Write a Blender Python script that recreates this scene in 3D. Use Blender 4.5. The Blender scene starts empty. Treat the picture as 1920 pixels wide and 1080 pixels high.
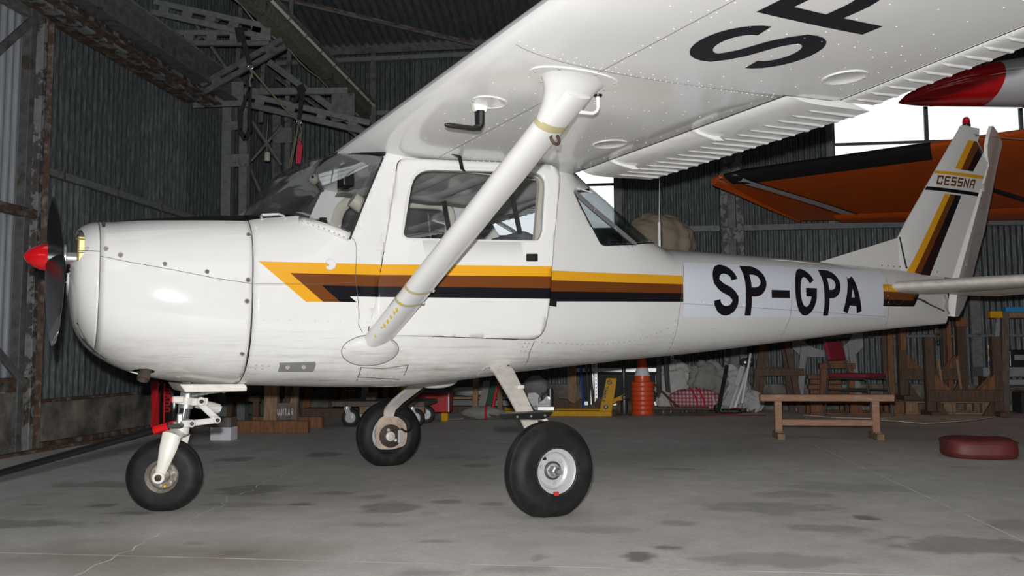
import bpy, bmesh, math, random
from math import sin, cos, pi, radians, sqrt, atan2
from mathutils import Vector, Matrix
random.seed(7)
S = bpy.context.scene
COL = S.collection
# ------------------------------------------------------------------ camera, world, lamps, exposure
PSI = 0.6224                       # heading of the aircraft in the hangar
cam_d = bpy.data.cameras.new('camera')
cam_d.sensor_width = 36.0
cam_d.lens = 36.0 * 1607.34 / 1920.0
cam_d.clip_start = 0.05
cam = bpy.data.objects.new('camera', cam_d); COL.objects.link(cam)
CAM = Vector((0.859, -4.629, 0.7053))
yaw, pitch, roll = 0.503 - PSI, 0.0767, 0.0048
fwd = Vector((sin(yaw) * cos(pitch), cos(yaw) * cos(pitch), sin(pitch)))
rgt = Vector((cos(yaw), -sin(yaw), 0.0))
up = rgt.cross(fwd)
r2 = rgt * cos(roll) - up * sin(roll)
u2 = up * cos(roll) + rgt * sin(roll)
cam.matrix_world = Matrix(((r2.x, u2.x, -fwd.x, CAM.x), (r2.y, u2.y, -fwd.y, CAM.y), (r2.z, u2.z, -fwd.z, CAM.z), (0, 0, 0, 1)))
S.camera = cam

W = bpy.data.worlds.new('overcast_sky'); S.world = W
W.use_nodes = True
W.node_tree.nodes['Background'].inputs[0].default_value = (0.80, 0.88, 1.0, 1)
W.node_tree.nodes['Background'].inputs[1].default_value = 1.0

# the photographer's small on-camera flash: the main light of the picture
fl = bpy.data.lights.new('camera_flash', 'SPOT')
fl.energy = 516.0
fl.use_nodes = True                # gentle falloff
_n = fl.node_tree.nodes; _e = [q for q in _n if q.type == 'EMISSION'][0]
_f = _n.new('ShaderNodeLightFalloff'); _f.inputs['Strength'].default_value = 1 / 4.4
_q = _n.new('ShaderNodeMath'); _q.operation = 'MULTIPLY_ADD'; _q.inputs[1].default_value = 1.2
fl.node_tree.links.new(_f.outputs['Quadratic'], _q.inputs[0]); fl.node_tree.links.new(_f.outputs['Linear'], _q.inputs[2])
fl.node_tree.links.new(_q.outputs[0], _e.inputs['Strength'])
fl.color = (1.0, 0.99, 0.98)
fl.shadow_soft_size = 0.022
fl.spot_size = radians(130); fl.spot_blend = 0.6
flo = bpy.data.objects.new('camera_flash', fl); COL.objects.link(flo)
flo.location = CAM + u2 * 0.115 - r2 * 0.025
flo.rotation_euler = cam.matrix_world.to_euler()

S.view_settings.view_transform = 'Standard'
S.view_settings.look = 'None'
S.view_settings.gamma = 1.0
S.view_settings.use_curve_mapping = False
S.view_settings.exposure = 0.0
S.cycles.max_bounces = 6
S.cycles.transparent_max_bounces = 16
S.cycles.sample_clamp_indirect = 6.0
S.cycles.use_denoising = True
# ------------------------------------------------------------------ materials
MATS = {}
def srgb(r, g, b):
    f = lambda c: c / 12.92 if c <= 0.04045 else ((c + 0.055) / 1.055) ** 2.4
    return (f(r / 255), f(g / 255), f(b / 255), 1.0)
def mat(name, col, rough=0.5, metal=0.0, var=0.0, vs=6.0, stretch=(1, 1, 1), bump=0.0, bs=60.0, col2=None, thresh=0.5, soft=0.08, spec=0.5, rnd=0.0, coat=0.0):
    if name in MATS: return MATS[name]
    m = bpy.data.materials.new(name); m.use_nodes = True
    nt = m.node_tree; N = nt.nodes; L = nt.links
    bs_ = N['Principled BSDF']
    bs_.inputs['Roughness'].default_value = rough
    bs_.inputs['Metallic'].default_value = metal
    bs_.inputs['Specular IOR Level'].default_value = spec
    if coat: bs_.inputs['Coat Weight'].default_value = coat; bs_.inputs['Coat Roughness'].default_value = 0.08
    c = col if len(col) == 4 else (*col, 1.0)
    bs_.inputs['Base Color'].default_value = c
    out = None
    if var or col2 or bump:
        tc = N.new('ShaderNodeTexCoord'); mp = N.new('ShaderNodeMapping'); mp.inputs['Scale'].default_value = stretch
        L.new(tc.outputs['Object'], mp.inputs[0])
    if col2:
        n = N.new('ShaderNodeTexNoise'); n.inputs['Scale'].default_value = vs; n.inputs['Detail'].default_value = 6
        n.inputs['Roughness'].default_value = 0.65
        L.new(mp.outputs[0], n.inputs['Vector'])
        r = N.new('ShaderNodeMapRange'); r.inputs[1].default_value = thresh - soft; r.inputs[2].default_value = thresh + soft
        L.new(n.outputs['Fac'], r.inputs[0])
        mx = N.new('ShaderNodeMix'); mx.data_type = 'RGBA'
        L.new(r.outputs[0], mx.inputs[0]); mx.inputs[6].default_value = c
        mx.inputs[7].default_value = col2 if len(col2) == 4 else (*col2, 1.0)
        out = mx.outputs[2]
    if var:
        n = N.new('ShaderNodeTexNoise'); n.inputs['Scale'].default_value = vs * 2.3 if col2 else vs; n.inputs['Detail'].default_value = 5
        L.new(mp.outputs[0], n.inputs['Vector'])
        r = N.new('ShaderNodeMapRange'); r.inputs[1].default_value = 0.3; r.inputs[2].default_value = 0.7
        r.inputs[3].default_value = 1 - var; r.inputs[4].default_value = 1 + var
        L.new(n.outputs['Fac'], r.inputs[0])
        hv = N.new('ShaderNodeHueSaturation'); L.new(r.outputs[0], hv.inputs['Value'])
        if out: L.new(out, hv.inputs['Color'])
        else: hv.inputs['Color'].default_value = c
        out = hv.outputs[0]
    if rnd:
        oi = N.new('ShaderNodeObjectInfo'); r = N.new('ShaderNodeMapRange')
        r.inputs[3].default_value = 1 - rnd; r.inputs[4].default_value = 1 + rnd
        L.new(oi.outputs['Random'], r.inputs[0])
        hv = N.new('ShaderNodeHueSaturation'); L.new(r.outputs[0], hv.inputs['Value'])
        if out: L.new(out, hv.inputs['Color'])
        else: hv.inputs['Color'].default_value = c
        out = hv.outputs[0]
    if out: L.new(out, bs_.inputs['Base Color'])
    if bump:
        n = N.new('ShaderNodeTexNoise'); n.inputs['Scale'].default_value = bs; n.inputs['Detail'].default_value = 4
        L.new(mp.outputs[0], n.inputs['Vector'])
        b = N.new('ShaderNodeBump'); b.inputs['Strength'].default_value = bump; b.inputs['Distance'].default_value = 0.01
        L.new(n.outputs['Fac'], b.inputs['Height']); L.new(b.outputs[0], bs_.inputs['Normal'])
    MATS[name] = m
    return m
def glass(name, tint=(0.92, 0.95, 0.96), refl=0.12):
    m = bpy.data.materials.new(name); m.use_nodes = True
    nt = m.node_tree; N = nt.nodes; L = nt.links
    N.remove(N['Principled BSDF'])
    t = N.new('ShaderNodeBsdfTransparent'); t.inputs[0].default_value = (*tint, 1)
    g = N.new('ShaderNodeBsdfGlossy'); g.inputs['Roughness'].default_value = 0.02
    lw = N.new('ShaderNodeLayerWeight'); lw.inputs[0].default_value = 0.35
    r = N.new('ShaderNodeMapRange'); r.inputs[3].default_value = refl * 0.3; r.inputs[4].default_value = 0.42
    L.new(lw.outputs['Fresnel'], r.inputs[0])
    mx = N.new('ShaderNodeMixShader'); L.new(r.outputs[0], mx.inputs[0]); L.new(t.outputs[0], mx.inputs[1]); L.new(g.outputs[0], mx.inputs[2])
    L.new(mx.outputs[0], N['Material Output'].inputs[0])
    MATS[name] = m
    return m
def emit(name, col, st):
    m = bpy.data.materials.new(name); m.use_nodes = True
    nt = m.node_tree; N = nt.nodes; L = nt.links
    N.remove(N['Principled BSDF'])
    e = N.new('ShaderNodeEmission'); e.inputs[0].default_value = (*col, 1); e.inputs[1].default_value = st
    L.new(e.outputs[0], N['Material Output'].inputs[0])
    MATS[name] = m
    return m

# ------------------------------------------------------------------ mesh builder
def frame_from(d, upv=None):
    d = Vector(d).normalized()
    u = Vector(upv) if upv is not None else (Vector((0, 0, 1)) if abs(d.z) < 0.95 else Vector((1, 0, 0)))
    x = d.cross(u).normalized(); y = x.cross(d).normalized()
    return d, x, y
class B:
    def __init__(s): s.v = []; s.f = []; s.m = []; s.cm = 0
    def add(s, vs, fs):
        o = len(s.v); s.v += [tuple(p) for p in vs]
        for q in fs: s.f.append([i + o for i in q]); s.m.append(s.cm)
    def box(s, c, d, R=None):
        c = Vector(c); h = [x / 2 for x in d]; P = []
        for z in (-1, 1):
            for y in (-1, 1):
                for x in (-1, 1):
                    p = Vector((x * h[0], y * h[1], z * h[2]))
                    if R is not None: p = R @ p
                    P.append(c + p)
        s.add(P, [(0, 2, 3, 1), (4, 5, 7, 6), (0, 1, 5, 4), (2, 6, 7, 3), (0, 4, 6, 2), (1, 3, 7, 5)]); return s
    def beam(s, p0, p1, w, h, upv=None):
        p0 = Vector(p0); p1 = Vector(p1); d, x, y = frame_from(p1 - p0, upv)
        P = []
        for p in (p0, p1):
            for a, b in ((-1, -1), (1, -1), (1, 1), (-1, 1)): P.append(p + x * a * w / 2 + y * b * h / 2)
        s.add(P, [(3, 2, 1, 0), (4, 5, 6, 7), (0, 1, 5, 4), (1, 2, 6, 5), (2, 3, 7, 6), (3, 0, 4, 7)]); return s
    def tube(s, pts, r, n=10, cap=True, closed=False, sx=1.0, sy=1.0, upv=None):
        pts = [Vector(p) for p in pts]; k = len(pts); P = []; F = []
        rr = r if isinstance(r, (list, tuple)) else [r] * k
        ux = None
        for i, p in enumerate(pts):
            a = pts[(i - 1) % k] if (closed or i > 0) else p
            b = pts[(i + 1) % k] if (closed or i < k - 1) else p
            t = (b - a).normalized()
            if ux is None: _, ux, uy = frame_from(t, upv)
            else:
                ux = (ux - t * ux.dot(t)).normalized(); uy = ux.cross(t).normalized()
            for j in range(n):
                an = 2 * pi * j / n
                P.append(p + (ux * cos(an) * sx + uy * sin(an) * sy) * rr[i])
        m = k if closed else k - 1
        for i in range(m):
            for j in range(n):
                a = i * n + j; b = i * n + (j + 1) % n; c = ((i + 1) % k) * n + (j + 1) % n; d = ((i + 1) % k) * n + j
                F.append((a, b, c, d))
        if cap and not closed:
            F.append(tuple(range(n))[::-1]); F.append(tuple(range((k - 1) * n, k * n)))
        s.add(P, F); return s
    def lathe(s, prof, o=(0, 0, 0), axis=(0, 0, 1), n=24, sx=1.0, sy=1.0):
        o = Vector(o); d, x, y = frame_from(axis); P = []; F = []
        for r, a in prof:
            for j in range(n):
                an = 2 * pi * j / n
                P.append(o + d * a + (x * cos(an) * sx + y * sin(an) * sy) * max(r, 1e-5))
        for i in range(len(prof) - 1):
            for j in range(n):
                F.append((i * n + j, i * n + (j + 1) % n, (i + 1) * n + (j + 1) % n, (i + 1) * n + j))
        s.add(P, F); return s
    def prism(s, poly, fn, d0, d1):
        k = len(poly); P = [fn(a, b, d0) for a, b in poly] + [fn(a, b, d1) for a, b in poly]
        F = [tuple(range(k))[::-1], tuple(range(k, 2 * k))]
        for i in range(k): j = (i + 1) % k; F.append((i, j, k + j, k + i))
        s.add(P, F); return s
    def grid(s, fn, nu, nv, flip=False):
        P = [fn(i / nu, j / nv) for j in range(nv + 1) for i in range(nu + 1)]
        F = []
        for j in range(nv):
            for i in range(nu):
                a = j * (nu + 1) + i; q = (a, a + 1, a + nu + 2, a + nu + 1)
                F.append(q[::-1] if flip else q)
        s.add(P, F); return s
    def ball(s, c, r, n=14, k=8, sc=(1, 1, 1)):
        c = Vector(c)
        prof = [(sin(pi * i / k) * r, -cos(pi * i / k) * r) for i in range(k + 1)]
        P = []; F = []
        for rr, a in prof:
            for j in range(n):
                an = 2 * pi * j / n; P.append(c + Vector((rr * cos(an) * sc[0], rr * sin(an) * sc[1], a * sc[2])))
        for i in range(k):
            for j in range(n): F.append((i * n + j, i * n + (j + 1) % n, (i + 1) * n + (j + 1) % n, (i + 1) * n + j))
        s.add(P, F); return s
    def build(s, name, mats, parent=None, smooth=35, bevel=0.0, bseg=2, fix=True, merge=True):
        me = bpy.data.meshes.new(name); me.from_pydata(s.v, [], s.f)
        if not isinstance(mats, (list, tuple)): mats = [mats]
        for m in mats: me.materials.append(m)
        if len(mats) > 1:
            for p, i in zip(me.polygons, s.m): p.material_index = i
        if fix or merge:
            bm = bmesh.new(); bm.from_mesh(me)
            if merge: bmesh.ops.remove_doubles(bm, verts=bm.verts, dist=1e-5)
            if fix: bmesh.ops.recalc_face_normals(bm, faces=bm.faces)
            bm.to_mesh(me); bm.free()
        return link(name, me, parent, smooth, bevel, bseg)
def link(name, me, parent=None, smooth=35, bevel=0.0, bseg=2):
    if smooth:
        me.polygons.foreach_set('use_smooth', [True] * len(me.polygons))
        if smooth < 180: me.set_sharp_from_angle(angle=radians(smooth))
    o = bpy.data.objects.new(name, me); COL.objects.link(o)
    if parent is not None: o.parent = parent
    if bevel:
        b = o.modifiers.new('bevel', 'BEVEL'); b.width = bevel; b.segments = bseg; b.limit_method = 'ANGLE'; b.angle_limit = radians(40)
    return o
def tag(o, label=None, cat=None, group=None, kind=None):
    if label: o['label'] = label
    if cat: o['category'] = cat
    if group: o['group'] = group
    if kind: o['kind'] = kind
    return o
def thing(name, label, cat, loc=(0, 0, 0), rotz=0.0, group=None, kind=None):
    o = bpy.data.objects.new(name, None); COL.objects.link(o)
    o.empty_display_size = 0.1
    o.location = loc; o.rotation_euler = (0, 0, rotz)
    return tag(o, label, cat, group, kind)
def inst(name, me, parent=None, loc=(0, 0, 0), rot=(0, 0, 0), scale=(1, 1, 1)):
    o = bpy.data.objects.new(name, me); COL.objects.link(o)
    if parent is not None: o.parent = parent
    o.location = loc; o.rotation_euler = rot; o.scale = scale
    return o
def copy_tree(o, parent=None):
    c = o.copy(); COL.objects.link(c); c.parent = parent
    for ch in list(o.children): copy_tree(ch, c)
    return c

# ------------------------------------------------------------------ stroke lettering
def arc(cx, cy, rx, ry, a0, a1, n=12):
    return [(cx + rx * cos(radians(a0 + (a1 - a0) * i / n)), cy + ry * sin(radians(a0 + (a1 - a0) * i / n))) for i in range(n + 1)]
GL = {
 'S': [arc(.5, .74, .5, .26, 2, 190, 14) + [(.12, .62), (.3, .545), (.7, .455), (.88, .38)] + arc(.5, .26, .5, .26, 10, -178, 14)],
 'P': [[(0, 0), (0, 1)], [(0, 1), (.42, 1)] + arc(.42, .73, .58, .27, 80, -80, 12) + [(.42, .46), (0, .46)]],
 'G': [arc(.5, .5, .5, .5, 32, 180, 12) + arc(.5, .5, .5, .5, 195, 345, 12) + [(1, .49), (.5, .49)]],
 'A': [[(0, -.02), (.5, 1), (1, -.02)], [(.18, .27), (.82, .27)]],
 'a': [[(0, 0), (0, .8), (.2, 1), (1, 1), (1, 0)], [(0, .42), (1, .42)]],
 'C': [[(1, .75), (1, 1), (0, 1), (0, 0), (1, 0), (1, .25)]],
 'E': [[(1, 1), (0, 1), (0, 0), (1, 0)], [(0, .5), (.85, .5)]],
 's': [[(1, 1), (0, 1), (0, .5), (1, .5), (1, 0), (0, 0)]],
 'N': [[(0, 0), (0, 1), (1, 0), (1, 1)]],
 'V': [[(0, 1), (.5, 0), (1, 1)]],
 'O': [arc(.5, .5, .5, .5, 0, 360, 20)],
 'R': [[(0, 0), (0, 1), (.6, 1)] + arc(.6, .75, .4, .25, 80, -80, 8) + [(.6, .5), (0, .5)], [(.5, .5), (1, 0)]],
 'L': [[(0, 1), (0, 0), (1, 0)]],
 'J': [[(.2, 1), (1, 1), (1, .25)] + arc(.5, .25, .5, .25, 0, -180, 8)],
 'T': [[(0, 1), (1, 1)], [(.5, 1), (.5, 0)]],
 '0': [arc(.5, .72, .5, .28, 0, 180, 10) + arc(.5, .28, .5, .28, 180, 360, 10) + [(1, .72)]],
 '9': [arc(.5, .7, .5, .3, 0, 360, 14), [(1, .7), (1, .3)] + arc(.5, .28, .5, .28, 0, -150, 8)],
 'o': [arc(.5, .35, .5, .35, 0, 360, 16)], 'r': [[(0, 0), (0, .7)], [(0, .45)] + arc(.5, .42, .5, .28, 150, 60, 5)],
 'y': [[(0, .7), (.5, 0)], [(1, .7), (.4, -.2), (.1, -.3)]], 'g': [arc(.5, .35, .5, .35, 0, 360, 14), [(1, .7), (1, -.1)] + arc(.5, -.1, .5, .2, 0, -150, 6)],
 '/': [[(0, -.05), (1, 1.05)]],
}
def stroke_faces(ch, x0, y0, w, h, t, sub=0.03):
    """quads (lists of 2-D points) of one stroked letter in the box x0..x0+w, y0..y0+h"""
    out = []
    for pl in GL[ch]:
        pts = [Vector((x0 + t / 2 + p[0] * (w - t), y0 + t / 2 + p[1] * (h - t))) for p in pl]
        q = [pts[0]]
        for a, b in zip(pts, pts[1:]):
            k = max(1, int((b - a).length / sub))
            for i in range(1, k + 1): q.append(a.lerp(b, i / k))
        pts = q
        closed = (pts[0] - pts[-1]).length < 1e-5
        n = len(pts); L = []; R = []
        for i in range(n):
            if closed: a = pts[i - 1] if i > 0 else pts[-2]; b = pts[i + 1] if i < n - 1 else pts[1]
            else: a = pts[max(i - 1, 0)]; b = pts[min(i + 1, n - 1)]
            d1 = (pts[i] - a); d2 = (b - pts[i])
            if d1.length < 1e-9: d1 = d2
            if d2.length < 1e-9: d2 = d1
            d1 = d1.normalized(); d2 = d2.normalized()
            nn = Vector((-(d1.y + d2.y), d1.x + d2.x))
            if nn.length < 1e-6: nn = Vector((-d1.y, d1.x))
            nn.normalize(); c = max(0.45, nn.dot(Vector((-d1.y, d1.x))))
            p = pts[i]
            if not closed and len(GL[ch]) >= 1 and ch in 'aCEsNPVLTJ':      # square caps
                if i == 0: p = p - d2 * t / 2
                if i == n - 1: p = p + d1 * t / 2
            L.append(p + nn * t / 2 / c); R.append(p - nn * t / 2 / c)
        for i in range(n - 1): out.append([R[i], R[i + 1], L[i + 1], L[i]])
    return out
def lettering(b, text, x0, y0, w, h, t, gap, fn, widths=None):
    x = x0
    for i, ch in enumerate(text):
        ww = widths[i] if widths else w
        if ch == ' ': x += ww; continue
        if ch == '-':
            qs = [[Vector((x + ww * i / 4, y0 + h * .36)), Vector((x + ww * (i + 1) / 4, y0 + h * .36)), Vector((x + ww * (i + 1) / 4, y0 + h * .52)), Vector((x + ww * i / 4, y0 + h * .52))] for i in range(4)]
        else: qs = stroke_faces(ch, x, y0, ww, h, t)
        for q in qs: b.add([fn(p.x, p.y) for p in q], [(0, 1, 2, 3)])
        x += ww + (gap[i] if isinstance(gap, (list, tuple)) else gap)
    return b
# ------------------------------------------------------------------ hangar shell
M_CONC = mat('concrete_floor', (.168, .165, .158), rough=.62, var=.22, vs=1.6, col2=(.20, .198, .19), thresh=.5, soft=.2, bump=.12, bs=90)
M_JOINT = mat('pale_joint', (.66, .65, .63), rough=.8, var=.3, vs=8)
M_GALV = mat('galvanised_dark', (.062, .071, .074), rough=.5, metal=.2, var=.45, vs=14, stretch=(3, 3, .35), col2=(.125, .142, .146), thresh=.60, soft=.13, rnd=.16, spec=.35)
M_GALVROOF = mat('galvanised_roof', (.075, .082, .086), rough=.55, metal=.2, var=.3, vs=9, stretch=(3, .35, 3), rnd=.12, spec=.3)
M_GALVNEW = mat('galvanised_light', (.32, .34, .365), rough=.42, metal=.35, var=.18, vs=9, stretch=(3, 3, .3), rnd=.08)
M_STEEL = mat('steel_grey_paint', (.085, .089, .088), rough=.55, var=.3, vs=7, col2=(.055, .043, .033), thresh=.60, soft=.05, rnd=.1)
M_STEELL = mat('steel_light_paint', (.118, .125, .127), rough=.55, var=.2, vs=9, col2=(.07, .06, .05), thresh=.66, soft=.04, rnd=.1)
M_RUST = mat('rusty_steel', (.065, .036, .022), rough=.75, var=.5, vs=9, col2=(.12, .115, .105), thresh=.56, soft=.06, rnd=.1)
M_PEEL = mat('peeling_paint', (.145, .15, .15), rough=.6, var=.2, vs=9, col2=(.045, .036, .03), thresh=.5, soft=.02)
M_PLINTH = mat('old_concrete_plinth', (.14, .128, .105), rough=.85, var=.45, vs=3.2, col2=(.055, .052, .05), thresh=.54, soft=.1, bump=.3, bs=25)
M_PANE = emit('backlit_fibreglass', (.96, .985, 1.0), 1.1)
M_MULL = mat('dark_mullion', (.07, .07, .072), rough=.6)

# --- floor: concrete slabs between pale joints
floor = B(); floor.box((1.5, -1.3, -.0512), (20, 16, .1)); floor = floor.build('floor', M_JOINT, smooth=0); tag(floor, kind='structure')
def vnoise(x, y, s):
    x *= s; y *= s; xi = math.floor(x); yi = math.floor(y); fx = x - xi; fy = y - yi
    def h(a, b): return (math.sin(a * 127.1 + b * 311.7) * 43758.5453) % 1.0
    fx = fx * fx * (3 - 2 * fx); fy = fy * fy * (3 - 2 * fy)
    return (h(xi, yi) * (1 - fx) + h(xi + 1, yi) * fx) * (1 - fy) + (h(xi, yi + 1) * (1 - fx) + h(xi + 1, yi + 1) * fx) * fy
SPOTS = [(-.19, -.70, .13, .12, .6), (.04, -.51, .09, .06, .65), (-1.05, -.27, .17, .16, .55), (-1.64, -1.22, .26, .10, .6), (-1.56, -.77, .07, .05, .7), (.94, -1.55, .05, .07, 1.0), (1.03, -1.41, .06, .05, .9),
         (1.91, -.75, .06, .07, 1.0), (2.12, -1.25, .27, .15, .6), (-1.71, .98, .14, .12, .6), (-1.22, 1.33, .14, .14, .6), (-.27, -.68, .07, .07, .6), (.29, -.56, .06, .05, .6), (1.37, -1.55, .24, .10, .45), (.55, -1.77, .12, .06, .4),
         (-.92, -.69, .2, .06, .4), (1.21, .74, .17, .06, .45), (2.06, .1, .3, .2, .3), (0, .79, .1, .1, .5), (.24, -1.85, .1, .05, .5), (-.64, -.65, .06, .05, .8), (-.35, -.42, .09, .07, .5), (-.55, -.33, .12, .06, .5),
         (1.55, -.55, .3, .16, .4), (1.7, -1.0, .16, .08, .45), (.8, -1.1, .2, .07, .35), (1.75, -.15, .2, .1, .35), (-.2, 1.3, .2, .2, .3), (1.1, -.95, .08, .05, .5), (-1.95, -.15, .3, .12, .45), (2.45, -.9, .12, .1, .4), (-1.3, -.95, .12, .04, .6), (-.1, -1.1, .15, .05, .35), (-2.4, 1.7, .3, .2, .4)]
for k in range(46):
    SPOTS.append((random.uniform(-2.6, 3.2), random.uniform(-2.2, 2.4), random.uniform(.02, .07), random.uniform(.015, .05), random.uniform(.25, .6)))
CRACK = [(-1.13, .49), (-1.08, .2), (-1.09, -.01), (-1.03, -.25), (-1.06, -.49), (-.99, -.75), (-.99, -.95), (-.93, -1.2), (-.95, -1.35), (-.9, -1.7), (-.85, -2.2)]
def stain(x, y):
    w = 0.0
    nx = (vnoise(x, y, 9) - .5) * .9 + (vnoise(x, y, 23) - .5) * .7; 
    for sx, sy, rx, ry, a in SPOTS:
        dx = (x - sx) / rx; dy = (y - sy) / ry
        if abs(dx) > 1.8 or abs(dy) > 1.8: continue
        d = sqrt(dx * dx + dy * dy) + nx * .7
        w = max(w, a * min(1, max(0, (1.08 - d) / .28)))
    return w
def slab(x0, x1, y0, y1, st, z=0.0):
    nx = max(1, round((x1 - x0) / st)); ny = max(1, round((y1 - y0) / st))
    V = []; F = []; 
    for j in range(ny + 1):
        for i in range(nx + 1): V.append((x0 + (x1 - x0) * i / nx, y0 + (y1 - y0) * j / ny, z))
    for j in range(ny):
        for i in range(nx):
            a = j * (nx + 1) + i; F.append((a, a + 1, a + nx + 2, a + nx + 1))
    me = bpy.data.meshes.new('slab'); me.from_pydata(V, [], F); me.materials.append(M_FLOOR)
    at = me.attributes.new('stain', 'FLOAT_COLOR', 'POINT')
    buf = []
    for x, y, _ in V:
        fine = -2.9 < x < 3.6 and -2.5 < y < 2.8
        s_ = stain(x, y) if fine else 0.0
        rr = 0.0
        d = sqrt(((x + .68) / .55) ** 2 + ((y + 1.68) / .38) ** 2) + (vnoise(x, y, 4) - .5) * .8
        rr = max(0, min(1, (1 - d) / .7)) * .6 if fine else 0.0
        buf += [s_, rr, 0, 1]
    at.data.foreach_set('color', buf)
    return link('slab', me, floor, smooth=0)
def floor_material():
    m = bpy.data.materials.new('stained_concrete'); m.use_nodes = True
    nt = m.node_tree; N = nt.nodes; L = nt.links; P = N['Principled BSDF']
    tc = N.new('ShaderNodeTexCoord'); 
    def noise(s, d=6, rough=.6):
        n = N.new('ShaderNodeTexNoise'); n.inputs['Scale'].default_value = s; n.inputs['Detail'].default_value = d; n.inputs['Roughness'].default_value = rough
        L.new(tc.outputs['Object'], n.inputs['Vector']); return n
    def ramp(sock, a, b, lo, hi):
        r = N.new('ShaderNodeMapRange'); r.inputs[1].default_value = a; r.inputs[2].default_value = b; r.inputs[3].default_value = lo; r.inputs[4].default_value = hi
        L.new(sock, r.inputs[0]); return r.outputs[0]
    def mul(a, b):
        x = N.new('ShaderNodeMath'); x.operation = 'MULTIPLY'; L.new(a, x.inputs[0])
        if isinstance(b, float): x.inputs[1].default_value = b
        else: L.new(b, x.inputs[1])
        return x.outputs[0]
    v = mul(ramp(noise(1.3).outputs['Fac'], .3, .7, .88, 1.10), ramp(noise(7).outputs['Fac'], .3, .7, .88, 1.10))
    v = mul(v, ramp(noise(60, 4).outputs['Fac'], .3, .7, .90, 1.08))
    sp = N.new('ShaderNodeTexVoronoi'); sp.inputs['Scale'].default_value = 14; L.new(tc.outputs['Object'], sp.inputs['Vector'])
    at = N.new('ShaderNodeAttribute'); at.attribute_name = 'stain'
    sep = N.new('ShaderNodeSeparateColor'); L.new(at.outputs['Color'], sep.inputs[0])
    st = ramp(sep.outputs[0], 0, 1, 1.0, .42)
    v = mul(v, st)
    hv = N.new('ShaderNodeHueSaturation'); hv.inputs['Color'].default_value = (.51, .495, .47, 1); L.new(v, hv.inputs['Value'])
    mx = N.new('ShaderNodeMix'); mx.data_type = 'RGBA'; L.new(sep.outputs[1], mx.inputs[0]); L.new(hv.outputs[0], mx.inputs[6]); mx.inputs[7].default_value = (.21, .165, .125, 1)
    sv = ramp(sp.outputs['Distance'], .02, .05, 1.0, 0.0)
    mx2 = N.new('ShaderNodeMix'); mx2.data_type = 'RGBA'; L.new(mul(sv, .35), mx2.inputs[0]); L.new(mx.outputs[2], mx2.inputs[6]); mx2.inputs[7].default_value = (.36, .36, .35, 1)
    L.new(mx2.outputs[2], P.inputs['Base Color'])
    L.new(ramp(sep.outputs[0], 0, 1, .62, .45), P.inputs['Roughness']); P.inputs['Specular IOR Level'].default_value = .35
    b = N.new('ShaderNodeBump'); b.inputs['Strength'].default_value = .12; b.inputs['Distance'].default_value = .01
    L.new(noise(70, 5).outputs['Fac'], b.inputs['Height']); L.new(b.outputs[0], P.inputs['Normal'])
    return m
M_FLOOR = floor_material()
XJ = [-8.5, -4.2, 2.36, 8.0, 11.5]; YJ = [-9.3, -1.72, .73, 3.6, 6.7]
g = .005
for i in range(4):
    for j in range(4):
        st = .025 if (i == 1 and j in (1, 2)) or (i == 2 and j in (1, 2)) else .5
        if i == 2 and j in (1, 2): st = .05
        if j == 0 and i in (1, 2): st = .06
        slab(XJ[i] + g, XJ[i + 1] - g, YJ[j] + g, YJ[j + 1] - g, st)
ck = B()
for a, b_ in zip(CRACK, CRACK[1:]):
    n = 6; 
    for k in range(n):
        p = Vector((*a, 0)).lerp(Vector((*b_, 0)), k / n); q = Vector((*a, 0)).lerp(Vector((*b_, 0)), (k + 1) / n)
        jit = lambda v: Vector((v.x + (vnoise(v.x, v.y, 31) - .5) * .05, v.y, .0012))
        p = jit(p); q = jit(q); w = .0022 + .002 * vnoise(p.x, p.y, 40)
        ck.add([p - Vector((w, 0, 0)), p + Vector((w, 0, 0)), q + Vector((w, 0, 0)), q - Vector((w, 0, 0))], [(0, 1, 2, 3)])
ck.build('crack', M_JOINT, floor, smooth=0, fix=False)

# --- corrugated sheets
def corr(o, d, L_, z0, z1, nrm, pitch, amp, name, parent, m, seg=6, ph=0.0):
    """one corrugated sheet hanging from z1 (number or function of distance) to z0"""
    o = Vector(o); d = Vector(d); nrm = Vector(nrm); n = max(6, int(L_ / pitch * seg))
    V = []; F = []
    for i in range(n + 1):
        s = L_ * i / n; p = o + d * s + nrm * (amp * sin(2 * pi * (s + ph) / pitch))
        V.append((p.x, p.y, z0)); V.append((p.x, p.y, z1(s) if callable(z1) else z1))
    for i in range(n): F.append((2 * i, 2 * i + 2, 2 * i + 3, 2 * i + 1))
    me = bpy.data.meshes.new(name); me.from_pydata(V, [], F); me.materials.append(m)
    return link(name, me, parent, smooth=180)
EAVE, TANR, YB, XL = 4.82, math.tan(radians(15)), 6.3, -3.63
roofz = lambda y: EAVE + (YB - y) * TANR

wb = B(); wb.box((4.2, YB + .06, .16), (15.7, .2, .32)); wb = wb.build('wall_back', M_PLINTH, smooth=0, bevel=.01); tag(wb, kind='structure')
def run(x0, x1, z0, z1, k0=0, sheet=.88):
    n = max(1, round((x1 - x0) / sheet)); L_ = (x1 - x0) / n
    for i in range(n):
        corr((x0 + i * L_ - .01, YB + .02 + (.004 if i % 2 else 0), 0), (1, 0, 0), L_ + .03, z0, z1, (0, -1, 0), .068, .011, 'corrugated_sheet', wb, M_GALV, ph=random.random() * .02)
WIN1 = (-.75, .89, 2.21, 3.35); WIN2 = (3.58, 6.95, 3.02, 4.15)
for (a, b_) in ((XL, WIN1[0]), (WIN1[1], WIN2[0]), (WIN2[1], 11.6)):
    run(a, b_, .30, 2.28); run(a, b_, 2.24, EAVE)
run(WIN1[0], WIN1[1], .30, WIN1[2]); run(WIN1[0], WIN1[1], WIN1[3], EAVE)
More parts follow.
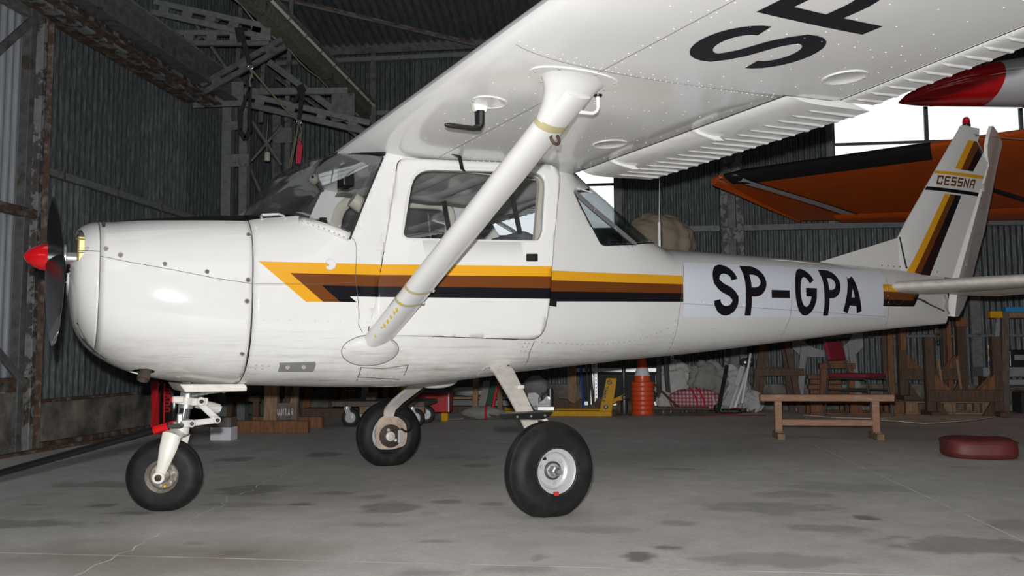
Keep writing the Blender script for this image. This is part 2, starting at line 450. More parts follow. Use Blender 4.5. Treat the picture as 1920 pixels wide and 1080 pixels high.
run(WIN2[0], WIN2[1], .30, 2.28); run(WIN2[0], WIN2[1], 2.24, WIN2[2]); run(WIN2[0], WIN2[1], WIN2[3], EAVE)
def gbeam(name, p0, p1, w, h, m, parent, upv=None):
    b = B(); b.beam(p0, p1, w, h, upv); return b.build(name, m, parent, smooth=0, bevel=.004, bseg=1)
gbeam('girt', (.3, YB - .035, 2.26), (11.5, YB - .035, 2.26), .06, .075, M_STEELL, wb)
gbeam('girt', (2.6, YB - .03, .895), (11.5, YB - .03, .895), .04, .035, M_STEELL, wb)
gbeam('girt', (XL, YB - .03, 3.905), (-2.0, YB - .03, 3.905), .05, .06, M_STEELL, wb)
gbeam('eave_beam', (XL, YB - .05, 4.765), (11.5, YB - .05, 4.765), .06, .11, M_STEEL, wb)
gbeam('eave_angle', (XL, YB - .07, 4.625), (11.5, YB - .07, 4.625), .09, .06, M_STEELL, wb)
gbeam('wall_post', (-2.285, YB - .07, .3), (-2.285, YB - .07, 4.71), .085, .05, M_STEEL, wb, (0, 1, 0))
gbeam('wall_post', (WIN2[0] - .05, YB - .05, 2.26), (WIN2[0] - .05, YB - .05, EAVE), .085, .05, M_STEELL, wb, (0, 1, 0))
gbeam('wall_post', (5.17, YB - .03, .3), (5.17, YB - .03, 2.3), .12, .02, M_STEELL, wb, (0, 1, 0))
gbeam('wall_post', (WIN1[1] + .04, YB - .05, 2.26), (WIN1[1] + .04, YB - .05, EAVE), .08, .05, M_STEEL, wb, (0, 1, 0))
# peeling battened column of the back wall
pc = B(); pc.cm = 0
pc.beam((2.22, YB - .12, 0), (2.22, YB - .12, EAVE), .09, .10, (0, 1, 0)); pc = pc.build('steel_column', M_PEEL, wb, smooth=0, bevel=.004)
gbeam('column_chord', (2.41, YB - .12, 0), (2.41, YB - .12, EAVE), .09, .10, M_PEEL, wb, (0, 1, 0))
for z in (1.2, 2.17, 3.0, 3.9):
    gbeam('batten', (2.18, YB - .18, z), (2.45, YB - .18, z), .012, .15, M_PEEL, wb)
gbeam('column_web', (2.315, YB - .10, 0), (2.315, YB - .10, EAVE), .11, .02, M_STEEL, wb, (0, 1, 0))
# conduit line beside it
for x in (-1.72, -1.0):
    b = B(); b.tube([(x, YB - .02, 3.2), (x, YB - .02, 4.6)], .006, 6); b.build('cable', M_STEELL, wb)

def window(n, box, mx, bars, parent_y=YB):
    x0, x1, z0, z1 = box
    w = B(); y = parent_y
    for (a, b_) in (((x0, y, z0), (x1, y, z0)), ((x0, y, z1), (x1, y, z1))): w.beam(a, b_, .06, .05)
    for x in (x0, x1): w.beam((x, y, z0), (x, y, z1), .05, .06, (0, 1, 0))
    w = w.build('window_%d' % n, M_MULL, smooth=0); tag(w, kind='structure')
    xs = [x0] + mx + [x1]; zs = [z0] + bars + [z1]
    for a, b_ in zip(xs, xs[1:]):
        for c, d in zip(zs, zs[1:]):
            p = B(); p.box(((a + b_) / 2, y + .03, (c + d) / 2), (b_ - a, .012, d - c)); p.build('pane', M_PANE, w, smooth=0)
    for x in mx: gbeam('mullion', (x, y - .01, z0), (x, y - .01, z1), .045, .04, M_MULL, w, (0, 1, 0))
    for z in bars: gbeam('glazing_bar', (x0, y - .005, z), (x1, y - .005, z), .04, .032, M_MULL, w)
    return w
window(1, WIN1, [.0], [2.865])
window(2, WIN2, [4.70, 5.80], [3.285])

# --- left wall
wl = B(); wl.box((XL - .1, 3.9, .175), (.2, 5.0, .35)); wl = wl.build('wall_left', M_PLINTH, smooth=0, bevel=.012); tag(wl, kind='structure')
y = 1.36
while y < YB - .05:
    L_ = min(.84, YB - y)
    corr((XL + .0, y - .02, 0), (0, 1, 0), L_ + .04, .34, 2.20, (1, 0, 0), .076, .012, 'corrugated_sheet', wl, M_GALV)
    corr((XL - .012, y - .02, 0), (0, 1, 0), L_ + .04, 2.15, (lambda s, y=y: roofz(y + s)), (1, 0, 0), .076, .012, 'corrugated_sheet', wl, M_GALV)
    y += L_
gbeam('girt', (XL + .04, 1.4, 2.165), (XL + .04, YB, 2.165), .06, .06, M_STEELL, wl)
gbeam('sill_strip', (XL + .015, 1.4, .355), (XL + .015, YB, .355), .06, .025, M_RUST, wl)
for k in range(5):
    b = B(); b.box((XL + .075, 1.75 + k * .75, 2.165), (.012, .012, .1)); b.build('girt_clip', M_RUST, wl, smooth=0)
gbeam('floor_rail', (XL + .06, -6, .015), (XL + .06, YB, .015), .05, .05, M_RUST, wl)
gbeam('floor_rail', (XL + .25, -6, .008), (XL + .25, YB, .008), .06, .03, M_RUST, wl)
# sliding door leaf, nearer to the camera
dl = B(); dx = -3.5
dl.beam((dx, 1.20, .0), (dx, 1.20, 3.35), .06, .075, (1, 0, 0)); dl = dl.build('door_1', M_STEEL, smooth=0, bevel=.004); tag(dl, kind='structure')
gbeam('door_stile', (dx + .02, 1.315, 0), (dx + .02, 1.315, 3.3), .05, .06, M_PEEL, dl, (1, 0, 0))
gbeam('edge_angle', (dx + .055, 1.37, 0), (dx + .055, 1.37, 3.28), .012, .05, M_RUST, dl, (1, 0, 0))
gbeam('door_stile', (dx, -1.1, 0), (dx, -1.1, 3.3), .06, .075, M_STEEL, dl, (1, 0, 0))
gbeam('door_rail', (dx, -1.1, 3.30), (dx, 1.38, 3.30), .06, .09, M_STEEL, dl)
gbeam('door_rail', (dx + .02, -1.1, 1.77), (dx + .02, 1.3, 1.77), .06, .07, M_RUST, dl)
gbeam('door_rail', (dx, -1.1, .50), (dx, 1.3, .50), .06, .10, M_RUST, dl)
gbeam('door_kick_plate', (dx - .01, -1.1, .22), (dx - .01, 1.36, .22), .03, .44, M_PLINTH, dl)
gbeam('door_brace', (dx + .03, .35, 2.35), (dx + .03, 1.22, 3.27), .03, .055, M_STEEL, dl)
gbeam('door_brace', (dx + .03, .35, 1.25), (dx + .03, 1.25, .50), .03, .055, M_STEEL, dl)
for k in range(4):
    corr((dx - .06, -1.12 + k * .58, 0), (0, 1, 0), .60, .42, 3.32, (1, 0, 0), .076, .012, 'corrugated_sheet', dl, M_GALVNEW)
d2 = B(); d2.box((-3.72, -4.7, 2.3), (.1, 7.4, 4.6)); d2 = d2.build('door_2', M_STEEL, smooth=0); tag(d2, kind='structure')
for k in range(4): gbeam('door_rail', (-3.64, -8.3, .5 + k * 1.2), (-3.64, -1.1, .5 + k * 1.2), .06, .09, M_STEEL, d2)
up_ = B(); up_.box((-3.8, -3.8, 6.4), (.1, 10.4, 6.4)); up_ = up_.build('trim_1', M_GALVROOF, smooth=0); tag(up_, kind='structure')

# --- walls the camera does not see
wr = B(); wr.box((11.55, -1.3, 4.5), (.1, 15.6, 9)); wr = wr.build('wall_right', M_STEEL, smooth=0); tag(wr, kind='structure')
wf = B(); wf.box((1.5, -9.2, 4.6), (20.4, .1, 9.2)); wf = wf.build('wall_front', M_STEEL, smooth=0); tag(wf, kind='structure')
fw = window(3, (-3.0, 1.0, 2.2, 3.9), [-2.0, -1.0, 0.0], [2.75, 3.3], -9.12)
fw = window(4, (3.0, 7.0, 2.2, 3.9), [4.0, 5.0, 6.0], [2.75, 3.3], -9.12)

# --- roof
rf = B(); rf.box((4, YB + .12, EAVE + .02), (16, .06, .1)); rf = rf.build('ceiling', M_STEEL, smooth=0); tag(rf, kind='structure')
def roof_sheet(x0, w, y0, y1):
    n = int(w / .11 * 6); V = []; F = []
    for i in range(n + 1):
        x = x0 + w * i / n; dz = .012 * sin(2 * pi * x / .11)
        V.append((x, y0, roofz(y0) + dz + .03)); V.append((x, y1, roofz(y1) + dz + .03))
    for i in range(n): F.append((2 * i, 2 * i + 1, 2 * i + 3, 2 * i + 2))
    me = bpy.data.meshes.new('roof_sheet'); me.from_pydata(V, [], F); me.materials.append(M_GALVROOF)
    return link('roof_sheet', me, rf, smooth=180)
x = -4.4
while x < 11.6:
    roof_sheet(x, 1.1, -9.4, -1.4); roof_sheet(x, 1.1, -1.5, YB + .1); x += 1.1
for y in (4.0, 1.2, -1.6, -4.4):
    gbeam('purlin', (-3.6, y, roofz(y) - .06), (11.5, y, roofz(y) - .06), .06, .12, M_STEEL, rf)
gbeam('wind_brace', (-3.13, 5.17, 5.06), (-.84, 6.28, 4.76), .035, .06, M_RUST, rf)
gbeam('wind_brace', (-3.13, 5.12, 5.03), (-.84, 6.23, 4.73), .03, .03, M_STEEL, rf)
gbeam('wind_brace', (-.84, 6.25, 4.74), (1.4, 5.17, 5.04), .035, .06, M_RUST, rf)

# rooflights: translucent sheets in the nearer roof slope
for x0, y0 in ((-3.2, -3.6), (.6, -3.6), (4.4, -3.6)):
    sk = thing('rooflight', None, None, kind='structure'); sk.parent = rf
    for i in range(3):
        for j in range(3):
            xa = x0 + i * .75; ya = y0 + j * .95; b = B(); b.add([(xa, ya, roofz(ya) - .02), (xa + .68, ya, roofz(ya) - .02), (xa + .68, ya + .88, roofz(ya + .88) - .02), (xa, ya + .88, roofz(ya + .88) - .02)], [(3, 2, 1, 0)]); b.build('rooflight_pane', M_PANE, sk, smooth=0, fix=False)
# --- steelwork on the left: crane beams, lattice column, trusses
cb = B(); cb.beam((-3.46, .2, 3.37), (-3.46, 3.62, 3.37), .12, .10); cb = cb.build('crane_beam', M_RUST, smooth=0, bevel=.006); tag(cb, kind='structure')
gbeam('lower_flange', (-3.44, .2, 3.325), (-3.44, 3.62, 3.325), .20, .014, M_RUST, cb)
gbeam('channel', (-3.30, .2, 3.36), (-3.30, 3.7, 3.36), .10, .16, M_PEEL, cb)
gbeam('channel', (-3.22, .2, 3.31), (-3.22, 3.7, 3.31), .10, .02, M_RUST, cb)
gbeam('upper_beam', (-3.10, .2, 3.46), (-3.10, 3.85, 3.46), .05, .20, M_STEEL, cb)
gbeam('upper_flange', (-3.06, .2, 3.57), (-3.06, 3.85, 3.57), .16, .02, M_STEELL, cb)
gbeam('lower_flange', (-3.08, .2, 3.355), (-3.08, 3.85, 3.355), .16, .015, M_STEEL, cb)
gbeam('end_plate', (-3.5, 3.72, 3.42), (-2.95, 3.72, 3.42), .02, .26, M_STEELL, cb)
for k in range(9):
    gbeam('stiffener', (-3.16, .4 + k * .42, 3.38), (-3.16, .4 + k * .42, 3.55), .05, .012, M_PEEL, cb, (0, 1, 0))
lc = B(); lc.beam((-3.335, 4.25, 0), (-3.36, 4.25, 3.45), .105, .10, (0, 1, 0)); lc = lc.build('lattice_column', M_STEELL, smooth=0, bevel=.004); tag(lc, kind='structure')
gbeam('column_chord', (-3.13, 4.25, 0), (-3.17, 4.25, 3.45), .09, .10, M_STEELL, lc, (0, 1, 0))
gbeam('column_chord', (-2.92, 4.65, 0), (-2.95, 4.65, 3.45), .10, .10, M_STEEL, lc, (0, 1, 0))
gbeam('column_chord', (-2.79, 4.65, 0), (-2.82, 4.65, 3.45), .06, .10, M_STEEL, lc, (0, 1, 0))
for z in (.5, 1.2, 1.95, 2.83, 3.22):
    gbeam('batten', (-3.38, 4.19, z), (-3.09, 4.19, z), .012, .14 if z < 3 else .1, M_STEELL, lc)
for z in (.6, 1.4, 2.35, 3.2):
    gbeam('batten', (-2.98, 4.59, z), (-2.76, 4.59, z), .012, .18, M_STEELL, lc)
for z0, z1 in ((1.2, 1.9), (2.0, 2.75), (2.85, 3.3)):
    gbeam('lacing', (-3.13, 4.33, z0), (-2.88, 4.57, z1), .06, .03, M_STEEL, lc); gbeam('lacing', (-2.88, 4.57, z0), (-3.13, 4.33, z1), .06, .03, M_STEEL, lc)
def truss_member(root, p0, p1, h, gap, n, m=M_STEELL, nm='chord'):
    """two flats joined by battens, seen from the front"""
    p0 = Vector(p0); p1 = Vector(p1); d = (p1 - p0).normalized(); u = Vector((-d.z, 0, d.x))
    for s in (-1, 1): gbeam(nm, p0 + u * s * (gap / 2 + h / 2), p1 + u * s * (gap / 2 + h / 2), .04, h, m, root, u)
    for k in range(n):
        c = p0.lerp(p1, (k + .5) / n)
        gbeam('batten', c - d * .05, c + d * .05, .03, gap + h * .6, m, root, u)
tr = B(); tr.box((-2.50, 3.1, 3.83), (.20, .03, .2)); tr = tr.build('roof_truss', M_STEELL, smooth=0, bevel=.004); tag(tr, kind='structure')
truss_member(tr, (-3.62, 3.1, 4.13), (-2.42, 3.1, 3.81), .055, .05, 5)
truss_member(tr, (-3.6, 3.12, 3.82), (-2.42, 3.12, 3.765), .05, .055, 5)
truss_member(tr, (-3.1, 3.14, 3.30), (-2.28, 3.14, 3.72), .05, .03, 3, M_STEEL, 'diagonal')
gbeam('diagonal', (-3.4, 3.3, 4.2), (-2.9, 3.3, 3.5), .03, .07, M_STEEL, tr, (0, 1, 0)); gbeam('diagonal', (-3.0, 3.3, 4.1), (-3.5, 3.3, 3.6), .03, .05, M_STEEL, tr, (0, 1, 0))
t2 = B(); t2.box((-1.95, 3.95, 3.3), (.25, .03, .3)); t2 = t2.build('roof_truss', M_STEEL, smooth=0, bevel=.004); tag(t2, kind='structure')
gbeam('chord', (-3.15, 3.95, 3.515), (-1.9, 3.95, 3.475), .05, .07, M_STEELL, t2)
truss_member(t2, (-3.02, 3.9, 3.42), (-1.66, 3.9, 3.06), .06, .04, 4, M_STEELL)
gbeam('diagonal', (-2.80, 4.0, 3.85), (-1.62, 4.0, 2.95), .03, .07, M_STEELL, t2); gbeam('diagonal', (-2.72, 4.02, 3.68), (-1.75, 4.02, 2.95), .03, .03, M_RUST, t2)
for x in (-3.35, -3.05, -2.75): gbeam('hanger', (x, 4.4, 3.3), (x + .05, 4.4, 5.0), .05, .03, M_STEEL, t2, (0, 1, 0))
M_OLIVE = mat('olive_steel', (.125, .122, .095), rough=.55, var=.3, vs=7, col2=(.06, .045, .03), thresh=.62, soft=.06)
bb = B(); bb.box((-2.33, 3.4, 3.94), (.012, 5.8, .18)); bb = bb.build('tie_beam', M_OLIVE, smooth=0); tag(bb, kind='structure')
gbeam('flange', (-2.385, .5, 3.855), (-2.385, YB, 3.855), .12, .014, M_OLIVE, bb); gbeam('flange', (-2.28, .5, 4.03), (-2.28, YB, 4.03), .10, .014, M_OLIVE, bb)
gbeam('web', (-2.315, .5, 3.93), (-2.315, YB, 3.93), .016, .15, M_OLIVE, bb)
b = B(); b.tube([(-2.27, .5, 3.99), (-2.27, YB - .1, 3.99)], .017, 8); b.build('conduit', mat('conduit', (.60, .60, .58), .5), bb)
b = B(); b.tube([(-2.45 + .012 * sin(k * 1.3), .5 + k * .29, 3.855 - .03 * abs(sin(k * .9))) for k in range(21)], .006, 6); b.build('cable', mat('cable_pale', (.35, .33, .27), .6), bb)
for k in range(12):
    b = B(); b.box((-2.27, .9 + k * .46, 3.99), (.045, .012, .045)); b.build('conduit_clip', M_STEEL, bb, smooth=0)
# ------------------------------------------------------------------ the aircraft: local frame X aft, Y to its right wing, Z up
# X, zb, zc, zt, W, nl, nu
HULL=[
(-1.90,.97,1.07,1.17,.26,2.4,2.4),
(-1.885,.87,1.07,1.235,.32,2.5,2.5),
(-1.86,.80,1.06,1.272,.358,2.5,2.5),
(-1.81,.733,1.05,1.293,.390,2.6,2.6),
(-1.74,.680,1.03,1.298,.412,2.6,2.7),
(-1.65,.635,1.02,1.312,.432,2.6,2.9),
(-1.50,.595,1.01,1.330,.452,2.7,3.1),
(-1.30,.570,1.00,1.352,.472,2.8,3.2),
(-1.20,.565,1.00,1.360,.482,2.9,3.2),
(-0.95,.555,1.02,1.41,.505,3.2,3.6),
(-0.70,.545,1.06,1.95,.522,3.3,4.0),
(-0.45,.54,1.10,2.10,.530,3.3,4.0),
( 0.00,.570,1.10,2.10,.530,3.2,4.0),
( 0.35,.607,1.10,2.05,.520,3.0,3.6),
( 0.55,.622,1.10,1.79,.502,2.9,3.0),
( 0.80,.642,1.09,1.635,.473,2.8,2.6),
( 1.10,.665,1.08,1.438,.430,2.6,2.4),
( 1.28,.678,1.08,1.358,.407,2.55,2.35),
( 1.45,.690,1.08,1.352,.385,2.5,2.3),
( 2.25,.760,1.09,1.350,.285,2.4,2.3),
( 3.30,.855,1.10,1.332,.155,2.3,2.2),
( 3.80,.895,1.10,1.320,.095,2.2,2.2),
( 4.22,.925,1.10,1.30,.040,2.0,2.0),
]
def hull(x):
    T=HULL
    if x<=T[0][0]: return T[0][1:]
    if x>=T[-1][0]: return T[-1][1:]
    for i in range(len(T)-1):
        if T[i][0]<=x<=T[i+1][0]: break
    a=T[i];b=T[i+1];h=b[0]-a[0];t=(x-a[0])/h
    p=T[i-1] if i>0 else a; q=T[i+2] if i+2<len(T) else b
    out=[]
    for k in range(1,7):
        d=(b[k]-a[k])/h
        da=(a[k]-p[k])/(a[0]-p[0]) if i>0 else d
        db=(q[k]-b[k])/(q[0]-b[0]) if i+2<len(T) else d
        # monotone (fritsch-carlson / harmonic) slopes
        m0=0 if da*d<=0 else 2*da*d/(da+d)
        m1=0 if db*d<=0 else 2*db*d/(db+d)
        out.append((2*t**3-3*t*t+1)*a[k]+(t**3-2*t*t+t)*h*m0+(-2*t**3+3*t*t)*b[k]+(t**3-t*t)*h*m1)
    return out
def halfw(x,z):
    zb,zc,zt,W,nl,nu=hull(x)
    if z<zc: s=(zc-z)/(zc-zb);n=nl
    else: s=(z-zc)/(zt-zc);n=nu
    s=min(max(s,0),1)
    return W*(1-s**n)**(1/n)
M_WHITE = None
def paint_material():
    m = bpy.data.materials.new('white_aircraft_paint'); m.use_nodes = True
    nt = m.node_tree; N = nt.nodes; L = nt.links; P = N['Principled BSDF']
    P.inputs['Roughness'].default_value = .065; P.inputs['Specular IOR Level'].default_value = .5
    tc = N.new('ShaderNodeTexCoord')
    def noise(scale, st, d=6):
        mp = N.new('ShaderNodeMapping'); mp.inputs['Scale'].default_value = st; L.new(tc.outputs['Object'], mp.inputs[0])
        n = N.new('ShaderNodeTexNoise'); n.inputs['Scale'].default_value = scale; n.inputs['Detail'].default_value = d; n.inputs['Roughness'].default_value = .7
        L.new(mp.outputs[0], n.inputs[0]); return n.outputs['Fac']
    def rng(s, a, b, lo=0.0, hi=1.0):
        r = N.new('ShaderNodeMapRange'); r.inputs[1].default_value = a; r.inputs[2].default_value = b; r.inputs[3].default_value = lo; r.inputs[4].default_value = hi
        L.new(s, r.inputs[0]); return r.outputs[0]
    def mul(a, b):
        x = N.new('ShaderNodeMath'); x.operation = 'MULTIPLY'; L.new(a, x.inputs[0]); L.new(b, x.inputs[1]); return x.outputs[0]
    sep = N.new('ShaderNodeSeparateXYZ'); L.new(tc.outputs['Object'], sep.inputs[0])
    low = rng(sep.outputs[2], .84, .58)                                   # oil film and scuffs collect on the belly skin
    streak = rng(noise(2.2, (1.2, 4, 26)), .50, .70)
    blot = rng(noise(5, (1, 1, 1)), .42, .72)
    d1 = mul(low, streak); d2 = mul(low, blot)
    mx = N.new('ShaderNodeMix'); mx.data_type = 'RGBA'; L.new(rng(noise(1.5, (1, 1, 1), 3), .35, .65), mx.inputs[0])
    mx.inputs[6].default_value = (.745, .74, .725, 1); mx.inputs[7].default_value = (.70, .697, .68, 1)
    m2 = N.new('ShaderNodeMix'); m2.data_type = 'RGBA'; L.new(rng(d1, 0, 1, 0, .62), m2.inputs[0]); L.new(mx.outputs[2], m2.inputs[6]); m2.inputs[7].default_value = (.22, .18, .14, 1)
    m3 = N.new('ShaderNodeMix'); m3.data_type = 'RGBA'; L.new(rng(d2, 0, 1, 0, .40), m3.inputs[0]); L.new(m2.outputs[2], m3.inputs[6]); m3.inputs[7].default_value = (.33, .27, .20, 1)
    sc = N.new('ShaderNodeMix'); sc.data_type = 'RGBA'
    L.new(mul(rng(noise(3.0, (.8, 6, 42), 3), .64, .70, 0, .28), rng(sep.outputs[2], 1.0, .8)), sc.inputs[0]); L.new(m3.outputs[2], sc.inputs[6]); sc.inputs[7].default_value = (.2, .2, .2, 1)
    L.new(sc.outputs[2], P.inputs['Base Color'])
    return m
M_WHITE = paint_material()
M_WINGW = mat('white_wing_paint', (.80, .80, .795), rough=.14, var=.03, vs=3, spec=.5)
M_YEL = mat('stripe_yellow', (.74, .36, .02), rough=.16, spec=.35)
M_BRN = mat('stripe_brown', (.155, .048, .012), rough=.16, spec=.35)
M_BLK = mat('stripe_black', (.010, .010, .013), rough=.16, spec=.35)
M_PANEL = mat('panel_white', (.74, .78, .86), rough=.4, spec=.3)
M_LET = mat('lettering_black', (.010, .010, .014), rough=.4, spec=.2)
M_RED = mat('glossy_red', (.60, .008, .012), rough=.12, coat=.5)
M_SEAM = mat('seam_dirt', (.10, .095, .09), rough=.8)
M_SEAMD = mat('dark_gap', (.012, .012, .012), rough=.9)
M_RIV = mat('rivet_paint', (.72, .71, .69), rough=.25)
M_RIVD = mat('rivet_grimy', (.42, .40, .37), rough=.4)
M_CHR = mat('chrome', (.75, .76, .78), rough=.12, metal=1.0)
M_ALU = mat('aluminium', (.52, .53, .54), rough=.38, metal=.75)
M_WHEEL = mat('wheel_silver', (.55, .56, .58), rough=.35, metal=.25)
M_RUBBER = mat('tyre_rubber', (.0105, .0105, .011), rough=.6, var=.35, vs=9, col2=(.020, .019, .018), thresh=.58, soft=.15, spec=.3)
M_DARK = mat('dark_interior', (.02, .02, .022), rough=.8)
M_BLKP = mat('black_plastic', (.012, .012, .013), rough=.35)
M_BLADE = mat('black_blade', (.016, .016, .018), rough=.35, var=.2, vs=8)
M_GLASS = glass('clear_acrylic', (.965, .975, .978), .10)
M_GLASST = glass('tinted_acrylic', (.93, .955, .965), .10)
M_CREAM = mat('cream_trim', (.60, .56, .48), rough=.5)
M_HEAD = mat('grey_headliner', (.62, .61, .60), rough=.8, var=.2, vs=5)
M_GOLD = mat('gold_crankcase', (.50, .42, .18), rough=.35, metal=.3)
M_YCHIP = mat('yellow_primer', (.52, .36, .01), rough=.6)
M_TAPE = mat('yellowed_tape', (.50, .44, .25), rough=.5)
M_DIRTW = mat('grimy_white_metal', (.66, .62, .57), rough=.4, var=.12, vs=9, col2=(.25, .19, .14), thresh=.68, soft=.06)

AC = thing('light_aircraft', 'white high-wing light aircraft with yellow, brown and black stripes on the hangar floor', 'airplane', (0, 0, 0), PSI)

def P(x, z, off=0.0, side=-1):
    zb, zc, zt = hull(x)[:3]; z = min(max(z, zb + .006), zt - .004)
    return Vector((x, side * (halfw(x, z) + off), z))
def pinpoly(x, y, poly):
    c = False; n = len(poly)
    for i in range(n):
        x1, y1 = poly[i]; x2, y2 = poly[(i + 1) % n]
        if (y1 > y) != (y2 > y) and x < (x2 - x1) * (y - y1) / (y2 - y1) + x1: c = not c
    return c
def rpoly(pts, r, n=5):
    """round the corners of a polygon"""
    out = []; k = len(pts)
    for i in range(k):
        p = Vector(pts[i]); a = Vector(pts[i - 1]); b = Vector(pts[(i + 1) % k])
        rr = r[i] if isinstance(r, (list, tuple)) else r
        if rr <= 0: out.append((p.x, p.y)); continue
        da = (a - p); db = (b - p); t = min(rr, da.length * .48, db.length * .48)
        p0 = p + da.normalized() * t; p1 = p + db.normalized() * t
        for j in range(n + 1):
            s = j / n; q = p0 * (1 - s) ** 2 + p * 2 * s * (1 - s) + p1 * s * s; out.append((q.x, q.y))
    return out
def inset(poly, d):
    """offset a polygon outward by d (negative: inward)"""
    n = len(poly); A = sum(poly[i][0] * poly[(i + 1) % n][1] - poly[(i + 1) % n][0] * poly[i][1] for i in range(n))
    sg = 1 if A > 0 else -1; out = []
    for i in range(n):
        p = Vector(poly[i]); a = Vector(poly[i - 1]); b = Vector(poly[(i + 1) % n])
        d1 = (p - a).normalized(); d2 = (b - p).normalized()
        nn = Vector((d1.y + d2.y, -(d1.x + d2.x)))
        if nn.length < 1e-6: nn = Vector((d1.y, -d1.x))
        nn.normalize(); c = max(.5, nn.dot(Vector((d1.y, -d1.x))))
        q = p + nn * sg * d / c; out.append((q.x, q.y))
    return out
def cut(bm, poly, side, act, mi=0):
    """split faces of one side (0: both) along a polygon in X-Z; then delete / paint / return the faces inside"""
    x0 = min(p[0] for p in poly) - .06; x1 = max(p[0] for p in poly) + .06; z0 = min(p[1] for p in poly) - .06; z1 = max(p[1] for p in poly) + .06
    def region():
        fs = []
        for f in bm.faces:
            xs = [v.co.x for v in f.verts]; zs = [v.co.z for v in f.verts]
            if max(xs) < x0 or min(xs) > x1 or max(zs) < z0 or min(zs) > z1: continue
            c = f.calc_center_median()
            if side and c.y * side < -1e-6: continue
            fs.append(f)
        return fs
    n = len(poly); fs = region()
    for i in range(n):
        a = poly[i]; b = poly[(i + 1) % n]
        ex0, ex1 = min(a[0], b[0]) - .05, max(a[0], b[0]) + .05; ez0, ez1 = min(a[1], b[1]) - .05, max(a[1], b[1]) + .05
        geom = set()
        for f in fs:
            if not f.is_valid: continue
            xs = [v.co.x for v in f.verts]; zs = [v.co.z for v in f.verts]
            if max(xs) < ex0 or min(xs) > ex1 or max(zs) < ez0 or min(zs) > ez1: continue
            geom.add(f); geom.update(f.edges); geom.update(f.verts)
        if not geom: continue
        nrm = Vector((b[1] - a[1], 0, -(b[0] - a[0])))
        if nrm.length < 1e-7: continue
        r = bmesh.ops.bisect_plane(bm, geom=list(geom), dist=1e-6, plane_co=(a[0], 0, a[1]), plane_no=nrm.normalized())
        fs = region()
    ins = []
    for f in region():
        c = f.calc_center_median()
        if pinpoly(c.x, c.z, poly): ins.append(f)
    if act == 'paint':
        for f in ins: f.material_index = mi
    elif act == 'delete': bmesh.ops.delete(bm, geom=ins, context='FACES')
    elif act == 'take':
        nb = bmesh.new(); mp = {}
        for f in ins:
            vs = []
            for v in f.verts:
                if v not in mp: mp[v] = nb.verts.new(v.co)
                vs.append(mp[v])
            nf = nb.faces.new(vs); nf.material_index = f.material_index; nf.smooth = True
        bmesh.ops.delete(bm, geom=ins, context='FACES')
        return nb
def loft_hull(xs, nl=26, nu=30):
    bm = bmesh.new(); rings = []
    for x in xs:
        zb, zc, zt, W, el, eu = hull(x); r = []
        for i in range(nl):
            a = pi / 2 * i / nl; r.append((W * sin(a) ** (2 / el), zc - (zc - zb) * cos(a) ** (2 / el)))
        for i in range(nu + 1):
            a = pi / 2 * (1 - i / nu); r.append((W * sin(a) ** (2 / eu), zc + (zt - zc) * cos(a) ** (2 / eu)))
        full = [bm.verts.new((x, -y, z)) for y, z in r] + [bm.verts.new((x, y, z)) for y, z in r[-2:0:-1]]
        rings.append(full)
    n = len(rings[0])
    for a, b in zip(rings, rings[1:]):
        for j in range(n):
            k = (j + 1) % n; bm.faces.new((a[j], a[k], b[k], b[j]))
    return bm, rings
def bm_obj(bm, name, mats, parent, smooth=50, solid=0.0, off=-1):
    bmesh.ops.remove_doubles(bm, verts=bm.verts, dist=2e-5)
    bmesh.ops.recalc_face_normals(bm, faces=bm.faces)
    me = bpy.data.meshes.new(name); bm.to_mesh(me); bm.free()
    for m in mats: me.materials.append(m)
    o = link(name, me, parent, smooth)
    if solid:
        s = o.modifiers.new('skin', 'SOLIDIFY'); s.thickness = solid; s.offset = off; s.use_even_offset = False
    return o
def outward(bm):
    """make normals of an open skin point away from the centre line"""
    for f in bm.faces:
        c = f.calc_center_median(); d = Vector((0, c.y, c.z - 1.05))
        f.normal_update()
        if f.normal.dot(d) < 0: f.normal_flip()
def skin_obj(bm, name, mats, parent, solid=.006, smooth=50):
    bmesh.ops.remove_doubles(bm, verts=bm.verts, dist=2e-5)
    outward(bm)
    me = bpy.data.meshes.new(name); bm.to_mesh(me); bm.free()
    for m in mats: me.materials.append(m)
    o = link(name, me, parent, smooth)
    if solid:
        s = o.modifiers.new('skin', 'SOLIDIFY'); s.thickness = solid; s.offset = -1
    return o
def ribbon(b, pts, w, off=.0012, side=-1, step=.02, fn=None):
    """flat strip of width w lying on the skin along a polyline in X-Z"""
    fn = fn or (lambda x, z: P(x, z, off, side))
    q = [Vector(pts[0])]
    for a, c in zip(pts, pts[1:]):
        a = Vector(a); c = Vector(c); k = max(1, int((c - a).length / step))
        for i in range(1, k + 1): q.append(a.lerp(c, i / k))
    n = len(q); V = []
    for i in range(n):
        d = (q[min(i + 1, n - 1)] - q[max(i - 1, 0)]).normalized(); nn = Vector((-d.y, d.x)) * w / 2
        V += [fn(*(q[i] + nn)), fn(*(q[i] - nn))]
    b.add(V, [(2 * i, 2 * i + 1, 2 * i + 3, 2 * i + 2) for i in range(n - 1)])
def rim(b, poly, prof, side=-1, fn=None):
    """sweep a profile of (offset outward, height) pairs round a closed X-Z polygon on the skin"""
    fn = fn or (lambda x, z, h: P(x, z, h, side))
    n = len(poly); rows = []
    for d, h in prof:
        pp = inset(poly, d) if abs(d) > 1e-9 else poly
        rows.append([fn(x, z, h) for x, z in pp])
    V = [p for r in rows for p in r]; F = []
    for i in range(len(prof) - 1):
        for j in range(n):
            k = (j + 1) % n; F.append((i * n + j, i * n + k, (i + 1) * n + k, (i + 1) * n + j))
    b.add(V, F)
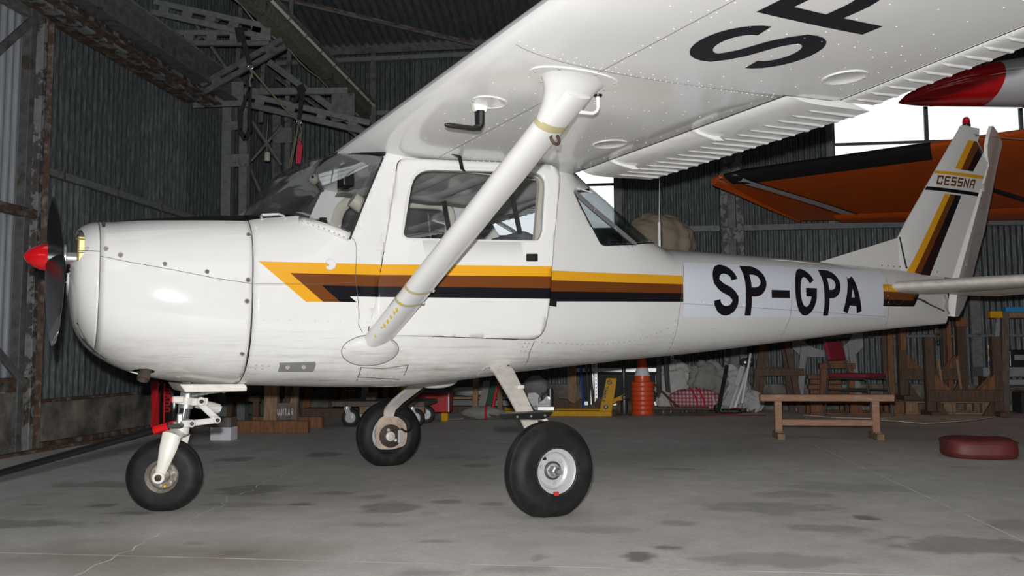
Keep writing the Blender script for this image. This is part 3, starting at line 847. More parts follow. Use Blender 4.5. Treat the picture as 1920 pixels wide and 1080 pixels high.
def rivets(b, pts, gap, r=.0042, h=.0016, fn=None):
    fn = fn or (lambda x, z, o: P(x, z, o))
    for a, c in zip(pts, pts[1:]):
        a = Vector(a); c = Vector(c); k = max(1, round((c - a).length / gap))
        for i in range(k):
            p = a.lerp(c, i / k); o = fn(p.x, p.y, 0); u = fn(p.x + .004, p.y, 0) - o; v = fn(p.x, p.y + .004, 0) - o
            u.normalize(); nn = u.cross(v).normalized(); t = fn(p.x, p.y, .01) - o
            if nn.dot(t) < 0: nn = -nn
            v = nn.cross(u)
            vs = [o + (u * cos(2 * pi * j / 7) + v * sin(2 * pi * j / 7)) * r for j in range(7)] + [o + (u * cos(2 * pi * j / 7) + v * sin(2 * pi * j / 7)) * r * .6 + nn * h for j in range(7)]
            b.add(vs, [(j, (j + 1) % 7, 7 + (j + 1) % 7, 7 + j) for j in range(7)] + [tuple(range(7, 14))])
# ---- fuselage skin
xs = []
x = -1.1985
while x < 4.2: xs.append(x); x += .028 if x < 1.5 else .036
xs.append(4.22)
bm, rings = loft_hull(xs)
tail = rings[-1]; bm.faces.new(tail)
WSBASE = [(-1.1445, 1.40), (-1.10, 1.372), (-1.04, 1.352), (-.985, 1.337), (-.93, 1.312), (-.86, 1.281), (-.776, 1.245)]
PILLAR = [(-.776, 1.245), (-.72, 1.391), (-.665, 1.525), (-.615, 1.64)]
cut(bm, WSBASE + PILLAR[1:] + [(-.56, 1.70), (-.56, 2.4), (-1.20, 2.4), (-1.165, 1.42)], 0, 'delete')
cut(bm, [(-.58, 1.685), (.56, 1.685), (.62, 1.72), (.62, 2.4), (-.58, 2.4)], 0, 'delete')
cut(bm, [(-1.21, 1.304), (-1.14, 1.322), (-1.0, 1.338), (-.985, 1.345), (-.985, 1.6), (-1.21, 1.6)], 0, 'paint', 3)
# stripes
st = lambda x: 1.112 + .0155 * (x + 1.178)
cut(bm, [(-1.178, 1.112), (-.0, 1.128), (.60, 1.135), (1.247, 1.152), (1.247, 1.102), (.5, 1.084), (-.0, 1.078), (-1.044, 1.065), (-.898, .941), (-.973, .939)], -1, 'paint', 1)
cut(bm, [(-1.044, 1.065), (0, 1.078), (.5, 1.084), (1.247, 1.102), (1.247, 1.050), (.3, 1.024), (-.906, 1.015), (-.821, .942), (-.898, .941)], -1, 'paint', 2)
cut(bm, [(-.906, 1.015), (.3, 1.024), (1.247, 1.050), (1.247, 1.000), (.3, .972), (-.778, .968), (-.745, .942), (-.821, .942)], -1, 'paint', 3)
cut(bm, [(1.252, .914), (3.322, .956), (3.345, 1.07), (3.372, 1.30), (1.284, 1.237), (1.262, 1.14)], -1, 'paint', 4)
cut(bm, [(3.323, 1.196), (3.80, 1.200), (3.80, 1.146), (3.317, 1.143)], -1, 'paint', 1)
cut(bm, [(3.317, 1.143), (3.765, 1.146), (3.70, 1.088), (3.312, 1.086)], -1, 'paint', 2)
cut(bm, [(3.312, 1.086), (3.70, 1.088), (3.765, 1.146), (3.80, 1.146), (3.718, 1.043), (3.309, 1.034)], -1, 'paint', 3)
# openings
DOOR = rpoly([(-.5465, 1.617), (.252, 1.632), (.206, 1.26), (.18, .93), (.155, .782), (-.28, .794), (-.683, .802), (-.626, 1.11)], [.03, .07, 0, .10, .13, 0, .02, 0])
DWIN = rpoly([(-.545, 1.235), (-.49, 1.582), (.186, 1.607), (.162, 1.30), (.142, 1.246)], [.05, .10, .09, 0, .06])
door = cut(bm, inset(DOOR, .004), -1, 'take')
SIDEW = rpoly([(.453, 1.556), (.62, 1.288), (.655, 1.286), (.882, 1.310)], [0, .03, .01, 0], 3)
sidew = cut(bm, SIDEW, -1, 'take'); sidef = cut(bm, SIDEW, 1, 'take')
BACKW = [(.47, 1.556), (.895, 1.316), (1.126, 1.348), (1.20, 1.372), (1.24, 1.40), (.80, 1.75), (.62, 1.605)]
backw = cut(bm, BACKW, 0, 'take')
farw = cut(bm, DWIN, 1, 'take')
ME_FUS = [M_WHITE, M_YEL, M_BRN, M_BLK, M_PANEL]
fus = skin_obj(bm, 'fuselage', ME_FUS, AC)
# ---- door, ajar, hinged at its front edge
DANG = radians(12)
HP = Vector((-.62, -.525, 0))
cut(door, DWIN, -1, 'delete')
DR = bpy.data.objects.new('door', None)
bmesh.ops.translate(door, verts=door.verts, vec=(-HP.x, -HP.y, 0))
def doorfn(x, z, h): 
    p = P(x, z, h); return p - HP
drm = door
bmesh.ops.remove_doubles(drm, verts=drm.verts, dist=2e-5)
for f in drm.faces:
    f.normal_update()
    if f.normal.y > 0: f.normal_flip()
me = bpy.data.meshes.new('door'); drm.to_mesh(me); drm.free()
for m in ME_FUS: me.materials.append(m)
dr = link('door', me, AC, 50); s = dr.modifiers.new('skin', 'SOLIDIFY'); s.thickness = .018; s.offset = .3
dr.location = HP; dr.rotation_euler = (0, 0, -DANG)
b = B(); rim(b, DWIN, [(-.012, -.02), (-.010, .004), (-.002, .010), (.012, .011), (.018, .006), (.022, .0115), (.031, .0115), (.035, .003), (.036, -.004)], fn=doorfn)
b.build('window_frame', M_WHITE, dr, smooth=40)
b = B(); b.prism(inset(DWIN, .004), lambda x, z, d: doorfn(x, z, -.006 + d), 0, .004)
b.build('window_pane', M_GLASS, dr, smooth=0, fix=True)
b = B(); rim(b, inset(DOOR, -.012), [(-.004, .0035), (0, .0055), (.006, .0055), (.010, .003)], fn=doorfn); b.build('door_edge', M_WHITE, dr, smooth=40)
HB = rpoly([(.043, 1.142), (.131, 1.146), (.131, 1.197), (.043, 1.194)], .008, 3)
b = B(); b.prism(HB, doorfn, .002, .0085); dh = b.build('door_handle', M_BLKP, dr, smooth=0, bevel=.002)
b = B(); b.prism(rpoly([(.065, 1.150), (.126, 1.152), (.126, 1.190), (.065, 1.188)], .006, 3), doorfn, .008, .013); b.build('handle_flap', M_BLKP, dh, smooth=0, bevel=.002)
b = B()
for x, z in ((.040, 1.136), (.128, 1.139), (.040, 1.204), (.105, 1.207)): b.ball(doorfn(x, z, .004), .005, 8, 5)
b.build('handle_screws', M_ALU, dr)['kind'] = 'stuff'
b = B(); o = doorfn(.077, 1.108, .004); b.lathe([(0, .004), (.006, .004), (.011, .003), (.012, 0)], o, (0, -1, 0), 14); b.build('key_lock', M_ALU, dr)
b = B(); b.ball(doorfn(.148, 1.168, .004), .006, 8, 5); b.build('lock_pin', M_ALU, dr)
b = B(); rivets(b, [(-.55, .815), (.02, .80)], .034, fn=doorfn); rivets(b, [(-.24, .872), (.12, .90)], .033, fn=doorfn); rivets(b, [(-.50, 1.205), (.14, 1.222)], .03, fn=doorfn)
rivets(b, [(-.50, 1.622), (.19, 1.640)], .03, fn=doorfn); rivets(b, [(-.585, 1.20), (-.655, .85)], .045, fn=doorfn); rivets(b, [(.222, 1.55), (.18, 1.22)], .035, fn=doorfn)
b.build('door_rivets', M_RIV, dr, smooth=0)['kind'] = 'stuff'
b = B(); b.prism(rpoly([(-.62, 1.187), (-.518, 1.190), (-.512, 1.212), (-.62, 1.220)], .008, 3), doorfn, .002, .007); b.build('hinge_arm', M_WHITE, dr, smooth=0, bevel=.002)
b = B(); b.prism(rpoly([(-.655, 1.183), (-.625, 1.183), (-.625, 1.221), (-.655, 1.221)], .008, 3), lambda x, z, d: P(x, z, d), 0, .006); b.build('hinge_plate', M_WHITE, fus, smooth=0, bevel=.002)
b = B(); b.tube([P(-.621, 1.184, .006), P(-.621, 1.221, .006)], .005, 8); b.build('hinge_pin', M_RIVD, fus)
b = B(); b.prism(rpoly([(-.70, .834), (-.668, .834), (-.668, .870), (-.70, .870)], .008, 3), lambda x, z, d: P(x, z, d), 0, .006); b.build('hinge_plate', M_WHITE, fus, smooth=0, bevel=.002)
# shadowed jamb behind the door
b = B(); rim(b, inset(DOOR, .003), [(.0, -.002), (-.02, -.004), (-.02, -.03), (.005, -.03)]); b.build('door_jamb', M_CREAM, fus, smooth=0)
b = B(); rim(b, inset(DOOR, .004), [(0, .0012), (.004, .0012)]); b.build('door_gap', M_SEAMD, fus, smooth=0, fix=False)
# far door window frame, its pane, rear windows
b = B(); rim(b, DWIN, [(-.014, .004), (-.012, -.02), (.0, -.030), (.035, -.030), (.05, -.012), (.05, -.006)], side=1); b.build('window_frame', M_CREAM, fus, smooth=40)
skin_obj(farw, 'far_door_window', [M_GLASS] * 5, AC, .003)
sw = skin_obj(sidew, 'rear_side_window', [M_GLASST] * 5, AC, .003); skin_obj(sidef, 'rear_side_window', [M_GLASST] * 5, AC, .003)
bw = skin_obj(backw, 'rear_window', [M_GLASST] * 5, AC, .003)
for sd in (-1, 1):
    b = B(); q = [(.450, 1.565), (.60, 1.482), (.75, 1.397), (.90, 1.308)]
    for a, c in zip(q, q[1:]): b.beam(P(*a, -.004, sd), P(*c, -.004, sd), .026, .016, (0, sd, 0))
    b.build('window_divider', M_ALU, bw, smooth=0, bevel=.004)
b = B(); ribbon(b, SIDEW[:-1] + [(.882, 1.310), (1.0, 1.330), (1.126, 1.347)], .006, .002); ribbon(b, [(.453, 1.556), (.47, 1.562), (.62, 1.605)], .012, .002)
b.build('window_seal', M_BLK, bw, smooth=0, fix=False)
# ---- windshield
def poly_at(pl, t):
    L_ = [0]
    for a, c in zip(pl, pl[1:]): L_.append(L_[-1] + (Vector(c) - Vector(a)).length)
    s = t * L_[-1]
    for i in range(len(pl) - 1):
        if s <= L_[i + 1] + 1e-9:
            f = (s - L_[i]) / max(1e-9, L_[i + 1] - L_[i]); return Vector(pl[i]).lerp(Vector(pl[i + 1]), f)
    return Vector(pl[-1])
def base_curve(u):            # 0 near pillar foot .. 1 far pillar foot
    side = -1 if u <= .5 else 1; t = 1 - abs(2 * u - 1)
    pl = [P(x, z, .002) for x, z in WSBASE[::-1]]
    pl[-1] = Vector((WSBASE[0][0], 0, hull(WSBASE[0][0])[2] + .002)); 
    pl.insert(-1, Vector((WSBASE[0][0] + .006, -.17, hull(-1.14)[2] - .001)))
    p = poly_at(pl, t); p.y *= -side; return p
TOPC = [Vector((-.615, -halfw(-.62, 1.63) - .002, 1.638)), Vector((-.66, -.44, 1.652)), Vector((-.705, -.33, 1.672)), Vector((-.728, -.18, 1.70)), Vector((-.735, 0, 1.712))]
def top_curve(u):
    side = -1 if u <= .5 else 1; p = poly_at(TOPC, 1 - abs(2 * u - 1)); p.y *= -side; return p
def side_curve(v, side):
    q = poly_at([Vector((x, z)) for x, z in PILLAR], v); return P(q.x, min(q.y, 1.66), .002, side)
def ws(u, v):
    p = base_curve(u) * (1 - v) + top_curve(u) * v + side_curve(v, -1) * (1 - u) + side_curve(v, 1) * u
    q = (base_curve(0) * (1 - u) + base_curve(1) * u) * (1 - v) + (top_curve(0) * (1 - u) + top_curve(1) * u) * v
    p = p - q
    bl = sin(pi * min(1, v)) ** .9 * (max(0, sin(pi * u)) ** .55)
    return p + Vector((-.050, 0, .055)) * bl
b = B(); b.grid(ws, 40, 16); wsh = b.build('windshield', M_GLASS, AC, smooth=180)
s = wsh.modifiers.new('skin', 'SOLIDIFY'); s.thickness = .004; s.offset = 0
for sd in (-1, 1):
    b = B(); ribbon(b, [(-.992, 1.318), (-.93, 1.294), (-.86, 1.265), (-.785, 1.238)], .038, .005, sd); 
    o = b.build('windshield_strip', M_WHITE, wsh, smooth=60, fix=False); s = o.modifiers.new('skin', 'SOLIDIFY'); s.thickness = .004
b = B()
for k in range(10): 
    t = k / 9; x = -.98 + .19 * t; z = 1.302 - .078 * t + .004; p = P(x, z, .006); b.lathe([(.0045, 0), (.0035, .002), (0, .002)], p, (0, -1, .3), 8)
b.build('strip_screws', M_RIVD, wsh)['kind'] = 'stuff'
b = B(); ribbon(b, [(-.783, 1.228), (-.776, 1.245), (-.72, 1.391), (-.665, 1.525), (-.622, 1.625)], .008, .004); b.build('windshield_seal', M_BLKP, wsh, smooth=0, fix=False)
b = B(); b.tube([ws(u / 20, 1.0) + Vector((.004, 0, .002)) for u in range(21)], .011, 8); b.build('top_seal', M_BLKP, wsh)
# ---- cowling
xs = [-1.90, -1.893, -1.885, -1.873, -1.86, -1.845, -1.825, -1.805, -1.797]
bmn, rg = loft_hull(xs)
c0 = [v.co.copy() for v in rg[0]]
inner = [bmn.verts.new((p.x + .012, p.y * .93, 1.07 + (p.z - 1.07) * .90)) for p in c0]
n = len(inner)
for j in range(n): k = (j + 1) % n; bmn.faces.new((rg[0][k], rg[0][j], inner[j], inner[k]))
cut(bmn, rpoly([(-1.93, 1.095), (-1.872, 1.093), (-1.853, 1.125), (-1.851, 1.20), (-1.863, 1.243), (-1.93, 1.27)], .01, 3), 0, 'delete')
nb = skin_obj(bmn, 'nose_bowl', [M_WHITE], AC, .008)
xs = [-1.794 + i * (1.794 - 1.2035) / 26 for i in range(27)]
bmc, rg = loft_hull(xs)
cut(bmc, [(-1.81, 1.284), (-1.5, 1.292), (-1.19, 1.304), (-1.19, 1.6), (-1.81, 1.6)], 0, 'paint', 3)
EXH = [(-1.603 + .045 * cos(2 * pi * k / 14), .632 + .016 * sin(2 * pi * k / 14)) for k in range(14)]
cut(bmc, EXH, -1, 'delete')
cow = skin_obj(bmc, 'cowling', ME_FUS, AC)
b = B(); b.box((-1.60, 0, 1.10), (.30, .46, .26)); b.box((-1.55, 0, .86), (.22, .36, .26)); b.build('engine_block', M_DARK, cow, smooth=0)
b = B(); b.box((-1.80, 0, 1.15), (.14, .17, .14)); b.box((-1.835, -.03, 1.20), (.07, .06, .07)); b.lathe([(.075, 0), (.075, .04), (.06, .06)], (-1.87, 0, 1.13), (1, 0, 0), 16); b.build('crankcase', M_GOLD, cow, smooth=30, bevel=.008)
b = B(); b.box((-1.78, 0, 1.10), (.012, .58, .34)); b.build('baffle', M_DARK, cow, smooth=0)
b = B(); b.tube([(-1.56, -.10, .70), (-1.585, -.15, .645), (-1.60, -.175, .600)], .026, 14, cap=False)
b.tube([(-1.56, -.10, .70), (-1.585, -.15, .645), (-1.60, -.175, .600)], .022, 14, cap=False)
b.build('exhaust_pipe', mat('exhaust', (.16, .12, .10), .5, .5, var=.3, vs=12), cow)
for x, z in ((-1.214, 1.232), (-1.221, 1.029), (-1.224, .937), (-1.228, .712), (-1.721, 1.118), (-1.554, 1.087), (-1.388, 1.060), (-1.775, 1.143)):
    b = B(); p = P(x, z, .0005); b.lathe([(.013, 0), (.013, .0015), (.0095, .002)], p, (0, -1, 0), 14); f = b.build('cowl_fastener', M_WHITE if x > -1.7 and z > .75 and x < -1.3 else M_RIVD, cow)
    b = B(); b.lathe([(.009, .0015), (.008, .003), (.003, .003), (.002, .001), (0, .001)], p, (0, -1, 0), 12); b.build('fastener_stud', mat('fastener_stud', (.10, .095, .09), .45, .4), f)
b = B(); p = P(-1.843, 1.146, .0005); b.lathe([(.009, 0), (.008, .003), (0, .003)], p, (-.3, -1, 0), 10); b.build('nose_fastener', M_RIVD, nb)
LIP = [(-1.872, .842), (-1.852, .800), (-1.827, .757), (-1.79, .716), (-1.746, .683)]
b = B(); ribbon(b, LIP, .016, .006, step=.012); o = b.build('chrome_lip', M_CHR, cow, smooth=60, fix=False); s = o.modifiers.new('t', 'SOLIDIFY'); s.thickness = .006
b = B(); b.prism([(-1.451, .578), (-1.17, .574), (-1.158, .562), (-1.158, .540), (-1.425, .540)], lambda x, z, d: Vector((x, d, z)), -.20, .20); b.build('cowl_flange', M_DIRTW, cow, smooth=0, bevel=.006)
# ---- seams, scoops, small fittings on the skin
b = B()
for pl, w in (([(-1.2015, .60), (-1.206, .70), (-1.2025, .95), (-1.2015, 1.30)], .004), ([(-1.7955, .705), (-1.7955, 1.04), (-1.7955, 1.268)], .0025), ([(-1.795, 1.113), (-1.693, 1.091), (-1.51, 1.061), (-1.362, 1.034), (-1.203, 1.013)], .0022),
              ([(-1.872, 1.137), (-1.797, 1.133)], .0035)): ribbon(b, pl, w)
b.build('cowl_seam', M_SEAM, cow, smooth=0, fix=False)['kind'] = 'stuff'
b = B()
for pl, w in (([(-1.198, 1.013), (-.95, 1.018), (-.752, 1.034)], .0016), ([(-.776, 1.240), (-.758, 1.222), (-.750, 1.195), (-.750, 1.153), (-.754, 1.055), (-.744, .983), (-.734, .886), (-.734, .838), (-.713, .806)], .0026),
              ([(1.292, 1.235), (1.25, 1.142), (1.228, 1.018), (1.218, .895), (1.235, .789), (1.26, .735), (1.285, .70)], .0028), ([(2.262, 1.16), (2.25, 1.053), (2.253, .95), (2.246, .882), (2.257, .814), (2.27, .785)], .0028),
              ([(3.39, 1.249), (3.384, 1.091), (3.386, .976), (3.41, .90)], .003), ([(1.247, .991), (2.25, .979), (3.36, .960)], .0018), ([(-.692, .648), (-.687, .605), (-.674, .565)], .005), ([(-.463, .656), (-.461, .604), (-.462, .565)], .005),
              ([(-.685, .600), (-.465, .584)], .003), ([(-.692, .645), (-.578, .638), (-.463, .655)], .003), ([(.21, .769), (.203, .714), (.228, .648), (.242, .619)], .004), ([(3.41, 1.11), (3.45, 1.06), (3.52, 1.05), (3.58, 1.09)], .002)): ribbon(b, pl, w)
b.build('skin_seam', M_SEAM, fus, smooth=0, fix=False)['kind'] = 'stuff'
b = B(); rivets(b, [(-1.178, 1.27), (-1.182, .95), (-1.186, .86), (-1.18, .65)], .052); rivets(b, [(-1.15, .857), (-.765, .857)], .055); 
rivets(b, [(-.57, 1.515), (-.60, 1.361), (-.63, 1.259), (-.642, 1.15)], .05); rivets(b, [(-.665, .95), (-.675, .88)], .05); rivets(b, [(-.672, 1.50), (-.70, 1.403), (-.725, 1.28), (-.738, 1.178), (-.735, 1.14)], .05); rivets(b, [(-.73, .93), (-.728, .862)], .04)
rivets(b, [(2.235, 1.20), (2.236, .83)], .04); rivets(b, [(3.372, 1.16), (3.37, .92)], .05); rivets(b, [(1.27, 1.004), (2.24, .992), (3.35, .972)], .052, r=.0035)
rivets(b, [(-.387, .729), (-.077, .71)], .04)
b.build('skin_rivets', M_RIV, fus, smooth=0)['kind'] = 'stuff'
b = B(); rivets(b, [(.22, .766), (.50, .756), (.72, .758), (.878, .772), (1.0, .795), (1.108, .827), (1.19, .865)], .04, r=.005); rivets(b, [(.53, .75), (.556, .685), (.576, .655)], .025, r=.005)
rivets(b, [(-.414, .575), (-.179, .604), (.0, .635)], .045, r=.005); rivets(b, [(.322, .64), (.692, .662), (1.2, .71), (1.6, .745)], .06, r=.0045); rivets(b, [(1.20, .89), (1.22, .789), (1.25, .72)], .03, r=.005)
rivets(b, [(-.68, .612), (-.475, .596)], .035, r=.005); rivets(b, [(-.70, .64), (-.682, .57)], .03, r=.005); rivets(b, [(-.478, .65), (-.474, .57)], .03, r=.005); rivets(b, [(.18, .76), (.17, .70)], .02, r=.005); rivets(b, [(.155, .76), (.14, .70)], .02, r=.005)
rivets(b, [(-1.16, .66), (-1.08, .655)], .025, r=.005); rivets(b, [(-1.16, .645), (-1.1, .642)], .025, r=.005); rivets(b, [(-.64, .665), (-.48, .672)], .03, r=.004); rivets(b, [(-1.185, .63), (-1.18, .59)], .02, r=.005)
b.build('belly_rivets', M_RIVD, fus, smooth=0)['kind'] = 'stuff'
b = B(); b.tube([P(-1.14, 1.312, -.004), P(-1.14, 1.33, .006), P(-1.128, 1.345, .008), P(-1.10, 1.347, .008)] + [P(-1.08, 1.348, .008), P(-1.06, 1.348, .006), P(-1.046, 1.335, .004), P(-1.044, 1.316, -.004)], .0062, 8); b.build('grab_handle', M_WHITE, fus)
b = B(); b.prism([(-.892, 1.127), (-.868, 1.136), (-.850, 1.128), (-.842, 1.110), (-.850, 1.092), (-.868, 1.083), (-.890, 1.088), (-.89, 1.10), (-.872, 1.107), (-.89, 1.115)], lambda x, z, d: P(x, z, d), 0, .012); b.build('vent_scoop', M_WHITE, fus, smooth=0, bevel=.005)
b = B(); b.prism(rpoly([(-1.062, .630), (-.905, .628), (-.905, .668), (-1.062, .668)], .006, 3), lambda x, z, d: P(x, z, d), 0, .004); o = b.build('step_plate', M_ALU, fus, smooth=0, bevel=.001)
b = B(); b.prism([(-1.066, .664), (-.912, .667), (-.912, .674), (-1.066, .671)], lambda x, z, d: P(x, z, d), 0, .010); b.build('plate_lip', M_ALU, o, smooth=0)
for x in (-1.026, -.956):
    b = B(); b.lathe([(.011, 0), (.009, .003), (0, .003)], P(x, .650, .004), (0, -1, -.5), 10); b.build('plate_stud', M_RIVD, o)
b = B(); ribbon(b, [(-.961 + .018 * cos(2 * pi * k / 20), 1.096 + .018 * sin(2 * pi * k / 20)) for k in range(21)], .0014); b.build('inspection_ring', mat('inspection_ring', (.62, .29, .02), .4), fus, smooth=0, fix=False)
b = B(); b.prism([(.272, .95), (.318, .945), (.318, .972), (.272, .975)], lambda x, z, d: P(x, z, d), 0, .005); b.build('door_stop', M_BLKP, fus, smooth=0)
b = B(); b.tube([P(3.70, 1.115, .004), P(3.80, 1.092, .02), P(3.87, 1.073, .018), P(3.93, 1.06, .012)], [.004, .016, .014, .006], 8, sy=.35); b.tube([P(3.92, 1.062, .014), P(4.12, 1.02, .02)], .005, 6); b.build('tail_lever', mat('lever_dark', (.03, .04, .035), .4), fus)
b = B()
for z, r in ((.862, .024), (.818, .020)): b.tube([(4.10 + .0 * k, 0, 0) if False else (4.12 + r * cos(2 * pi * k / 16), .0, z + r * sin(2 * pi * k / 16)) for k in range(16)], .006, 6, closed=True)
b.build('tie_down_ring', M_RUST, fus)
b = B(); b.tube([(1.405, 0, 1.345), (1.408, 0, 1.53)], [.016, .012], 8, sx=1, sy=.4); a_ = b.build('antenna_mast', M_WHITE, fus)
b = B(); b.tube([(1.408, 0, 1.52), (1.43, 0, 2.05)], .0028, 6); b.build('antenna_whip', M_ALU, a_)
# registration on the fuselage
b = B(); SH = lambda x, z: P(x, z + .022 * (x - 1.5), .004)
lettering(b, 'SP-GPA', 1.507, .927, .215, .312, .057, [.068, .044, .058, .082, .026, 0], SH, widths=[.222, .205, .183, .232, .194, .222])
b.build('registration_lettering', M_LET, fus, smooth=0, fix=False)['kind'] = 'stuff'
# ---- cabin
b = B(); b.box((-.35, 0, .82), (1.1, .74, .26)); b.build('cabin_floor', M_DARK, AC, smooth=0)
b = B(); b.grid(lambda u, v: Vector((-1.06 + .34 * v, (u * 2 - 1) * (halfw(-1.06 + .34 * v, 1.275 - .05 * v) - .03), 1.315 - .05 * (2 * u - 1) ** 4 - .05 * v)), 16, 4); o = b.build('glare_shield', M_DARK, AC, smooth=60); s = o.modifiers.new('t', 'SOLIDIFY'); s.thickness = .02
b = B(); b.box((-.73, 0, 1.15), (.03, .92, .25)); b.build('instrument_panel', M_DARK, AC, smooth=0)
b = B(); b.box((-.80, -.02, 1.312), (.16, .24, .006)); b.build('chart', M_HEAD, AC, smooth=0)
for sd in (-1, 1):
    st_ = B(); st_.box((-.10, sd * .23, 1.02), (.46, .40, .12)); st_ = st_.build('seat', M_DARK, AC, smooth=40, bevel=.04, bseg=3)
    b = B(); b.beam((.12, sd * .23, 1.02), (.22, sd * .23, 1.34), .40, .10, (1, 0, 0)); b.build('seat_back', mat('seat_grey', (.10, .11, .125), .8), st_, smooth=40, bevel=.035, bseg=3)
    yk = B(); yk.tube([(-.72, sd * .22, 1.20), (-.62, sd * .22, 1.21)], .012, 8); yk.tube([(-.615, sd * .22 + .11 * cos(a_ * pi / 8), 1.21 + .09 * abs(sin(a_ * pi / 8)) * (1 if a_ else 1) - .03) for a_ in range(9)], .014, 8); yk.build('control_yoke', M_BLKP, AC)
b = B(); b.grid(lambda u, v: Vector((-.55 + 1.15 * v, (u * 2 - 1) * .47, 1.640 + .018 * sin(v * 34) * sin(u * 3) - .03 * (2 * u - 1) ** 6 - (.04 * max(0, v - .8) * 5 if v > .8 else 0))), 12, 40); o = b.build('headliner', M_HEAD, AC, smooth=180); s = o.modifiers.new('t', 'SOLIDIFY'); s.thickness = .006
b = B(); b.tube([(-.52, .25, 1.56), (-.42, .25, 1.50)], .045, 12); b.build('vent_tube', M_CREAM, AC)
b = B(); b.box((-.67, -.10, 1.595), (.06, .10, .095)); cmp_ = b.build('compass', M_BLKP, AC, smooth=40, bevel=.008)
b = B(); b.beam((-.67, -.06, 1.64), (-.66, 0, 1.70), .03, .02); b.build('compass_bracket', M_BLKP, cmp_, smooth=0)
b = B(); b.beam((-.705, -.12, 1.655), (-.62, -.18, 1.70), .024, .010); b.build('sun_visor_arm', M_CREAM, AC, smooth=0, bevel=.003)
b = B(); b.ball((-.80, .02, 1.60), .028, 14, 8); o = b.build('air_vent_knob', M_CREAM, AC)
b = B(); b.ball((-.812, -.004, 1.607), .008, 10, 6); b.build('vent_centre', M_BLKP, o)
b = B()
for x, y in ((-.74, .05), (-.74, .14), (-.72, .25)): b.box((x, y, 1.36), (.03, .035, .10))
b.build('panel_controls', M_BLKP, AC, smooth=0)['kind'] = 'stuff'
b = B(); b.box((.50, .10, 1.08), (.30, .5, .30)); b.build('baggage', mat('baggage_grey', (.16, .17, .19), .8, var=.3, vs=6), AC, smooth=40, bevel=.05, bseg=3)
b = B(); b.tube([(.10, .40, 1.62), (.16, .38, 1.28)], .012, 6, sx=2.2); b.build('seat_belt', M_BLKP, AC)
b = B(); b.tube([(.13, -.36, 1.62), (.18, -.40, 1.30)], .010, 6, sx=2.2); b.build('seat_belt', M_BLKP, AC)
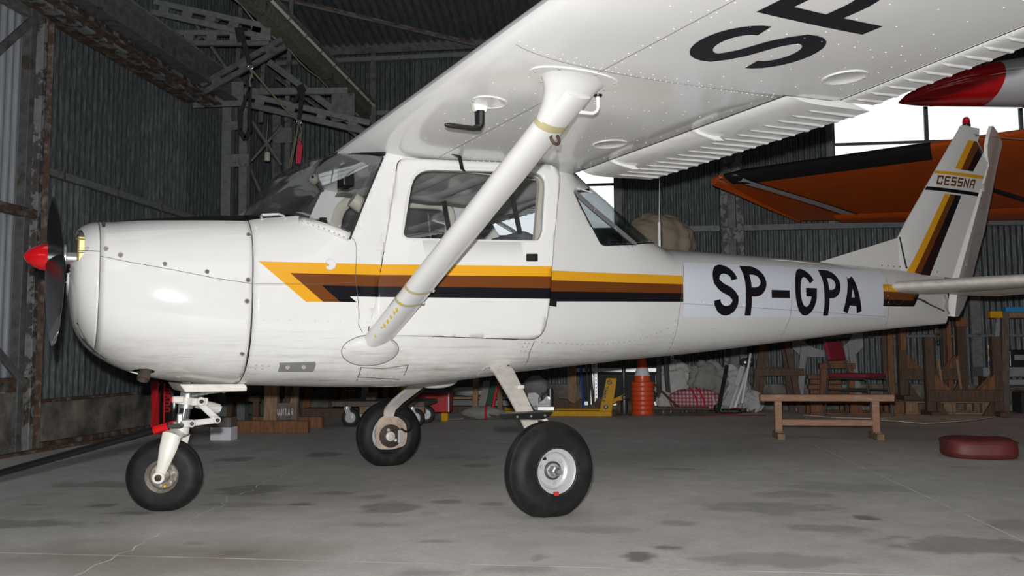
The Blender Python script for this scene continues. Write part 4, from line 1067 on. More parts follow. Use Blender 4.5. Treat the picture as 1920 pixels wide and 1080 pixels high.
# ---- wings
LEX, TIP = -.735, 5.04
wz = lambda a: 1.64 + .014 * (a - .5)
def te(a): return .93 if a <= 1.97 else .93 - .155 * (a - 1.97)
def foil(c):
    yt = .6 * (.2969 * sqrt(c) - .126 * c - .3516 * c * c + .2843 * c ** 3 - .1036 * c ** 4)
    yc = .02 / .16 * (.8 * c - c * c) if c < .4 else .02 / .36 * (.2 + .8 * c - c * c)
    return yc + yt, yc - yt
def wsec(a, c, upper):
    ch = te(a) - LEX; z = foil(min(max(c, 0), 1))[0 if upper else 1] * ch
    return LEX + c * ch, wz(a) + .0415 * ch - .014 * c * ch + z
def wlow(x, a):              # lower surface height at x, span a
    ch = te(a) - LEX; return wsec(a, (x - LEX) / ch, False)[1]
CS = [0, .002, .006, .012, .022, .036, .055, .08, .115, .16, .22, .29, .37, .46, .55, .64]
def wing(side):
    spans = [0, .25, .5, .75, 1.0, 1.25, 1.5, 1.75, 1.965] + [1.975, 2.3, 2.7, 3.2, 3.8, 4.4, 4.85, 4.98, 5.03]
    b = B(); rows = []
    for a in spans:
        flap = a < 1.97; hx = .452 if flap else None
        ch = te(a) - LEX
        cl = (hx - LEX) / ch if flap else .872
        cu = cl + .09 if flap else .875
        k = 1.0 if a < 4.9 else (.82 if a < 5.0 else .45)
        zm = wz(a) + .03
        up_ = [wsec(a, c * cu / .64, True) for c in CS[::-1]]; lo = [wsec(a, c * cl / .64, False) for c in CS[1:]]
        rows.append([Vector((x, side * a, zm + (z - zm) * k + (0 if k == 1 else .03 * (1 - k)))) for x, z in up_ + lo])
    n = len(rows[0]); V = [p for r in rows for p in r]; F = []
    for i in range(len(rows) - 1):
        for j in range(n):
            k = (j + 1) % n; F.append((i * n + j, i * n + k, (i + 1) * n + k, (i + 1) * n + j))
    F.append(tuple(range((len(rows) - 1) * n, len(rows) * n)))
    b.add(V, F)
    w = b.build('wing', M_WINGW, AC, smooth=30)
    # flap and aileron
    def surf(nm, a0, a1, hx0, hx1, t, droop, n=8):
        bb = B(); rows = []
        pr = [(1, 0), (.8, .12), (.55, .30), (.33, .44), (.18, .48), (.08, .42), (.02, .24), (0, 0), (.02, -.24), (.08, -.42), (.18, -.48), (.33, -.44), (.55, -.30), (.8, -.12)]
        for i in range(n + 1):
            a = a0 + (a1 - a0) * i / n; h = hx0 + (hx1 - hx0) * i / n; ch = te(a) - h
            z0 = wlow(h, a) + t * .45
            rows.append([Vector((h + c * ch, side * a, z0 + zz * t - droop * c * ch)) for c, zz in pr])
        n2 = len(pr); V = [p for r in rows for p in r]; F = [tuple(range(n2)), tuple(range(n * n2, (n + 1) * n2))]
        for i in range(n):
            for j in range(n2):
                k = (j + 1) % n2; F.append((i * n2 + j, i * n2 + k, (i + 1) * n2 + k, (i + 1) * n2 + j))
        bb.add(V, F); o = bb.build(nm, M_WINGW, AC, smooth=40)
        low = lambda x, a: (lambda h, ch: wlow(h, a) + t * .45 - droop * (x - h) - t * (.48 if (x - h) / ch < .18 else max(0, .60 * (1 - (x - h) / ch))))(hx0 + (hx1 - hx0) * (a - a0) / (a1 - a0), te(a) - (hx0 + (hx1 - hx0) * (a - a0) / (a1 - a0)))
        return o, low
    fo, flow = surf('flap', .53, 1.965, .46, .46, .085, .075)
    ao, alow = surf('aileron', 1.985, 4.85, .735, .33, .030, .03, 10)
    def bead(lowf, a, x0, x1, r):
        bb = B(); pts = []; rr = []
        for i in range(7):
            x = x0 + (x1 - x0) * i / 6; pts.append(Vector((x, side * a, lowf(x, a) + .001))); rr.append(r * (.25 if i == 0 else 1.0))
        bb.tube(pts, rr, 6, sx=1.5, sy=1.0, upv=(0, 0, 1)); return bb
    for k in range(17):
        a = .60 + k * .0805
        bead(flow, a, .635, te(a) - .006, .0088).build('stiffener_bead', M_WINGW, fo, smooth=60)
    for k in range(34):
        a = 2.03 + k * .083
        h = .735 - .405 * (a - 1.985) / 2.865
        bead(alow, a, h + .03, te(a) - .004, .0075).build('stiffener_bead', M_WINGW, ao, smooth=60)
    for a in (.80, 1.42):        # flap hinge brackets
        bb = B(); bb.prism([(.44, -.002), (.50, -.018), (.60, -.034), (.64, -.030), (.60, -.006), (.50, .02)], lambda x, z, d: Vector((x, side * (a + d), flow(.47, a) + .008 + z)), -.008, .008); bb.build('hinge_bracket', M_WINGW, fo, smooth=0)
    return w, fo, ao
LW, LF, LA = wing(-1)
RW, RF, RA = wing(1)
WP = lambda x, a, off=.001: Vector((x, -a, wlow(x, a) - off))
# registration under the wing: tops of the letters towards the leading edge, first letter inboard
b = B(); WL = lambda s, t: WP(.175 - t, 2.165 + s, .0012)
lettering(b, 'SP', 0, 0, .315, .44, .072, .06, WL, widths=[.315, .30])
b.build('wing_lettering', M_LET, LW, smooth=0, fix=False)['kind'] = 'stuff'
b = B(); lettering(b, '-GPA', .74, 0, .31, .44, .072, .06, WL, widths=[.24, .32, .30, .34]); b.build('wing_lettering', M_LET, LW, smooth=0, fix=False)['kind'] = 'stuff'
def WR(x, z, o): return WP(x, z, o)
b = B()
for a in (1.20, 1.62): rivets(b, [(-.62, a), (.42, a)], .085, r=.003, h=.0014, fn=WR)
rivets(b, [(-.70, 1.955), (.44, 1.935)], .026, r=.0032, h=.0014, fn=WR); rivets(b, [(-.56, 1.99), (.44, 1.97)], .052, r=.0026, h=.0012, fn=WR)
for a in (2.45, 2.9, 3.4, 3.9): rivets(b, [(-.65, a), (.55, a)], .075, r=.003, h=.0014, fn=WR)
for x in (-.39, -.36): rivets(b, [(x, .62), (x, 3.6)], .075, r=.003, h=.0014, fn=WR)
for x in (.05, .40): rivets(b, [(x, .62), (x, 3.4)], .11, r=.0028, h=.0013, fn=WR)
rivets(b, [(-.2, .62), (-.2, 1.9)], .13, r=.0026, h=.0012, fn=WR); rivets(b, [(-.55, .7), (-.55, 1.9)], .16, r=.0026, h=.0012, fn=WR); rivets(b, [(.22, .7), (.22, 2.9)], .14, r=.0026, h=.0012, fn=WR)
rivets(b, [(.60, 2.1), (.52, 2.6)], .06, r=.003, h=.0014, fn=WR)
b.build('wing_rivets', mat('wing_rivet', (.86, .86, .86), .15), LW, smooth=0)['kind'] = 'stuff'  # whiter than the wing paint: the rivets' glint is put into their colour
b = B()
RB = lambda pts, w, o=.0012: ribbon(b, pts, w, fn=lambda x, z: WP(x, z, o))
RB([(-.375, .6), (-.375, 1.6), (-.375, 4.5)], .0022); RB([(-.70, 1.93), (-.60, 1.935), (.44, 1.955)], .0022); RB([(.447, .5), (.447, 1.97)], .012); RB([(.44, 1.972), (.70, 1.976)], .004)
RB([(.725 - .0, 1.99), (.33, 4.85)], .010)
b.build('wing_seam', M_SEAM, LW, smooth=0, fix=False)['kind'] = 'stuff'
for cx, ca in ((.245, 1.11), (.49, 2.21), (-.54, 1.44)):
    b = B(); R_ = .082 if cx > -.5 else .07
    b.add([WP(cx + R_ * r * cos(2 * pi * k / 28), ca + R_ * r * sin(2 * pi * k / 28), h) for r, h in ((1, 0), (.95, .004), (.84, .004), (.80, .0015)) for k in range(28)],
          [(i * 28 + k, i * 28 + (k + 1) % 28, (i + 1) * 28 + (k + 1) % 28, (i + 1) * 28 + k) for i in range(3) for k in range(28)] + [tuple(range(84, 112))])
    ip = b.build('inspection_cover', M_WINGW, LW, smooth=40)
    b = B()
    for k in range(4): b.lathe([(.006, 0), (.005, .003), (0, .003)], WP(cx + R_ * .9 * cos(k * pi / 2 + .4), ca + R_ * .9 * sin(k * pi / 2 + .4), .003), (0, 0, -1), 8)
    b.build('cover_screws', M_RIVD, ip)['kind'] = 'stuff'
# strut with its fairings
SB, ST_ = Vector((-.642, -.495, .765)), Vector((-.375, -1.82, 1.635))
sd_ = (ST_ - SB).normalized(); su = Vector((1, 0, 0)); su = (su - sd_ * su.dot(sd_)).normalized(); sv = sd_.cross(su)
def sprof(t, sc=1.0, ch=.135, th=.060):
    p = SB.lerp(ST_, t); out = []
    for k in range(22):
        an = 2 * pi * k / 22; c = cos(an); s = sin(an)
        out.append(p + su * (c * ch / 2 * sc) + sv * (s * th / 2 * sc * (1.0 - .45 * c)))
    return out
def skin_rows(b, rows, cap=True):
    n = len(rows[0]); V = [p for r in rows for p in r]; F = []
    for i in range(len(rows) - 1):
        for j in range(n): k = (j + 1) % n; F.append((i * n + j, i * n + k, (i + 1) * n + k, (i + 1) * n + j))
    if cap: F += [tuple(range(n)), tuple(range((len(rows) - 1) * n, len(rows) * n))]
    b.add(V, F)
b = B(); skin_rows(b, [sprof(t) for t in (-.03, .1, .3, .5, .7, .98)]); so = b.build('wing_strut', M_WHITE, AC, smooth=50)
b = B(); rows = []
c0 = SB.lerp(ST_, .885); offA = [p - c0 for p in sprof(.885, 1.03)]; c1 = Vector((ST_.x - .025, ST_.y, 0))
offB = [Vector((.150 * cos(2 * pi * k / 22), .082 * sin(2 * pi * k / 22) * (1 if sv.y > 0 else -1), 0)) for k in range(22)]
for i in range(11):
    q = i / 10; g_ = q ** 2.6; c = c0.lerp(Vector((c1.x, c1.y, wz(1.82) + .010)), q); row = []
    for o0, o1 in zip(offA, offB):
        p = c + o0 * (1 - g_) + o1 * g_ + (o0 * .25 * q * (1 - q)); zl = wlow(p.x, -p.y) + .001
        if i == 10 or p.z > zl: p.z = zl
        row.append(p)
    rows.append(row)
skin_rows(b, rows, False); sf = b.build('strut_cuff', M_WHITE, so, smooth=60)
b = B(); pl = [Vector((ST_.x - .03 + .175 * cos(2 * pi * k / 26) * (1.0), ST_.y - .0 + .098 * sin(2 * pi * k / 26))) for k in range(26)]
b.add([Vector((p.x, p.y, wlow(p.x, -p.y) - .004)) for p in pl] + [Vector((p.x, p.y, wlow(p.x, -p.y) + .002)) for p in pl], [tuple(range(26))] + [(k, (k + 1) % 26, 26 + (k + 1) % 26, 26 + k) for k in range(26)]); b.build('cuff_plate', M_WINGW, sf, smooth=30)
for k in range(7):
    an = .4 + k * .9; b = B(); q = Vector((ST_.x - .03 + .158 * cos(an), ST_.y + .086 * sin(an), 0)); b.lathe([(.006, 0), (.005, .003), (0, .003)], (q.x, q.y, wlow(q.x, -q.y) - .003), (0, 0, -1), 8); b.build('cuff_screw', M_RIVD, sf)
def sring(t0, t1, m, nm, sc=1.03):
    b = B(); skin_rows(b, [sprof(t, sc) for t in (t0, (t0 + t1) / 2, t1)], False); return b.build(nm, m, so, smooth=50)
sring(.873, .892, M_TAPE, 'tape_ring', 1.035); sring(.252, .262, M_TAPE, 'tape_ring', 1.02); sring(.196, .206, M_TAPE, 'tape_ring', 1.02)
rg_ = B(); rc = SB.lerp(ST_, .845) + sv * -.0 - Vector((0, .040, .012)) + su * .035
rg_.tube([rc + su * (.019 * cos(2 * pi * k / 16)) + Vector((0, .3, 1)).normalized() * (.022 * sin(2 * pi * k / 16)) for k in range(16)], .006, 8, closed=True); rg_.build('tie_down_eye', M_RUST, so)
for t, dl in ((.05, .012), (.09, .008), (.105, .020), (.125, .022), (.145, .018), (.165, .016), (.18, .02), (.205, .014)):
    b = B(); q = SB.lerp(ST_, t); b.ball(q - su * .050 - sv * 0 + (sv if sv.y < 0 else -sv) * .0245, .008, 8, 5, sc=(.7, .5, dl / .008 * .9)); b.build('chipped_paint', M_YCHIP, so)
for t in (.257, .20):
    b = B(); q = SB.lerp(ST_, t) + su * .071; b.ball(q, .009, 8, 6); b.build('clamp_screw', M_RIVD, so)
# lower strut fairing on the fuselage
FP = [(-.665 + .135 * cos(2 * pi * k / 28) * (1.0), .724 + .070 * sin(2 * pi * k / 28)) for k in range(28)]
b = B(); rows = []
for s, h in ((1.0, .001), (.97, .006), (.75, .014), (.55, .028)):
    rows.append([P(-.665 + (x + .665) * s + (1 - s) * .045, .724 + (z - .724) * s + (1 - s) * .045, h) for x, z in FP])
skin_rows(b, rows, True); lf = b.build('strut_fairing', M_WHITE, AC, smooth=60)
b = B(); rim(b, FP, [(0, .0015), (.003, .0015)]); b.build('fairing_seam', M_SEAM, lf, smooth=0, fix=False)
for x, z in ((-.735, .770), (-.787, .735), (-.552, .724), (-.652, .666)):
    b = B(); b.lathe([(.007, 0), (.006, .003), (0, .004)], P(x, z, .003), (0, -1, 0), 8); b.build('fairing_screw', M_RIVD, lf)
# fuel vent, drain tube, lever under the wing
b = B(); vx, va = -.555, 1.384; zt_ = wlow(vx, va)
b.prism(rpoly([(-.03, 0), (.03, 0), (.025, -.03), (-.025, -.03)], .006, 2), lambda x, z, d: Vector((vx + x, -va + d, zt_ + z + .004)), -.012, .012); pv = b.build('pitot_mast', M_WINGW, LW, smooth=0, bevel=.003)
b = B(); b.tube([(vx, -va, zt_ - .024), (vx, -va, zt_ - .075), (vx - .005, -va, zt_ - .086), (vx - .03, -va, zt_ - .094), (vx - .13, -va, zt_ - .094), (vx - .145, -va, zt_ - .094)], [.024, .022, .020, .0125, .0125, .006], 12, sx=1, sy=.8); b.build('pitot_tube', M_BLKP, pv)
b = B(); dx_, da_ = -.236, 1.715; zd = wlow(dx_, da_)
b.tube([(dx_, -da_, zd + .005), (dx_, -da_, zd - .045), (dx_ - .008, -da_, zd - .062), (dx_ - .025, -da_, zd - .072), (dx_ - .085, -da_, zd - .074)], .0075, 10); dv = b.build('vent_tube', M_WINGW, LW)
b = B(); b.lathe([(.017, 0), (.015, -.006), (.008, -.008)], (dx_, -da_, zd + .001), (0, 0, 1), 12); b.build('vent_grommet', M_BLKP, dv)
b = B(); b.beam((-.345, -.675, 1.640), (-.295, -.66, 1.630), .018, .009); b.beam((-.298, -.662, 1.632), (-.262, -.615, 1.585), .018, .008); b.beam((-.263, -.617, 1.588), (-.243, -.600, 1.580), .012, .006); b.build('door_latch_arm', M_BLKP, LW, smooth=0, bevel=.002)
for x, a in ((-.545, 1.315), (-.30, 1.60)):
    b = B(); b.ball(WP(x, a), .012, 8, 5, sc=(1, .5, .15)); b.build('chipped_paint', M_YCHIP, LW)
# wing root fairing over the cabin, under the flap
for sd in (-1, 1):
    b = B(); rows = []
    for x, zt_, y in ((.30, 1.66, .51), (.45, 1.66, .505), (.58, 1.675, .48), (.72, 1.655, .44), (.80, 1.636, .40)):
        rows.append([Vector((x, sd * (halfw(x, z_) + .003 if k < 4 else .40 - .1 * (k - 4)), z_)) for k, z_ in enumerate((1.56 if x < .5 else 1.57 + .08 * (x - .5), 1.59, 1.61, min(1.63, hull(x)[2] - .01)))])
    skin_rows(b, rows, False); 
# ---- tail
def fin_pt(x, z, h): return Vector((x, -h, z))
def slab_foil(b, poly, thick, le, tef, n=1):
    """polygon in X-Z with a thin bevelled section"""
    for sd in (-1, 1): pass
FINP = [(3.700, 1.30), (3.700, 1.575), (3.80, 1.70), (4.16, 2.115), (4.505, 2.51), (4.53, 2.545), (4.60, 2.555), (4.655, 2.545), (4.752, 2.545), (4.740, 2.47), (4.715, 2.43), (4.775, 2.36), (4.850, 2.275), (4.60, 1.83), (4.285, 1.285)]
def half_th(x, z):
    le = 3.70 + (z - 1.575) * .868 if z > 1.575 else 3.70; tx = 4.285 + (z - 1.285) * .567
    c = max(0, min(1, (x - le) / max(.05, tx - le))); t = .058 - .020 * (z - 1.3)
    return t * max(.12, (c ** .5) * (1.35 - .75 * c))
bmf = bmesh.new(); 
def fin_mesh(poly, hfn, cuts):
    bmx = bmesh.new(); n = 26
    xs_ = [min(p[0] for p in poly) + (max(p[0] for p in poly) - min(p[0] for p in poly)) * i / n for i in range(n + 1)]; zs_ = [min(p[1] for p in poly) + (max(p[1] for p in poly) - min(p[1] for p in poly)) * i / n for i in range(n + 1)]
    g_ = [[bmx.verts.new((x, -.001, z)) for x in xs_] for z in zs_]
    for j in range(n):
        for i in range(n): bmx.faces.new((g_[j][i], g_[j][i + 1], g_[j + 1][i + 1], g_[j + 1][i]))
    near = cut(bmx, poly, 0, 'take'); bmx.free()
    for pl, mi in cuts: cut(near, pl, 0, 'paint', mi)
    for v in near.verts: v.co.y = -hfn(v.co.x, v.co.z)
    far = near.copy()
    for v in far.verts: v.co.y = -v.co.y
    me = bpy.data.meshes.new('t'); far.to_mesh(me); near.from_mesh(me); far.free(); bpy.data.meshes.remove(me)
    bmesh.ops.remove_doubles(near, verts=near.verts, dist=1e-5)
    be = [e for e in near.edges if e.is_boundary]
    # bridge the two rims
    byk = {}
    for v in near.verts: byk[(round(v.co.x, 4), round(v.co.z, 4), v.co.y > 0)] = v
    for e in be:
        a, c = e.verts
        if a.co.y < 0:
            a2 = byk.get((round(a.co.x, 4), round(a.co.z, 4), True)); c2 = byk.get((round(c.co.x, 4), round(c.co.z, 4), True))
            if a2 and c2 and a2 is not a:
                try: near.faces.new((a, c, c2, a2))
                except ValueError: pass
    bmesh.ops.recalc_face_normals(near, faces=near.faces)
    return near
bd = lambda z: 0
SX = lambda p0, p1, z: p0[0] + (p1[0] - p0[0]) * (z - p0[1]) / (p1[1] - p0[1])
cutsf = [([(4.595, 2.43), (4.668, 2.43), (4.477, 2.172), (4.401, 2.176)], 1), ([(4.668, 2.43), (4.70, 2.43), (4.735, 2.40), (4.553, 2.172), (4.477, 2.172)], 2), ([(4.735, 2.40), (4.785, 2.345), (4.628, 2.170), (4.553, 2.172)], 3),
         ([(4.10, 2.138), (4.9, 2.152), (4.9, 2.124), (4.05, 2.113)], 1), ([(3.9, 2.002), (4.9, 2.002), (4.9, 1.970), (3.9, 1.973)], 3),
         ([(4.252, 1.957), (4.318, 1.957), (3.841, 1.26), (3.715, 1.26)], 1), ([(4.318, 1.957), (4.384, 1.957), (3.910, 1.26), (3.798, 1.26)], 2), ([(4.384, 1.957), (4.456, 1.956), (3.985, 1.26), (3.868, 1.26)], 3)]
fn_ = fin_mesh(FINP, half_th, cutsf)
fin = bm_obj(fn_, 'fin', ME_FUS, AC, 40)
b = B(); DF = [(2.835, 1.345), (3.695, 1.572), (3.695, 1.30), (3.2, 1.31)]
fd = fin_mesh(DF, lambda x, z: .004 + .03 * max(0, (1.60 - z)) * max(.1, (x - 2.83)), []); bm_obj(fd, 'dorsal_fin', [M_WHITE], AC, 40)
b = B(); b.tube([(3.700, -half_th(3.72, 1.575) - .006, 1.575), (3.715, -.030, 1.45), (3.735, -.040, 1.335)], .006, 6); b.build('fin_gap_strip', M_BLKP, fin)
b = B(); FL = lambda x, z: Vector((x, -half_th(x, z) - .004, z))
# lettering leans with the fin
lettering(b, 'CEssNa', 0, 0, .064, .076, .0155, .016, lambda s, t: FL(4.158 + s + t * .45, 2.025 + t + s * .008))
b.build('fin_lettering', M_BRN, fin, smooth=0, fix=False)['kind'] = 'stuff'
bm_ = B(); bm_.lathe([(.032, 0), (.034, .012), (.030, .02)], (4.612, 0, 2.548), (0, 0, 1), 16); bc = bm_.build('beacon', M_BLKP, fin)
bm_ = B(); bm_.lathe([(.029, .018), (.030, .04), (.027, .062), (.016, .078), (0, .083)], (4.612, 0, 2.548), (0, 0, 1), 16); bm_.build('beacon_lens', mat('red_lens', (.45, .01, .02), .1, coat=1), bc)
b = B(); b.lathe([(.012, 0), (.010, .025), (.004, .03)], (4.668, -.028, 2.478), (1, -.1, .02), 8); b.tube([(4.69, -.03, 2.479), (5.22, -.10, 2.49)], .0035, 6); b.build('fin_antenna', M_ALU, fin)
b = B(); rivets(b, [(3.45, 1.345), (3.72, 1.345)], .07, r=.006, fn=lambda x, z, o: Vector((x, -.045 - o, z))); rivets(b, [(3.76, 1.343), (4.2, 1.318)], .10, r=.006, fn=lambda x, z, o: Vector((x, -half_th(x, z) - .004 - o, z)))
b.build('fin_screws', M_SEAMD, fin, smooth=0)['kind'] = 'stuff'
# rudder, swung to the far side
RUD = [(4.300, .985), (4.31, 1.285), (4.60, 1.79), (4.86, 2.25), (4.80, 2.32), (4.770, 2.40), (4.785, 2.47), (4.845, 2.575), (4.885, 2.582), (5.14, 2.535), (5.235, 2.50), (5.245, 2.47), (5.18, 2.36), (4.98, 1.72), (4.66, 1.16), (4.55, 1.05), (4.42, .985)]
HA, HB_ = Vector((4.305, 0, 1.0)), Vector((4.885, 0, 2.29))
def rud_th(x, z):
    hx = HA.x + (z - HA.z) * (HB_.x - HA.x) / (HB_.z - HA.z); c = (x - hx) / .36
    return max(.004, .030 - .018 * max(0, (z - 1.0)) / 1.6 - .022 * max(0, c))
rm_ = fin_mesh(RUD, rud_th, [])
Rr = Matrix.Translation(HA) @ Matrix.Rotation(radians(20), 4, (HB_ - HA).normalized()) @ Matrix.Translation(-HA)
bmesh.ops.transform(rm_, matrix=Rr, verts=rm_.verts)
rud = bm_obj(rm_, 'rudder', [M_WHITE], AC, 40)
for z in (1.42, 2.05):
    b = B(); hx = HA.x + (z - HA.z) * (HB_.x - HA.x) / (HB_.z - HA.z); b.box((hx - .015, -.02, z), (.03, .03, .07)); b.build('rudder_hinge', M_RIVD, rud, smooth=0, bevel=.004)
# tailplane and elevators
def tailplane(sd):
    b = B(); rows = []
    def sec(a, x0, x1, t, c1):
        out = []
        for c, zz in ((1, .28), (.7, .45), (.45, .5), (.22, .46), (.10, .36), (.04, .24), (.01, .12), (0, 0), (.01, -.12), (.04, -.24), (.10, -.36), (.22, -.46), (.45, -.5), (.7, -.45), (1, -.28)):
            out.append(Vector((x0 + (x1 - x0) * c, sd * a, 1.185 + zz * t)))
        return out
    for a, t in ((.06, .098), (.3, .095), (.8, .085), (1.3, .072), (1.46, .06), (1.52, .03)):
        x0 = 3.44 + .30 * (a - .12) + (0 if a < 1.4 else (a - 1.4) * .8); rows.append(sec(a, x0, 4.10 + .0 * a, t, 1))
    skin_rows(b, rows); tp = b.build('tailplane', M_DIRTW, AC, smooth=40)
    b = B(); rows = []
    for a in (.09, .3, .8, 1.3, 1.52):
        ch = (.36 if a > .25 else .25) - .08 * a; t = .055; o = []
        for c, zz in ((0, .45), (.3, .4), (1, .04), (1, -.04), (.3, -.4), (0, -.45)):
            o.append(Vector((4.11 + ch * c, sd * a, 1.185 + zz * t - .16 * ch * c)))
        rows.append(o)
    skin_rows(b, rows); b.build('elevator', M_DIRTW, AC, smooth=40)
    return tp
tailplane(-1); tailplane(1)
b = B(); b.tube([(4.14, -.06, 1.14), (4.17, -.062, 1.10), (4.15, -.06, 1.06), (4.19, -.06, 1.0)], .008, 6); b.build('elevator_horn', M_ALU, AC)
# ---- main gear
def wheel(R, Wd, rim, flat, parent, face=-1, spokes=False):
    """tyre whose axle is local Y; the face side is -Y; centre at the origin"""
    b = B(); prof = []
    K = 22
    for k in range(K + 1):
        an = pi * k / K; y = -cos(an); r = sin(an)
        prof.append((rim + (R - rim) * (max(0, r) ** .55), y * Wd / 2 * (1 if r > .05 else .86)))
    q = []; gv = [-.17 * Wd, .17 * Wd]
    def rad(a): return rim + (R - rim) * (max(0.0, 1 - (2 * a / Wd) ** 2) ** .5) ** .55
    for (r, a), (r2, a2) in zip(prof, prof[1:] + [(0, 9)]):
        q.append((r, a))
        for g0 in gv:
            if a < g0 - .005 and a2 > g0 - .005:
                q += [(rad(g0) - .0002, g0 - .0045), (rad(g0) - .006, g0 - .0025), (rad(g0) - .006, g0 + .0025), (rad(g0) - .0002, g0 + .0045)]
    q = [p for i, p in enumerate(q) if i == 0 or p[1] > q[i - 1][1] - 1e-9]
    n = 48; V = []; F = []
    for r, a in q:
        for j in range(n):
            an = 2 * pi * j / n; z = r * sin(an); x = r * cos(an); yy = a
            if z < -flat: 
                ex = (-flat - z); z = -flat; yy = a * (1 + ex * 2.2); x = x * (1 + ex * .7)
            V.append((x, yy, z))
    for i in range(len(q) - 1):
        for j in range(n): k = (j + 1) % n; F.append((i * n + j, i * n + k, (i + 1) * n + k, (i + 1) * n + j))
    b.add(V, F); return b
def main_gear(sd):
    gl = B(); rows = []
    for p, w, t in (((.06, .26, .665), .115, .026), ((.06, .42, .620), .112, .025), ((.02, .62, .515), .095, .022), ((-.028, .82, .412), .080, .021), ((-.045, .90, .362), .074, .02), ((-.05, .935, .30), .07, .022), ((-.045, .945, .19), .07, .024)):
        p = Vector((p[0], sd * p[1], p[2])); nn = Vector((0, .46 * sd, .89)) if p.z > .33 else Vector((0, 1 * sd, .1))
        rows.append([p + Vector((s * w / 2, 0, 0)) + nn * (t / 2 * u_) for s, u_ in ((-1, -.5), (-.94, -1), (.94, -1), (1, -.5), (1, .5), (.94, 1), (-.94, 1), (-1, .5))])
    skin_rows(gl, rows); leg = gl.build('gear_leg', M_DIRTW, AC, smooth=40)
    c = Vector((-.02, sd * .99, .197))
    w = wheel(.213, .158, .098, .197, AC).build('main_wheel', M_RUBBER, AC, smooth=60)
    w.location = c; w.rotation_euler = (0, 0, 0 if sd < 0 else pi)
    b = B(); b.lathe([(.104, -.070), (.104, -.058), (.098, -.052), (.082, -.050), (.076, -.030), (.066, -.024), (.034, -.026), (.034, -.036), (.030, -.040), (.024, -.030), (0, -.028)], (0, 0, 0), (0, 1, 0), 32); r_ = b.build('wheel_rim', M_WHEEL, w, smooth=30)
    b = B(); b.lathe([(.040, -.027), (.040, -.038), (.034, -.042), (.028, -.034)], (0, 0, 0), (0, 1, 0), 24); b.build('bearing_ring', mat('grease_brown', (.06, .045, .03), .5), w)
    b = B(); b.lathe([(.024, -.03), (.024, -.068), (.018, -.072)], (0, 0, 0), (0, 1, 0), 6); b.tube([(0, -.06, 0), (0, -.100, 0)], .010, 12); b.build('axle_nut', M_ALU, w, smooth=20)
    b = B(); b.lathe([(.0075, -.028), (.007, -.045), (.003, -.05)], (-.045, 0, .055), (0, 1, .0), 8); b.build('valve', M_BLKP, w)
    for an in (0.7, 2.8, 4.9):
        b = B(); b.lathe([(.009, -.024), (.008, -.032), (0, -.033)], (.057 * cos(an), 0, .057 * sin(an)), (0, 1, 0), 6); b.build('rim_bolt', M_RIVD, w, smooth=0)
    if sd < 0:
        b = B(); b.box((-.004, -.0655, -.095), (.022, .012, .016)); b.build('slippage_mark', mat('mark_red', (.55, .03, .02), .5), w, smooth=0)
    # inboard brake, backing plate
    bp = B(); bp.prism(rpoly([(-.098, .105), (-.115, .03), (-.105, -.085), (.0, -.092), (.085, -.072), (.098, .0), (.085, .075), (.03, .115), (-.05, .122)], .03, 4), lambda x, z, d: Vector((x, d, z)), .074, .078); bpl = bp.build('backing_plate', mat('grimy_plate', (.55, .44, .36), .5, var=.25, vs=9, col2=(.20, .13, .09), thresh=.62, soft=.15), w, smooth=0)
    if sd > 0:
        bpl.scale = (-1, 1, 1)
    b = B(); b.lathe([(.072, .079), (.072, .098), (.06, .10), (.02, .104), (0, .104)], (.02 if sd > 0 else -.02, 0, -.005), (0, 1, 0), 20); bk = b.build('brake_disc', mat('brake_dark', (.05, .04, .032), .5, .3), w, smooth=30)
    xb = .03 if sd > 0 else -.03
    b = B(); b.lathe([(.030, .10), (.030, .116), (.016, .120), (.010, .126), (0, .127)], (xb, 0, -.005), (0, 1, 0), 16); b.build('axle_flange', M_DIRTW, w, smooth=30)
    for k in range(5):
        b = B(); an = k * 2 * pi / 5; b.lathe([(.010, .10), (.010, .116), (0, .117)], (xb + .042 * cos(an), 0, -.005 + .042 * sin(an)), (0, 1, 0), 6); b.build('flange_bolt', M_DIRTW if k % 2 else M_RUST, w, smooth=0)
    b = B(); b.box((-.045 if sd > 0 else .045, .098, -.01), (.045, .03, .085)); b.build('brake_caliper', M_RIVD, w, smooth=0, bevel=.006)
    b = B(); pts = [Vector((-.04, .11, .04)), Vector((-.07, .12, .02)), Vector((-.10, .12, .035)), Vector((-.115, .10, .07)), Vector((-.12, .07, .12))]
    b.tube([Vector((p.x if sd > 0 else -p.x, p.y, p.z)) for p in pts], .007, 8); b.build('brake_hose', M_BLKP, w)
    # step on the leg
    if sd < 0:
        s = B(); s.prism([(-.21, .004), (-.185, -.014), (.0, -.020), (.045, -.014), (.07, .004), (.068, .010), (-.20, .010)], lambda x, z, d: Vector((-.055 + x, -.90 + d, .437 + z)), -.075, .02); stp = s.build('step', M_BLKP, leg, smooth=0, bevel=.003)
        s = B(); s.box((-.02, -.855, .412), (.10, .07, .014)); s.build('step_bracket', M_DIRTW, leg, smooth=0, bevel=.003)
        s = B(); s.tube([(.02, -.88, .415), (.04, -.885, .385)], .012, 8); s.build('step_clamp', M_DIRTW, leg)
        s = B(); s.box((.055, -.60, .545), (.035, .03, .018)); s.build('leg_clip', M_DIRTW, leg, smooth=0, bevel=.003)
        for k in range(3):
            s = B(); s.lathe([(.006, 0), (.005, .003), (0, .003)], (-.17 + k * .07, -.976, .432), (0, -1, 0), 8); s.build('step_bolt', M_ALU, stp)
    b = B(); b.tube([Vector((.105, sd * .45, .60)), Vector((.075, sd * .62, .50)), Vector((.035, sd * .82, .40)), Vector((.02, sd * .92, .34))], .0055, 6); b.build('brake_line', M_BLKP, leg)
